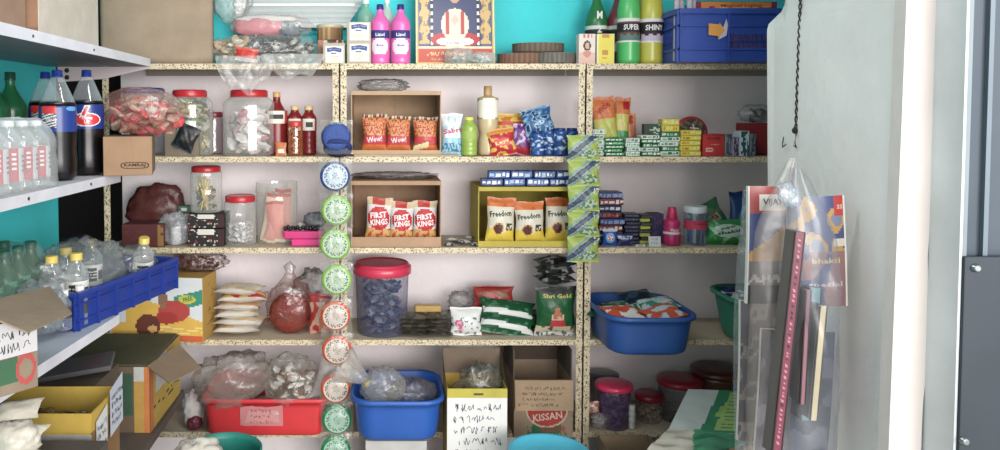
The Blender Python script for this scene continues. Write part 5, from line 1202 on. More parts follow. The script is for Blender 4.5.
kn = MB(); kn.lathe([(.014, 0), (.018, .004), (.018, .012), (.014, .016)], (214, 200, 90), 14); kn.xf(Matrix.Translation((-.055, 0, .088)) @ Matrix.Rotation(D2R(-58), 4, 'Y'))
thing('knotted_bag', 'knotted clear plastic bag flopping over the left rim of the bright blue tub', 'bag', (X(383, 2.86, .5), 2.88, zb5+.10), [('film', g.mesh('film', 'haze')), ('gathered_neck', n_.mesh('gathered_neck', 'haze')), ('tie', kn.mesh('tie', 'gloss'), 'yellow tie')])
g = bag(.20, .15, .12, (120, 112, 104), 312, .22, power=.7)
thing('clear_bag', 'grey brown clear bag lying right of the knotted one in the blue tub', 'bag', (X(412, 2.9, .5), 2.92, zb5+.07), g.mesh('clear_bag', 'haze'))
# box with the handwritten note
def box_top(px0, px1, py0, py1, Y, d, zb_, col, inner):
    w, h = wid(px0, px1, Y, .5), Zp(py0, Y)-zb_
    return w, h, carton(w, d, h, col, .004, 'top', inner)
Yn = 2.80; zn = .12
w, h, m = box_top(447, 507, 389, 447, Yn, .185, zn, (206, 168, 60), (120, 100, 70))
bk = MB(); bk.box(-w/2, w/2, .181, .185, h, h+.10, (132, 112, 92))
gus = []
for sx in (-1, 1):
    sl = MB()
    sl.poly([(sx*w/2, .01, h), (sx*w/2, .185, h), (sx*w/2*1.04, .185, h+.095)], (140, 118, 84)); sl.poly([(sx*w/2*1.0, .01, h-.001), (sx*w/2*1.04, .185, h+.094), (sx*w/2, .185, h-.001)], (140, 118, 84)); gus.append(('side_gusset', sl.mesh('side_gusset', 'card')))
nt = MB(); nw, nh = w*1.0, h*.74; R = random.Random(5); base = []
for k in range(17):
    q = k/16; base.append((-nw/2+nw*q, -.0045, h*.93-nh+ (.022 if 6 < k < 10 else 0)+(.05*(max(0, .25-q)+max(0, q-.8)))+R.uniform(-.004, .006)))
nt.poly(base+[(nw/2, -.0045, h*.92), (-nw/2, -.0045, h*.92)], (236, 234, 230))
nt.scribble(-nw*.42, nw*.44, h*.93-nh+.055, h*.88, 5, (50, 56, 110), 12, -.0056, .0026)
yb_ = MB(); yb_.box(-w/2, w/2, -.006, -.001, h*.92, h+.003, (214, 196, 60)); yb_.box(-w*.06, w*.1, -.0066, -.006, h*.945, h*.965, (90, 90, 60))
og = MB(); og.box(-w/2, -w/2+.02, -.003, -.0005, 0, h*.5, (226, 130, 40)); og.box(w/2-.02, w/2, -.003, -.0005, 0, h*.5, (226, 130, 40))
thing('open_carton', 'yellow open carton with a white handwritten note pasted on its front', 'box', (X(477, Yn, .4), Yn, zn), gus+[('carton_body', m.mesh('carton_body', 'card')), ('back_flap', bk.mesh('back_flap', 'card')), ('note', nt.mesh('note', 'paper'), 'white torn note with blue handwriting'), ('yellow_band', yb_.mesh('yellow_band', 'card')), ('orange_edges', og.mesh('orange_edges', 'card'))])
g = bag(w*.8, .14, .24, (110, 112, 106), 320, .25, power=.6)
thing('clear_bag', 'crumpled clear bag rising out of the carton with the handwritten note', 'bag', (X(479, 2.9, .6), 2.89, zn+h*.55), g.mesh('clear_bag', 'haze'))
m = MB(); m.box(-.11, .11, 0, .18, 0, zn-.001, (70, 60, 54)); thing('low_box', 'dark low box on the floor propping up the carton with the note', 'box', (X(477, Yn, .1), 2.80, 0), m.mesh('low_box', 'card'))
# kraft carton with red and green print
Yk = 2.95; zk = z5; w, h, m = box_top(514, 573, 380, 434, Yk, .26, zk, (164, 138, 112), (84, 68, 58))
def kis(u, v):
    if ((u-.56)/.33)**2+((v-.47)/.28)**2 < 1: return (190, 54, 50)
    if ((u-.56)/.36)**2+((v-.47)/.31)**2 < 1: return (206, 190, 160)
    if .32 < u < .80 and .06 < v < .40: return (46, 110, 66)
    if .2 < u < .9 and .04 < v < .18 and noise.noise(Vector((u*30, v*10, 3))) > 0: return (70, 120, 80)
    return None
w2, h2 = w, h; m = carton(w, .26, h, (164, 138, 112), .004, 'top', (84, 68, 58), dsg=kis, faces=(70, 60), texts=[('KISSAN', .57, .36, .50, .13, (226, 200, 180), .12), ('Ketchup', .68, .13, .4, .14, (180, 60, 56), .15)])
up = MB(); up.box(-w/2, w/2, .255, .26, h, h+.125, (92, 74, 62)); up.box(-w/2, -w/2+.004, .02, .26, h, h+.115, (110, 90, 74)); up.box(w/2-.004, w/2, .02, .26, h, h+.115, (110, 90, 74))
fl = flap(w*.98, .118, (182, 152, 118), PI-D2R(7)); fl.scribble(-w*.44, w*.34, -.105, -.02, 4, (110, 84, 60), 22, 0, .002, surf=lambda x, z: math.tan(D2R(7))*z-.004); fl.xf(Matrix.Translation((0, -.002, h)))
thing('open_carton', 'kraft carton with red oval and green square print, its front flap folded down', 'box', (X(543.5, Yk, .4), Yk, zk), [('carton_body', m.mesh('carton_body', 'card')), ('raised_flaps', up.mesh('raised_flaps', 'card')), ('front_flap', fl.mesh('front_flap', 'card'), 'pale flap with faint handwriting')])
# round turquoise tub with lid on the floor
Yt = 2.56; zt5 = Zp(450, Yt); r = wid(508, 590, Yt, zt5)/2
m = MB(); m.lathe([(r*.78, 0), (r*.82, .01), (r*.96, zt5*.9), (r*.97, zt5-.02)], (30, 150, 178), 44)
l = MB(); l.lathe([(r*.99, zt5-.03), (r*1.0, zt5-.028), (r*1.0, zt5-.004), (r*.97, zt5), (r*.90, zt5), (r*.87, zt5-.010), (r*.2, zt5-.012)], (56, 178, 206), 48)
thing('round_bucket', 'round turquoise bucket with flat lid in front of the bottom middle shelf', 'bucket', (X(549, Yt, zt5), Yt, 0), [('bucket_body', m.mesh('bucket_body', 'tubplastic')), ('lid', l.mesh('lid', 'tubplastic'))])
Yt = 2.45; zt6 = Zp(449, Yt); r = wid(182, 262, Yt, zt6)/2
m = MB(); m.lathe([(r*.78, 0), (r*.82, .01), (r*.96, zt6*.9), (r*.99, zt6-.02), (r*1.0, zt6), (r*.96, zt6+.003), (r*.93, zt6-.02), (r*.9, zt6*.8), (r*.74, .02)], (16, 138, 124), 44)
thing('round_bucket', 'teal round bucket below the red tub, mostly out of frame', 'bucket', (X(222, Yt, zt6), Yt, 0), m.mesh('round_bucket', 'tubplastic'))
g = bag(.16, .14, .12, (206, 200, 186), 330, .22, power=.7)
thing('white_bag', 'cream crumpled bag spilling over the left side of the teal bucket', 'bag', (X(196, 2.4, .4), 2.42, zt6-.075), g.mesh('white_bag', 'paper'))
# ================================================================== fifth shelf, right bay
r = wid(597, 632, 3.08, z5)/2; h = Zp(384, 3.08)-z5
def pinkjar(px0, px1, py0, Y, lidc, lab, tint, kind='clear', tall=.12, lidr=1.06):
    r = wid(px0, px1, Y, z5)/2; h = Zp(py0, Y)-z5
    m = MB(); m.lathe([(r*.84, 0), (r*.88, .008), (r*.96, h*.8), (r*.98, h*(1-tall))], tint, 34)
    l = MB(); l.lathe([(r*lidr*.98, h*(1-tall)-.002), (r*lidr, h*(1-tall)+.002), (r*lidr, h*.975), (r*lidr*.96, h), (r*lidr*.5, h+.003), (.001, h+.004)], lidc, 40)
    return thing('storage_jar', lab, 'jar', (X((px0+px1)/2, Y, z5), Y, z5), [('jar_body', m.mesh('jar_body', kind)), ('lid', l.mesh('lid', 'gloss'))])
pinkjar(597, 630, 383, 3.06, (226, 40, 90), 'violet tinted jar with a bright pink lid on the bottom right shelf', (110, 84, 130), 'haze', .10, 1.12)
g = lumps(60, cylregion(.045, .02, .15), .016, [(96, 76, 120), (120, 100, 140), (70, 56, 96)], 61)
thing('jar_filling', 'violet pieces inside the jar with the bright pink lid', 'sweets', (X(613.5, 3.06, z5), 3.06, z5+.001), g.mesh('jar_filling', 'foil'), kind='stuff')
pinkjar(635, 663, 393, 3.12, (150, 26, 44), 'dark red lidded jar of brown nuts on the bottom right shelf', (200, 190, 176), 'clear', .2, 1.0)
g = lumps(260, cylregion(.044, .01, (Zp(393, 3.12)-z5)*.72), .008, [(150, 110, 84), (190, 160, 130), (110, 76, 60), (206, 186, 160)], 62)
thing('jar_filling', 'brown and tan nuts inside the dark red lidded jar', 'nuts', (X(649, 3.12, z5), 3.12, z5+.001), g.mesh('jar_filling', 'paper'), kind='stuff')
pinkjar(658, 700, 378, 3.14, (170, 26, 54), 'wide jar with a crimson lid behind the white and green carton lid', (110, 106, 116), 'haze', .12, 1.05)
pinkjar(692, 742, 368, 3.20, (96, 54, 40), 'brown tub with a brown lid at the back of the bottom right shelf', (96, 60, 44), 'gloss', .10, 1.03)
pinkjar(590, 618, 373, 3.24, (96, 100, 104), 'grey lidded smoky jar at the back by the right post', (90, 90, 96), 'haze', .08, 1.02)
for k in range(4):
    m = MB(); rr = .014; m.lathe([(rr*.9, 0), (rr, .003), (rr, .020), (rr*.9, .024)], (222, 220, 214), 14)
    thing('small_pot', ['lowest', 'second', 'third', 'topmost'][k]+' small white pot in the column between the pink and red lidded jars', 'pot', (X(631.8, 3.03, z5), 3.03, z5+.0245*k), m.mesh('small_pot', 'gloss'), group='column of white pots')
g = pouch(.05, .05, .03, design([('blot', 3, 5, .05, (230, 226, 220))], (206, 110, 70)), 340, nu=8, nv=8)
thing('orange_packet', 'small orange and white packet left of the pink lidded jar', 'packet', (X(594, 3.03, z5), 3.04, z5+.06), g.mesh('orange_packet', 'foil'))
g = bag(.075, .07, .06, (190, 186, 180), 341, .2)
thing('clear_pouch', 'little white clear pouch at the foot of the right post', 'bag', (X(600, 3.03, z5), 3.035, z5), g.mesh('clear_pouch', 'haze'))
# brown carton + green/white carton lid in front
Yg = 2.62; zg = Zp(430, Yg); w = wid(614, 668, Yg, zg)
thing('brown_carton', 'brown cardboard box standing on the floor below the nut jar', 'box', (X(641, Yg, .4), Yg, 0), carton(w, .20, Zp(437, 2.80), (140, 116, 88), .004, 'top').mesh('brown_carton', 'card'))
# white and green carton: lid leaning back, crumpled front
P0, P1, P2, P3 = at(668, 431, 2.50), at(688, 390, 2.78), at(770, 393, 2.78), at(762, 436, 2.50)
def greenlid(u, v):
    e = u-.05*(v-.5)
    if e < .36: return (196, 208, 204)
    if v < .06 or v > .94: return (34, 136, 92)
    if e < .50: return (34, 136, 92) if not (v > .35 and v < .6 and e > .45) else (150, 190, 96)
    if int(v*34) % 3 == 0 and .55 < u < .92 and noise.noise(Vector((u*26, int(v*34), 2))) > -.15: return (84, 130, 70)
    return (156, 196, 104)
def quadmesh(P, dsg, nu, nv, th=.004, bulge=0.0, seed=0, kind='card', name='sheet', crk=0.0):
    P = [Vector(p) for p in P]; n = ((P[1]-P[0]).cross(P[3]-P[0])).normalized()
    if n.y > 0: n = -n
    m = MB()
    def S(u, v, o):
        p = P[0]*(1-u)*(1-v)+P[3]*u*(1-v)+P[2]*u*v+P[1]*(1-u)*v
        b_ = bulge*math.sin(PI*u)*math.sin(PI*v)+crk*noise.noise(Vector((u*5+seed, v*5, seed)))
        return tuple(p+n*(o+b_))
    for o in (0, 1):
        vs = [S(i/nu, j/nv, th*o) for j in range(nv+1) for i in range(nu+1)]; fs = []; cs = []
        for j in range(nv):
            for i in range(nu):
                a = j*(nu+1)+i; f = (a, a+1, a+nu+2, a+nu+1); fs.append(f); cs.append(dsg((i+.5)/nu, (j+.5)/nv) if o else (150, 130, 106))
        m.add(vs, fs, cs, bulge != 0 or crk != 0)
    edge = [(i/nu, 0) for i in range(nu)]+[(1, j/nv) for j in range(nv)]+[(1-i/nu, 1) for i in range(nu)]+[(0, 1-j/nv) for j in range(nv)]
    m.loft([[S(u, v, 0) for u, v in edge], [S(u, v, th) for u, v in edge]], (170, 150, 124), smooth=False)
    return m
lid = quadmesh([P0, P1, P2, P3], greenlid, 48, 40)
def lowfront(u, v):
    if u+.25*v < .52: return (176, 172, 158)
    if u+.25*v < .62 or v > .86: return (40, 130, 90)
    if .7 < u < .98 and v < .6: return (150, 120, 84) if noise.noise(Vector((u*14, v*10, 3))) > 0 else (60, 60, 56)
    return (44, 120, 84)
Q0, Q1, Q2, Q3 = at(634, 462, 2.36), at(668, 430, 2.50), at(762, 436, 2.50), at(752, 470, 2.34)
low = quadmesh([Q0, Q1, Q2, Q3], lowfront, 44, 20, crk=.02, seed=3)
bod = MB(); bx0, bx1 = P0[0], P3[0]; zz = min(P0[2], P3[2])-.012
bod.box(bx0+.01, bx1, 2.505, 2.56, 0, zz-.02, (120, 104, 84))
thing('printed_carton', 'open white and green carton with its printed lid leaning back, bottom right', 'box', (0, 0, 0), [('carton_body', bod.mesh('carton_body', 'card')), ('lid', lid.mesh('lid', 'card'), 'white lid half printed green'), ('front_flap', low.mesh('front_flap', 'card'), 'crumpled white and green flap')])
# ================================================================== hanging strips in front of the posts
strip_x = X(335.5, 2.93, 1.2)
SC = [(137, 'b', 'topmost blue scrubber disc, its pad turned out'), (176, 'b', 'second disc of the hanging strip, blue with a white card'), (210, 'g', 'first pale green disc below the two blue ones'), (244, 'g', 'middle pale green disc of the hanging strip'), (279, 'g', 'lowest pale green disc, just above the orange ones'), (315, 'o', 'first orange disc of the hanging strip'), (349, 'o', 'middle orange disc, level with the fourth shelf lip'), (387, 'o', 'lowest orange disc above the dark green ones'), (418, 'd', 'dark green disc beside the red tub'), (449, 'd', 'lowest dark green disc at the bottom of the frame')]
DC = {'b': ((44, 66, 130), (196, 214, 230)), 'g': ((140, 196, 80), (186, 212, 180)), 'o': ((206, 84, 40), (222, 204, 192)), 'd': ((16, 136, 80), (160, 206, 180))}
for k, (py, c, lb) in enumerate(SC):
    Y = 2.945; r = wid(0, 14.8, Y, 1.2); pad, card = DC[c]
    if True:
        m = MB(); m.lathe([(r*.9, 0), (r, .005), (r*1.02, .012), (r*.97, .02), (r*.8, .024)], pad, 36)
        if k == 0: m.lathe([(r*.86, .024), (r*.90, .03), (r*.84, .037), (r*.5, .040), (.001, .041)], (58, 82, 146), 36)
        m.xf(Matrix.Rotation(PI/2, 4, 'X'))
    cd = MB(); nr = 9; na = 44; rc = r*.84
    vs = []; fs = []; cs = []
    for i in range(nr+1):
        for j in range(na):
            a = 2*PI*j/na; q = rc*i/nr; vs.append((q*math.cos(a)+.002, -.0255, q*math.sin(a)))
    for i in range(nr):
        for j in range(na):
            q = (i+.5)/nr; cc = card
            if .72 < q < .9 and (j*7+i*3) % 5 < 2: cc = tuple(int(x*.3) for x in card)
            elif q < .3 and noise.noise(Vector((j*.8, i*1.0, k))) > .1: cc = tuple(int(x*.5) for x in card)
            elif .38 < q < .6 and (j*5) % 7 < 2 and 4 < i < 6: cc = tuple(int(x*.62) for x in card)
            fs.append((i*na+j, i*na+(j+1) % na, (i+1)*na+(j+1) % na, (i+1)*na+j)); cs.append(cc)
    cd.add(vs, fs, cs)
    fm = MB(); wv = r*1.12; hz = wid(0, 17, Y, 1.2); rows = []
    for j in range(11):
        row = []
        for i in range(9):
            u = i/8*2-1; v = j/10*2-1; bul = max(0, 1-(u*u*.9+v*v*.8))
            row.append((u*wv*(1+.03*math.sin(j*2+k)), -.028*bul**.5-.003+.003*noise.noise(Vector((u*4, v*4, k))), v*hz))
        rows.append(row)
    fm.loft(rows, (214, 220, 206), closed=False)
    parts = [('scrub_pad', m.mesh('scrub_pad', 'granular'))]
    if k != 0: parts.append(('printed_card', cd.mesh('printed_card', 'paper')))
    else:
        m2 = MB(); m2.lathe([(r*.6, 0), (r*.98, .006), (r*.98, .014), (r*.6, .017)], (34, 50, 110), 32, cy=0); m2.xf(Matrix.Translation((.006, .0, -r*.62)) @ Matrix.Rotation(PI/2+.9, 4, 'X')); parts.append(('rolled_rim', m2.mesh('rolled_rim', 'granular')))
    parts.append(('film_pocket', fm.mesh('film_pocket', 'film')))
    thing('scrubber_disc', lb, 'scrubber', (strip_x+X(CX+(-.5 if k % 2 else .8), Y, 1.2), Y+.0, Zp(py, Y)), parts, group='scrubber discs on the hanging strip')
# lime sachet strip
LIME = (160, 182, 62)
def limes(sd):
    def f(u, v):
        c = LIME if v+.2*u > .25 else (176, 196, 92)
        if ((u-.62)/.34)**2+((v-.28)/.2)**2 < 1: c = (90, 130, 90) if noise.noise(Vector((u*12, v*12, sd))) > 0 else (190, 206, 180)
        if -.10 < v-.98*(u)-.10 < .16: c = (44, 66, 106)
        if .18 < v-.98*u-.12 < .30 or -.24 < v-.98*u-.1 < -.14: c = (120, 150, 166)
        if u > .80 and v > .6 and noise.noise(Vector((u*14, v*14, sd+3))) > .2: c = (206, 214, 170)
        return c
    return f
for k in range(6):
    Y = 2.95; w, h = wid(567, 600, Y, 1.2), hgt(0, 25.4, Y, 1.2); py = 160.5+25.4*k
    if k == 5: continue
    g = pouch(w, h, .022, limes(k*1.7), 400+k, nu=32, nv=26, crimp=.05)
    thing('razor_sachet', ['top lime sachet of the hanging strip, level with the soap bars', 'second lime sachet from the top of the hanging strip', 'middle lime sachet of the hanging strip', 'fourth lime sachet, beside the oil pouches', 'lowest lime sachet, its edge just under the third shelf lip'][k], 'sachet', (X(583.5+(-1 if k == 0 else 0), Y, 1.2), Y, Zp(py, Y)), g.mesh('razor_sachet', 'foil'), group='lime sachets on the hanging strip')
# ================================================================== left wall shelves
zA = ZA+.0135
def wpt(px, py, z): return atz(px, py, z)
# cartons on the top board
b0 = MB(); BX = X(103, 2.10, 1.9)
# pale carton: right end face towards camera-right
c1 = carton(.30, .24, .40, (206, 190, 170), .004, None); c1.v = c1.v
m = MB(); xr = -.905; yf = 1.42
def ccol(i, j): return (206, 192, 174)
thing('carton', 'pale cream carton with worn corner on the top left wall shelf', 'box', (-1.075, 2.0, zA), [('carton_body', printed_box(.33, .42, .45, design([('band', 0, .02, (150, 110, 80))], (170, 128, 96)), 4, 30, side=(214, 202, 186)).mesh('carton_body', 'card'))])
thing('carton', 'brown carton behind the clear bag on the top left wall shelf', 'box', (-1.09, 1.45, zA), [('carton_body', printed_box(.31, .53, .42, design([], (150, 116, 92)), 4, 4, side=(166, 132, 106)).mesh('carton_body', 'card'))])
g = bag(.16, .34, .2, (150, 140, 128), 500, .2, power=.5)
thing('clear_bag', 'smoky crumpled film against the brown carton on the top left shelf', 'plastic film', (-.96, 1.50, zA), g.mesh('clear_bag', 'haze')) if False else None
g = bag(.15, .22, .13, (236, 238, 240), 501, .10, power=.4)
thing('white_bundle', 'white plastic wrapped bundle at the left edge of the top wall shelf', 'bundle', (-.935, 1.60, zA), g.mesh('white_bundle', 'foil'))
# board B
zB = ZBd+.0012
def leftloc(px, X_, z): 
    d = (X_)/((px-CX)/F); return (X_, (d-(CAMZ-z)*math.sin(PITCH))/math.cos(PITCH), z)
def cola(u, v):
    c = (26, 60, 140)
    if v > .92: c = (18, 24, 50)
    if ((u-.64)/.06)**2+((v-.80)/.08)**2 < 1 or (.71 < u < .76 and .6 < v < .72): c = (90, 160, 220)
    if .36 < u < .50 and .16 < v < .9: c = (216, 40, 50) if v > .62 else (230, 226, 226) if int((v-u)*22) % 2 else (40, 40, 60)
    return c
def cola2(u, v):
    c = (24, 52, 130)
    if v > .94: c = (18, 24, 50)
    if ((u-.5)/.14)**2+((v-.34)/.25)**2 < 1: c = (240, 236, 236)
    if ((u-.5)/.127)**2+((v-.34)/.215)**2 < 1: c = (214, 34, 44)
    if abs(u-.48-(v-.6)*.12) < .026 and .4 < v < .86: c = (240, 236, 236)
    if abs(u-.48-(v-.6)*.12) < .017 and .4 < v < .82: c = (214, 34, 44)
    return c
def cola_bottle(px, X_, lb, labf, tx, ptop):
    L_ = leftloc(px, X_, zB); h = Zp(ptop, L_[1])-zB; r = .050
    p = bottle_parts(h, r, (20, 12, 14), (30, 60, 150), labf, (.45, .80), shoulder=.70, neck=.28, capr=.30, fill=.82, waist=.06, caph=.055, labcol=(150, 160, 166), texts=tx)
    return thing('cola_bottle', lb, 'bottle', L_, p, rot=(0, 0, D2R(6)))
def cola_b(px, X_, lb, labf, tx, ptop, r=.052):
    L_ = leftloc(px, X_, zB); h = Zp(ptop, L_[1])-zB; s0, s1 = .80, .945
    cone = lambda q: r*(.27+.73*((1-q)**.9))
    pr = [(r*.7, 0), (r*.93, .01), (r, .03), (r, h*.18), (r*.95, h*.28), (r, h*.38), (r*.99, h*.46), (r, h*.60), (r*.99, h*.68)]
    n = 10; pr += [(cone(i/n), h*(.68+(s1-.68)*i/n)) for i in range(n+1)]
    m = MB(); fl = h*.72
    i0 = [i for i, p in enumerate(pr) if p[1] > fl][0]
    low = pr[:i0]; q = (fl-pr[i0-1][1])/(pr[i0][1]-pr[i0-1][1]); rf = pr[i0-1][0]+(pr[i0][0]-pr[i0-1][0])*q
    m.lathe(low+[(rf*.985, fl), (.001, fl+.0005)], (16, 9, 11), 28)
    sh = MB(); sh.lathe([(pr[i0-1][0]*1.0, pr[i0-1][1])]+pr[i0:], (200, 206, 210), 28, caps=False)
    c = MB(); rc = r*.29; c.loft([[(rr*(1-.04*(k % 2))*math.cos(2*PI*k/24), rr*(1-.04*(k % 2))*math.sin(2*PI*k/24), z) for k in range(24)] for rr, z in ((rc*1.1, h*s1-.004), (rc*1.1, h*s1), (rc, h*s1+.001), (rc, h*.99), (rc*.85, h))], (28, 50, 140), caps=True)
    l = MB(); z0, z1_ = h*.44, h*.70
    nl = 40; zs_ = [z0+(z1_-z0)*i/nl for i in range(nl+1)]
    rad = lambda z: (r*1.012 if z < h*.66 else max(r*1.012, 0)-(z-h*.66)*.35)
    l.lathe([(rad(z), z) for z in zs_], lambda a, z: labf(((a-270+180) % 360)/360, (z-z0)/(z1_-z0)), 130, caps=False)
    for T in tx: l.text(T[0], T[1]*r, z0+T[2]*(z1_-z0), T[3]*r, T[4]*(z1_-z0), T[5], surf=cylsurf(r*1.016), off=.0008, rot=T[6] if len(T) > 6 else 0)
    return thing('cola_bottle', lb, 'bottle', L_, [('liquid_body', m.mesh('liquid_body', 'gloss')), ('clear_shoulder', sh.mesh('clear_shoulder', 'clear')), ('cap', c.mesh('cap', 'gloss'), 'blue screw cap'), ('wrap_label', l.mesh('wrap_label', 'gloss'))], rot=(0, 0, D2R(20)))
cola_b(88, -.955, 'large cola bottle with a red thumb badge on its blue label, nearest the brown box', cola2, [('Thums', 0, .41, .66, .14, (250, 246, 246)), ('UP', .02, .25, .34, .13, (250, 246, 246))], 70)
cola_b(59, -.965, 'large cola bottle with white and red lettering turned sideways on its label', cola, [('Thums Up', -.35, .42, .7, .18, (236, 232, 230), .0)], 70)
cola_b(47, -1.10, 'cola bottle half hidden behind the one with sideways lettering', cola, [], 72)
# green bottle behind
L_ = leftloc(14, -1.16, zB)
for px, lb in ((12, 'dark green soda bottle behind the shrink wrapped water pack'), (-6, 'dark green soda bottle cut by the left edge of the picture')):
    L_ = leftloc(px, -1.17, zB); h = Zp(72, L_[1])-zB
    thing('soda_bottle', lb, 'bottle', L_, bottle_parts(h, .05, (14, 92, 52), (20, 70, 50), neck=.28, capr=.32, shoulder=.62, body='gloss'))
# shrink pack of clear bottles
def wlab(u, v):
    c = (196, 70, 84) if .42 < u < .56 else (206, 210, 212)
    if .47 < u < .52 and .3 < v < .85 and int(v*14) % 2: c = (240, 236, 238)
    if .60 < u < .68 and .2 < v < .8 and int(v*16) % 2: c = (120, 112, 120)
    return c
for j, yy in enumerate((1.70, 1.775, 1.85, 1.925, 2.0)):
    for i, xx in enumerate((-.925, -1.005)):
        h = .178; p = bottle_parts(h, .036, (206, 214, 216), (232, 236, 238), wlab, (.16, .62), neck=.40, capr=.45, shoulder=.70, body='clear', ribs=8)
        thing('water_bottle', 'clear bottle with red and white label, %s %s in the shrink wrapped pack' % (['nearest', 'second', 'third', 'fourth', 'farthest'][j], ['in front', 'at the wall'][i]), 'bottle', (xx, yy, zB+.001), p, rot=(0, 0, D2R(50)), group='bottles in the shrink wrapped pack')
def wrap(x0, x1, y0, y1, z, h, seed, col=(222, 226, 228)):
    m = MB(); rings = []
    for j in range(13):
        q = j/12; e = .0 if q < .62 else (q-.62)/.38; ins = .03*e**1.5; row = []
        n = 10
        P_ = [(x0+ins, y0+ins), (x1-ins, y0+ins), (x1-ins, y1-ins), (x0+ins, y1-ins)]
        for s_ in range(4):
            a, b_ = P_[s_], P_[(s_+1) % 4]
            for t in range(n):
                u = t/n; x = a[0]+(b_[0]-a[0])*u; y = a[1]+(b_[1]-a[1])*u
                nn = noise.noise(Vector((x*22, y*22, q*5+seed)))*.007
                sc_ = .006*abs(math.sin(u*PI*3))
                cx_, cy_ = (x0+x1)/2, (y0+y1)/2; d = Vector((x-cx_, y-cy_)); d.normalize(); row.append((x+d.x*(nn+sc_), y+d.y*(nn+sc_), z+q*h+(.006*noise.noise(Vector((x*30, y*30, seed))) if q == 1 else 0)))
        rings.append(row)
    m.loft(rings, col, caps=True); return m
thing('shrink_wrap', 'wrinkled clear shrink film around the water bottles on the left board', 'plastic film', (0, 0, 0), wrap(-1.055, -.884, 1.655, 2.045, zB+.001, .184, 3).mesh('shrink_wrap', 'sleeve'))
# small brown box with oval logo, at the end of board B
yk_ = 2.40; wbx = wid(106, 152.5, yk_, 1.4); hb_ = Zp(142, yk_)-Zp(181, yk_); zbx = Zp(181, yk_)
m = printed_box(wbx, .28, hb_, design([], (178, 140, 104)), 4, 4, side=(150, 116, 86))
m.lathe
ov = MB(); ow, oh = wbx*.29, hb_*.085; ccx, ccz = wbx*.14, hb_*.26
for i in range(40):
    a0, a1 = 2*PI*i/40, 2*PI*(i+1)/40; f = lambda a, k_: (ccx+ow*k_*(abs(math.cos(a))**.6)*(1 if math.cos(a) > 0 else -1), -.0012, ccz+oh*(1+(k_-1)*2.6)*(abs(math.sin(a))**.6)*(1 if math.sin(a) > 0 else -1))
    m.add([f(a0, 1), f(a1, 1), f(a1, .92), f(a0, .92)], [(0, 1, 2, 3)], (50, 38, 30))
m.text('KAMRAJ', ccx, ccz, ow*1.5, oh*1.15, (50, 38, 30), off=.0014)
zbx = ZBd+.0012; 
thing('small_carton', 'small tan box with an oval printed mark beside the cola bottles', 'box', (X(129, yk_, 1.4), yk_-.01, zbx), m.mesh('small_carton', 'card'), rot=(0, 0, D2R(15)))
g = bag(wid(102, 182, 2.53, 1.5), .22, hgt(99, 145, 2.53, 1.5), (196, 150, 138), 510, .12, power=.65)
c_ = lumps(200, reg_ell(wid(104, 178, 2.53, 1.5)*.93, .17, hgt(102, 143, 2.53, 1.5)*.92), .024, [(214, 60, 70), (196, 150, 130), (206, 176, 160), (176, 110, 96), (224, 90, 96), (190, 160, 140)], 511)
thing('clear_bag', 'clear bag stuffed with red and tan foil packs above the small tan box', 'bag', (X(143, 2.53, 1.5), 2.53, zbx+hb_+.001), [('film', g.mesh('film', 'film')), ('foil_packs', c_.mesh('foil_packs', 'foil'))], rot=(0, D2R(3), 0))
m = carton(wid(150, 188, 2.85, 1.4), .16, hgt(128, 166, 2.85, 1.4), (150, 132, 112), .004, 'top')
thing('kraft_carton', 'dusty kraft carton behind the bag of red foil packs', 'box', (X(171, 2.87, 1.4), 3.03, ZS[2]+.001), carton(wid(152, 186, 3.0, 1.4), .10, hgt(130, 156, 3.0, 1.4), (150, 132, 112), .004, 'top').mesh('kraft_carton', 'card'))
g = pouch(wid(168, 190, 3.0, 1.4), hgt(124, 150, 3.0, 1.4), .03, design([('blot', 4, 3, .1, (60, 60, 60))], (34, 36, 42)), 512, wr=2)
thing('black_packet', 'black crumpled packet in front of the jar of yellow sweets', 'packet', (X(180, 3.0, 1.4), 3.015, ZS[2]+.03), g.mesh('black_packet', 'foil'), rot=(0, D2R(25), 0))
# board C: green bottles, crate with clear bottles, carton, jar
zC = ZC+.0012
k = 0
for j, yy in enumerate((2.02, 2.10, 2.18, 2.26)):
    for i, xx in enumerate((-1.065, -1.145)):
        h = .25; p = bottle_parts(h, .037, (10, 84, 50), (24, 90, 60), design([('blot', 3, 8, .2, (90, 170, 130))], (24, 110, 72)), (.36, .66), neck=.38, capr=.42, shoulder=.64)
        thing('soda_bottle', 'small green bottle in the wrapped pack, %s along the wall, %s row' % (['first', 'second', 'third', 'fourth'][j], ['outer', 'inner'][i]), 'bottle', (xx, yy, zC), p, group='wrapped green bottles')
thing('shrink_wrap', 'clear film around the green bottles at the left edge', 'plastic film', (0, 0, 0), wrap(-1.19, -1.022, 1.975, 2.305, zC, .246, 5, (170, 200, 190)).mesh('shrink_wrap', 'film'))
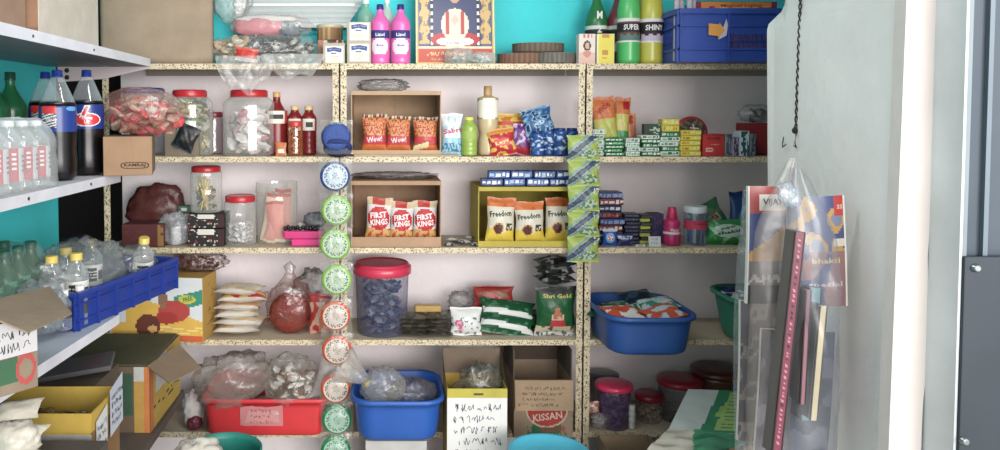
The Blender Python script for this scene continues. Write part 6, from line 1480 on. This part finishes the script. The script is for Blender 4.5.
# slanting blue crate
A = Vector(at(77, 327, 2.14)); Bq = Vector(at(175, 279, 2.86))
zc0 = ZC+.0015; A = Vector(atz(77, 331, zc0)); Bq = Vector(atz(176, 288, zc0)); d = (Bq-A); Lc = d.length; angc = math.atan2(d.y, d.x)
cr2 = crate_parts(Lc, .30, .112, (24, 56, 150), cols=6, slots=False)
mid = (A+Bq)/2
o = thing('plastic_crate', 'blue ribbed plastic crate slanting along the lower left wall shelf', 'crate', (mid.x, mid.y, zc0), [('crate_shell', cr2.mesh('crate_shell', 'tubplastic'))], rot=(0, 0, angc))
def incrate(a, b_): # a along, b_ inwards
    u = Vector((math.cos(angc), math.sin(angc))); n = Vector((-u.y, u.x)); p = Vector((mid.x, mid.y))+u*a+n*b_; return (p.x, p.y)
def z6lab(u, v):
    c = (232, 232, 228)
    if .42 < u < .6 and .2 < v < .85 and int(v*12) % 2: c = (40, 40, 44)
    if .62 < u < .72 and .3 < v < .7: c = (90, 90, 90)
    return c
spots = [(-.26, .10, 263, 0, 'clear bottle with yellow cap, first from the left in the slanting crate'), (-.20, .06, 0, 0, 'clear bottle with yellow cap and upright black lettering, foremost in the slanting crate'), (-.13, .15, 0, 0, 'clear bottle with yellow cap at the back left of the slanting crate'), (.03, .17, 0, 0, 'clear bottle with pale yellow cap deep in the bag in the slanting crate'), (.17, .07, 0, 12, 'clear bottle with yellow cap leaning out at the far end of the slanting crate')]
for a, b_, _, tl, lb in spots:
    p = bottle_parts(.205, .035, (206, 212, 212), (226, 200, 80), z6lab, (.26, .60), neck=.46, capr=.52, shoulder=.68, body='clear', caph=.10, texts=[('SET', 0, .55, 1.2, .3, (40, 40, 44), 1.4)])
    x_, y_ = incrate(a, b_); thing('drink_bottle', lb, 'bottle', (x_, y_, zc0+.008), p, rot=(D2R(tl), D2R(tl*.4), D2R(10)), group='clear bottles in the slanting crate')
for k, (a, b_) in enumerate(((-.30, .03), (-.24, .02))):
    p = bottle_parts(.115, .022, (206, 212, 216), (240, 240, 240), design([], (70, 74, 80)), (.3, .6), neck=.5, capr=.6, shoulder=.64, body='clear', caph=.14)
    x_, y_ = incrate(a, b_); thing('drink_bottle', ['small bottle with white cap at the near corner of the slanting crate', 'small white capped bottle, second at the near corner of the slanting crate'][k], 'bottle', (x_, y_, zc0+.008), p)
x_, y_ = incrate(-.02, .06)
thing('green_bottle', 'bottle green crinkled bottle lying low in the middle of the slanting crate', 'bottle', (x_, y_, zc0+.012), bag(.16, .08, .075, (16, 120, 60), 520, .12).mesh('green_bottle', 'gloss'), rot=(0, 0, angc))
for nm, a, b_, ww, dd, hh_, sd, lb in (('clear_bag', -.10, .13, .40, .22, .21, 521, 'big crumpled clear bag over the yellow capped bottles in the slanting crate'), ('clear_bag', .15, .12, .26, .18, .16, 522, 'crumpled clear bag at the far end of the slanting crate'), ('clear_bag', -.36, .06, .13, .14, .15, 523, 'pale clear bag hanging over the near end of the slanting crate')):
    x_, y_ = incrate(a, b_); g = bag(ww, dd, hh_, (170, 180, 182), sd, .22, power=.6)
    thing(nm, lb, 'bag', (x_, y_, zc0+.012), g.mesh(nm, 'film' if sd != 523 else 'haze'), rot=(0, 0, angc))
m = pouch(.12, .07, .02, design([], (40, 46, 62)), 524, nu=10, nv=8); x_, y_ = incrate(.02, .20)
thing('dark_packet', 'dark slate packet on top of the bag in the slanting crate', 'packet', (x_, y_, zc0+.20), lie(m).mesh('dark_packet', 'foil'), rot=(D2R(20), 0, angc))
# carton with note at left edge on board C
xe_ = -.78; 
Pn = leftloc(38, xe_, 1.0); yF = Pn[1]
wn = .46; zt = Zp(344, yF); zbn = Zp(398, yF)
zt = ZC+.19
def kisside(u, v):
    if .30 < u < .8 and .1 < v < .62: return (60, 120, 80)
    return (150, 134, 112)
cb = carton(.40, .30, .165, (156, 136, 112), .004, 'top')
# right end panel print (faces the room)
rp = MB()
def rside(u, v):
    c = None
    if ((u-.80)/.10)**2+((v-.62)/.25)**2 < 1: c = (176, 70, 66)
    if .68 < u < .88 and .15 < v < .50: c = (54, 104, 70)
    if ((u-.93)/.06)**2+((v-.30)/.22)**2 < 1 and ((u-.93)/.04)**2+((v-.30)/.14)**2 > 1: c = (190, 70, 66)
    return c
W_ = .40
for j in range(40):
    for i in range(110):
        c = rside((i+.5)/110, (j+.5)/40)
        if c: rp.add([(-W_/2+W_*i/110, -.001, .165*j/40), (-W_/2+W_*(i+1)/110, -.001, .165*j/40), (-W_/2+W_*(i+1)/110, -.001, .165*(j+1)/40), (-W_/2+W_*i/110, -.001, .165*(j+1)/40)], [(0, 1, 2, 3)], c)
nt = MB(); nt.box(W_*.05, W_*.495, -.004, -.002, .085, .165, (206, 204, 206)); nt.scribble(W_*.08, W_*.48, .09, .15, 2, (60, 60, 80), 31, -.0048, .002)
fp = flap(.36, .20, (176, 146, 116), D2R(62))
fp.xf(Matrix.Translation((.0, .03, .163)) )
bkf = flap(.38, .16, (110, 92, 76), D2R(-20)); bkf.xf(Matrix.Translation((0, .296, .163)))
ca = D2R(54); cz = ZC+.003; cq = atz(38, 386, cz); dirx = Vector((math.cos(ca), math.sin(ca)))
f1 = quadmesh([at(-34, 306, 1.60), at(50, 286, 1.95), at(72, 313, 1.80), at(28, 332, 1.62)], lambda u, v: (188, 158, 124), 4, 4)
inv = (Matrix.Translation((cq[0]-dirx.x*.2, cq[1]-dirx.y*.2, cz)) @ Matrix.Rotation(ca, 4, 'Z')).inverted(); f1.xf(inv)
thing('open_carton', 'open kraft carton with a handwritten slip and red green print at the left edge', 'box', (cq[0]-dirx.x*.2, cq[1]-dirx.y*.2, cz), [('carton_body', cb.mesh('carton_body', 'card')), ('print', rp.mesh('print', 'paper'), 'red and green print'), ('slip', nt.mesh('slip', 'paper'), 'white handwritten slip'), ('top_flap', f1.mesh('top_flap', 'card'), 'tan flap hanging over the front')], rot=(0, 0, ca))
# board D cartons
zD = ZD+.0012
def openyellow(): pass
yb0, yb1 = 2.55, 2.93; xr = -.80; hD = Zp(366, 2.56)-zD
w = .40
def ybox(u, v):
    c = (206, 170, 60)
    if u < .10: c = (216, 120, 50)
    if .15 < u < .52 and .50 < v < .98: c = (206, 206, 204)
    if .1 < u < .98 and .2 < v < .34 and noise.noise(Vector((u*12, v*20, 3))) > .15: c = (90, 70, 40)
    return c
m = MB(); m.box(xr-w, xr, yb0, yb1, zD, zD+hD, (120, 100, 76))
n1, n2 = 30, 24
sd = MB()
for j in range(n2):
    for i in range(n1):
        y_a, y_b = yb0+(yb1-yb0)*i/n1, yb0+(yb1-yb0)*(i+1)/n1; z_a, z_b = zD+hD*j/n2, zD+hD*(j+1)/n2
        sd.add([(xr+.001, y_a, z_a), (xr+.001, y_b, z_a), (xr+.001, y_b, z_b), (xr+.001, y_a, z_b)], [(0, 1, 2, 3)], ybox((i+.5)/n1, (j+.5)/n2))
fr = MB(); fr.box(xr-.055, xr-.002, yb0-.001, yb0-.0002, zD, zD+hD, (206, 160, 60)); fr.box(xr-.12, xr-.06, yb0-.001, yb0-.0002, zD+.06, zD+hD*.9, (56, 96, 70)); fr.box(xr-.02, xr-.002, yb0-.002, yb0-.001, zD, zD+hD, (222, 130, 50))
fr.box(xr-.055, xr-.02, yb0-.002, yb0-.001, zD+hD*.78, zD+hD, (206, 206, 200))
tf = MB(); tf.box(xr-w, xr-.01, yb0+.01, yb1, zD+hD+.0005, zD+hD+.005, (96, 92, 60))
rings = []
fA, fB, fC, fD = at(147, 367, 2.55), at(179, 345, 2.80), at(201, 368, 2.66), at(169, 384, 2.44)
fl = quadmesh([fA, fD, fC, fB], lambda u, v: (170, 142, 112), 4, 4)
thing('open_carton', 'yellow and brown carton with one flap hanging open, far end of lowest board', 'box', (0, 0, 0), [('carton_body', m.mesh('carton_body', 'card')), ('side_print', sd.mesh('side_print', 'card'), 'yellow printed side'), ('front_print', fr.mesh('front_print', 'card')), ('top_flap', tf.mesh('top_flap', 'card'), 'olive green top flap'), ('open_flap', fl.mesh('open_flap', 'card'), 'tan flap hanging open')])
# near yellow open carton
yn0, yn1, xn = 1.92, 2.12, -.755; hn = Zp(414, yn0)-zD; wn = .42
cb = carton(wn, yn1-yn0, hn, (214, 176, 50), .004, 'top')
wb = MB(); wb.box(-wn/2, wn/2, -.0012, -.0002, 0, hn-.055, (206, 200, 196)); wb.box(-wn*.06, wn*.2, -.0018, -.0012, hn-.032, hn-.029, (150, 110, 40)); wb.box(wn/2-.002, wn/2+.0012, 0, yn1-yn0, 0, hn-.05, (150, 110, 60))
n2_ = MB()
for (ya, yb_, zt_a, zb_a, c, sdv, yy) in ((.02, .10, hn-.02, hn-.16, (214, 214, 214), 41, .004), (.11, .21, hn+.03, hn-.11, (190, 196, 210), 42, .008)):
    n2_.poly([(wn/2+yy, ya, zb_a), (wn/2+yy, yb_, zb_a+.01), (wn/2+yy, yb_, zt_a+.01), (wn/2+yy, ya, zt_a-.01)], c)
    s_ = MB(); s_.scribble(ya+.004, yb_-.004, zb_a+.02, zt_a-.02, 4, (50, 60, 70), sdv, 0, .0022); n2_.add([(wn/2+yy+.0012, p[0], p[2]) for p in s_.v], s_.f, (50, 60, 70))
thing('open_carton', 'bright yellow open carton with notes pasted on its side, at the bottom left', 'box', (xn-wn/2, yn0, zD), [('carton_body', cb.mesh('carton_body', 'card')), ('white_band', wb.mesh('white_band', 'card')), ('side_notes', n2_.mesh('side_notes', 'paper'), 'handwritten notes')])
thing('carton_goods', 'dim brown goods lying inside the bright yellow open carton', 'packets', (xn-wn/2, yn0+.1, zD+hn-.09), lumps(70, boxregion(-.19, .19, -.07, .07, 0, .035), .022, [(110, 80, 40), (140, 110, 60), (80, 60, 44), (60, 70, 80), (150, 60, 40)], 71).mesh('carton_goods', 'foil'), kind='stuff')
m = MB(); m.rbox(-.13, .13, -.07, .07, 0, .016, (96, 92, 96), .003); m.box(.03, .10, -.05, .05, .016, .0166, (110, 84, 90))
thing('notebook', 'dark grey thin book lying on the carton between the two yellow ones', 'book', (X(66, 2.36, .76), 2.40, Zp(374, 2.36)), m.mesh('notebook', 'paper'), rot=(D2R(3), D2R(-6), D2R(14)))
m = MB(); m.box(-.20, .20, 0, .22, 0, Zp(374, 2.36)-zD-.012, (104, 90, 74))
thing('brown_carton', 'closed dull brown carton under the dark grey book', 'box', (X(40, 2.4, .7)+.02, 2.28, zD), m.mesh('brown_carton', 'card'))
g = bag(.13, .10, .10, (206, 200, 184), 530, .12, power=.6, freq=2)
g2 = MB()
for k in range(3):
    q = pouch(.12, .07, .03, design([], (214, 206, 188)), 531+k, nu=12, nv=8, wr=4); q.xf(Matrix.Translation((0.01*k, -.02*k, .10-.05*k)) @ Matrix.Rotation(D2R(-70), 4, 'X') @ Matrix.Rotation(D2R(14*k-10), 4, 'Y')); g2.add(q.v, q.f, q.c, True)
thing('foil_bag', 'crumpled silvery cream foil bag in the bottom left corner', 'bag', (X(8, 1.72, .7), 1.74, Zp(462, 1.74)), [('bag_body', g.mesh('bag_body', 'foil')), ('folded_ends', g2.mesh('folded_ends', 'foil'))])
m = MB(); m.box(-.16, .16, -.1, .1, 0, Zp(462, 1.74)-.001, (90, 80, 70)); thing('dark_carton', 'dark carton on the floor under the crumpled foil bag', 'box', (X(18, 1.72, .7), 1.76, 0), m.mesh('dark_carton', 'card'))
# ================================================================== magazines hanging on the right wall
zh = Zp(152, 1.9); xm = XR-.012
cord = MB(); R = random.Random(9); pts = []; pts2 = []
yc = X(800, 1, 1)/1; Ycord = XR*F/(800-CX)
Ycord = (XR/((799-CX)/F)-(CAMZ-1.4)*math.sin(PITCH))/math.cos(PITCH)
for k in range(60):
    z = Zp(-8, Ycord)+(Zp(128, Ycord)-Zp(-8, Ycord))*k/59; a = k*.9
    pts.append((XR-.007+.003*math.cos(a), Ycord+.004*math.sin(a)+.0008*k*.2, z)); pts2.append((XR-.007-.003*math.cos(a), Ycord-.004*math.sin(a)+.0008*k*.2, z))
cord.tube(pts, .0022, (36, 32, 34), 5); c2 = MB(); c2.tube(pts2, .0022, (40, 36, 36), 5)
zc_ = pts[-1][2]; yq = Ycord+.01
hk = MB(); hk.tube([(XR-.008, yq, zc_), (XR-.012, yq-.012, zc_-.02), (XR-.02, yq-.02, zc_-.045), (XR-.012, yq-.014, zc_-.06), (XR-.01, yq+.004, zc_-.055)], .0018, (60, 56, 58), 5)
h2 = MB(); h2.tube([(XR-.004, yq+.075, zc_-.03), (XR-.01, yq+.07, zc_-.05), (XR-.02, yq+.05, zc_-.062), (XR-.02, yq+.03, zc_-.052)], .0018, (60, 56, 58), 5)
kt = MB(); kt.lathe([(.004, 0), (.009, .006), (.009, .014), (.004, .02)], (30, 28, 30), 10, cx=XR-.009, cy=yq, z=zc_-.018)
thing('twisted_cord', 'black twisted cord with wire hook hanging down the pale right wall', 'cord', (0, 0, 0), [('strand', cord.mesh('strand', 'paper')), ('strand', c2.mesh('strand', 'paper')), ('knot', kt.mesh('knot', 'paper')), ('wire_hook', hk.mesh('wire_hook', 'chrome')), ('wire_hook', h2.mesh('wire_hook', 'chrome'))])
# magazines: sheets hung in the plane facing the shop front
def mag(px, py, Y, w, h, dsg, texts, lb, rz, tilt=0, n=12, thick=.012):
    m = MB(); nu, nv = 30, 44; t = thick
    def S(x, z): return -t/2-.010*math.sin(PI*(x/w+.5))*.6+.004*math.sin(z*9)
    vs = [((i/nu-.5)*w, S((i/nu-.5)*w, -j/nv*h), -j/nv*h) for j in range(nv+1) for i in range(nu+1)]
    m.add(vs, [(j*(nu+1)+i, (j+1)*(nu+1)+i, (j+1)*(nu+1)+i+1, j*(nu+1)+i+1) for j in range(nv) for i in range(nu)], [dsg((i+.5)/nu, 1-(j+.5)/nv) for j in range(nv) for i in range(nu)], True)
    for T in texts: m.text(T[0], (T[1]-.5)*w, -(1-T[2])*h, T[3]*w, T[4]*h, T[5], surf=S, off=.0015)
    bk = MB(); rings = []
    for j in range(9):
        z = -h*j/8; rings.append([((i/8-.5)*w*.995, S((i/8-.5)*w, z)+.001, z) for i in range(9)]+[((.5-i/8)*w*.995, S((.5-i/8)*w, z)+t, z) for i in range(9)])
    bk.loft(rings, (226, 222, 212), caps=True, smooth=False)
    return thing('magazine', lb, 'magazine', (X(px, Y, 1.3), Y, Zp(py, Y)), [('cover', m.mesh('cover', 'gloss')), ('pages', bk.mesh('pages', 'paper'))], rot=(0, D2R(tilt), D2R(rz)))
def cov1(u, v):
    c = (176, 70, 70)
    if v < .78: c = (60, 76, 130)
    if v < .58-.25*(.6-u): c = (206, 150, 90)
    if v < .36: c = (120, 110, 120)
    if v < .26 and noise.noise(Vector((u*9, v*16, 1))) > 0: c = (206, 200, 200)
    if v < .16: c = (60, 60, 76)
    if .28 < u < .96 and .80 < v < .925: c = (226, 220, 214)
    if u < .05: c = (230, 228, 222)
    return c
def cov2(u, v):
    q = noise.noise(Vector((u*3, v*4, 6)))
    c = (74, 84, 130) if q < .05 else (190, 150, 80) if q < .25 else (120, 130, 160)
    if v < .5 and q > -.05: c = (150, 110, 110)
    if u > .80 and v > .82: c = (196, 60, 56)
    if u > .78 and .55 < v < .62: c = (214, 206, 190)
    if u > .955: c = (232, 230, 222)
    return c
Ym = 2.05
mag(766, 186, 2.16, wid(746, 786, 2.16, 1.3), .34, cov1, [('VIJAY', .62, .862, .54, .07, (70, 60, 66))], 'hanging magazine with a red band and white title box, leftmost of the bunch', 4)
mag(814, 196, 2.02, wid(786, 841, 2.02, 1.3), .30, cov2, [('SS', .9, .90, .1, .04, (236, 220, 200)), ('bhakti', .62, .42, .5, .05, (220, 200, 120)), ('special', .6, .2, .6, .06, (206, 196, 200))], 'hanging magazine with blue and gold cover at the right of the bunch', -4, tilt=-3)
def cov3(u, v):
    q = noise.noise(Vector((u*4, v*7, 16))); return (110, 104, 110) if q < 0 else (150, 140, 136) if q < .25 else (84, 90, 106)
mag(762, 300, 2.20, wid(742, 784, 2.2, 1.0), .42, cov3, [], 'grey toned magazine lower left under the red banded one', 3)
mag(800, 330, 2.1, wid(764, 836, 2.1, 1.0), .36, lambda u, v: (60, 62, 84) if noise.noise(Vector((u*3, v*5, 2))) < .1 else (110, 110, 130), [], 'dark blue grey magazine low in the middle of the bunch', -2, tilt=2)
def spine(px0, py0, px1, py1, Y, w, col, lb, sd, title=True, d=.20):
    a, b_ = Vector(at(px0, py0, Y)), Vector(at(px1, py1, Y)); Lr = (a-b_).length; ang = math.atan2(a.x-b_.x, a.z-b_.z)
    m = MB(); m.rbox(-w/2, w/2, 0, d, -Lr, 0, (112, 104, 100), .002)
    sp = MB(); sp.rbox(-w/2-.0015, w/2+.0015, -.003, .004, -Lr-.001, .001, col, .0015)
    R = random.Random(sd)
    z = -Lr*.03
    while title and z > -Lr*.95:
        l_ = R.uniform(.008, .02); c = tuple(min(255, x+70) for x in col) if R.random() < .8 else (40, 30, 36); sp.poly([(-w*.2+R.uniform(-.1,.1)*w, -.0036, z), (w*.05, -.0036, z-.002), (w*.2, -.0036, z-l_*.5), (-w*.1, -.0036, z-l_*.5)], c); z -= l_*.5+R.uniform(.002, .010)
    for sx in (-1, 1): sp.box(sx*w/2-.0015, sx*w/2+.0015, -.0042, .001, -Lr, 0, (40, 30, 36))
    return thing('hanging_booklets', lb, 'booklet', (a.x, a.y, a.z), [('pages', m.mesh('pages', 'paper')), ('spine', sp.mesh('spine', 'gloss'))], rot=(0, ang, 0))
spine(800, 232, 776, 455, 1.90, wid(0, 9, 1.9, 1.2), (120, 50, 70), 'stack of booklets with maroon printed spines hanging diagonally in the middle', 3, d=.05)
spine(808, 290, 802, 404, 1.92, wid(0, 5, 1.9, 1.2), (138, 92, 106), 'slim booklet with a dusty pink spine hanging right of the maroon spines', 4, False, d=.05)
spine(823, 306, 813, 420, 1.93, wid(0, 7, 1.9, 1.2), (206, 190, 150), 'slim booklet with a cream spine hanging near the right wall', 5, False, d=.05)
spine(815, 288, 806, 420, 1.98, wid(0, 12, 1.9, 1.2), (96, 140, 146), 'pale teal booklet between the pink and cream spines', 6, False, d=.05)
# film bags around them
def sheet_bag(px0, px1, py0, py1, Y, seed, lb, col, kind='film', topw=.35, d=.05, hx=0.0):
    w, zt_, zb_ = wid(px0, px1, Y, 1.2), Zp(py0, Y), Zp(py1, Y); m = MB(); rings = []
    for j in range(25):
        q = j/24; ww = w*(topw+(1-topw)*min(1, q*4)**.8); row = []
        for i in range(32):
            a = 2*PI*i/32; n_ = noise.noise(Vector((math.cos(a)*1.5+seed, math.sin(a)*1.5, q*6)))
            row.append((ww/2*math.cos(a)*(1+.07*n_)+w*.06*math.sin(q*5+seed)+max(0, 1-q*4)**1.5*hx, d/2*math.sin(a)*(.35+.65*min(1, q*3))*(1+.5*n_), -(zt_-zb_)*q))
        rings.append(row)
    m.loft(rings, col, caps=False)
    return thing('film_sleeve', lb, 'plastic film', (X((px0+px1)/2, Y, 1.2), Y, zt_), m.mesh('film_sleeve', kind))
sheet_bag(752, 796, 158, 460, 1.99, 1, 'long clear film sleeve gathered at the hook, left of the maroon spines', (124, 116, 108), 'sleeve', .16, .04, .04)
sheet_bag(738, 768, 190, 460, 2.24, 2, 'wrinkled pale film sleeve at the left edge of the magazine bunch', (180, 184, 192), 'film', .8, .05)
sheet_bag(786, 838, 168, 460, 1.96, 4, 'clear film sleeve around the right side magazines and slim booklets', (120, 126, 136), 'sleeve', .16, .10, -.04)
g = bag(.05, .03, .07, (170, 186, 200), 560, .2, power=.7)
thing('film_knot', 'pale blue knotted film bunched below the wire hook', 'plastic film', (X(797, 1.95, 1.4), 1.95, Zp(206, 1.95)), g.mesh('film_knot', 'haze'), rot=(0, D2R(-35), 0))
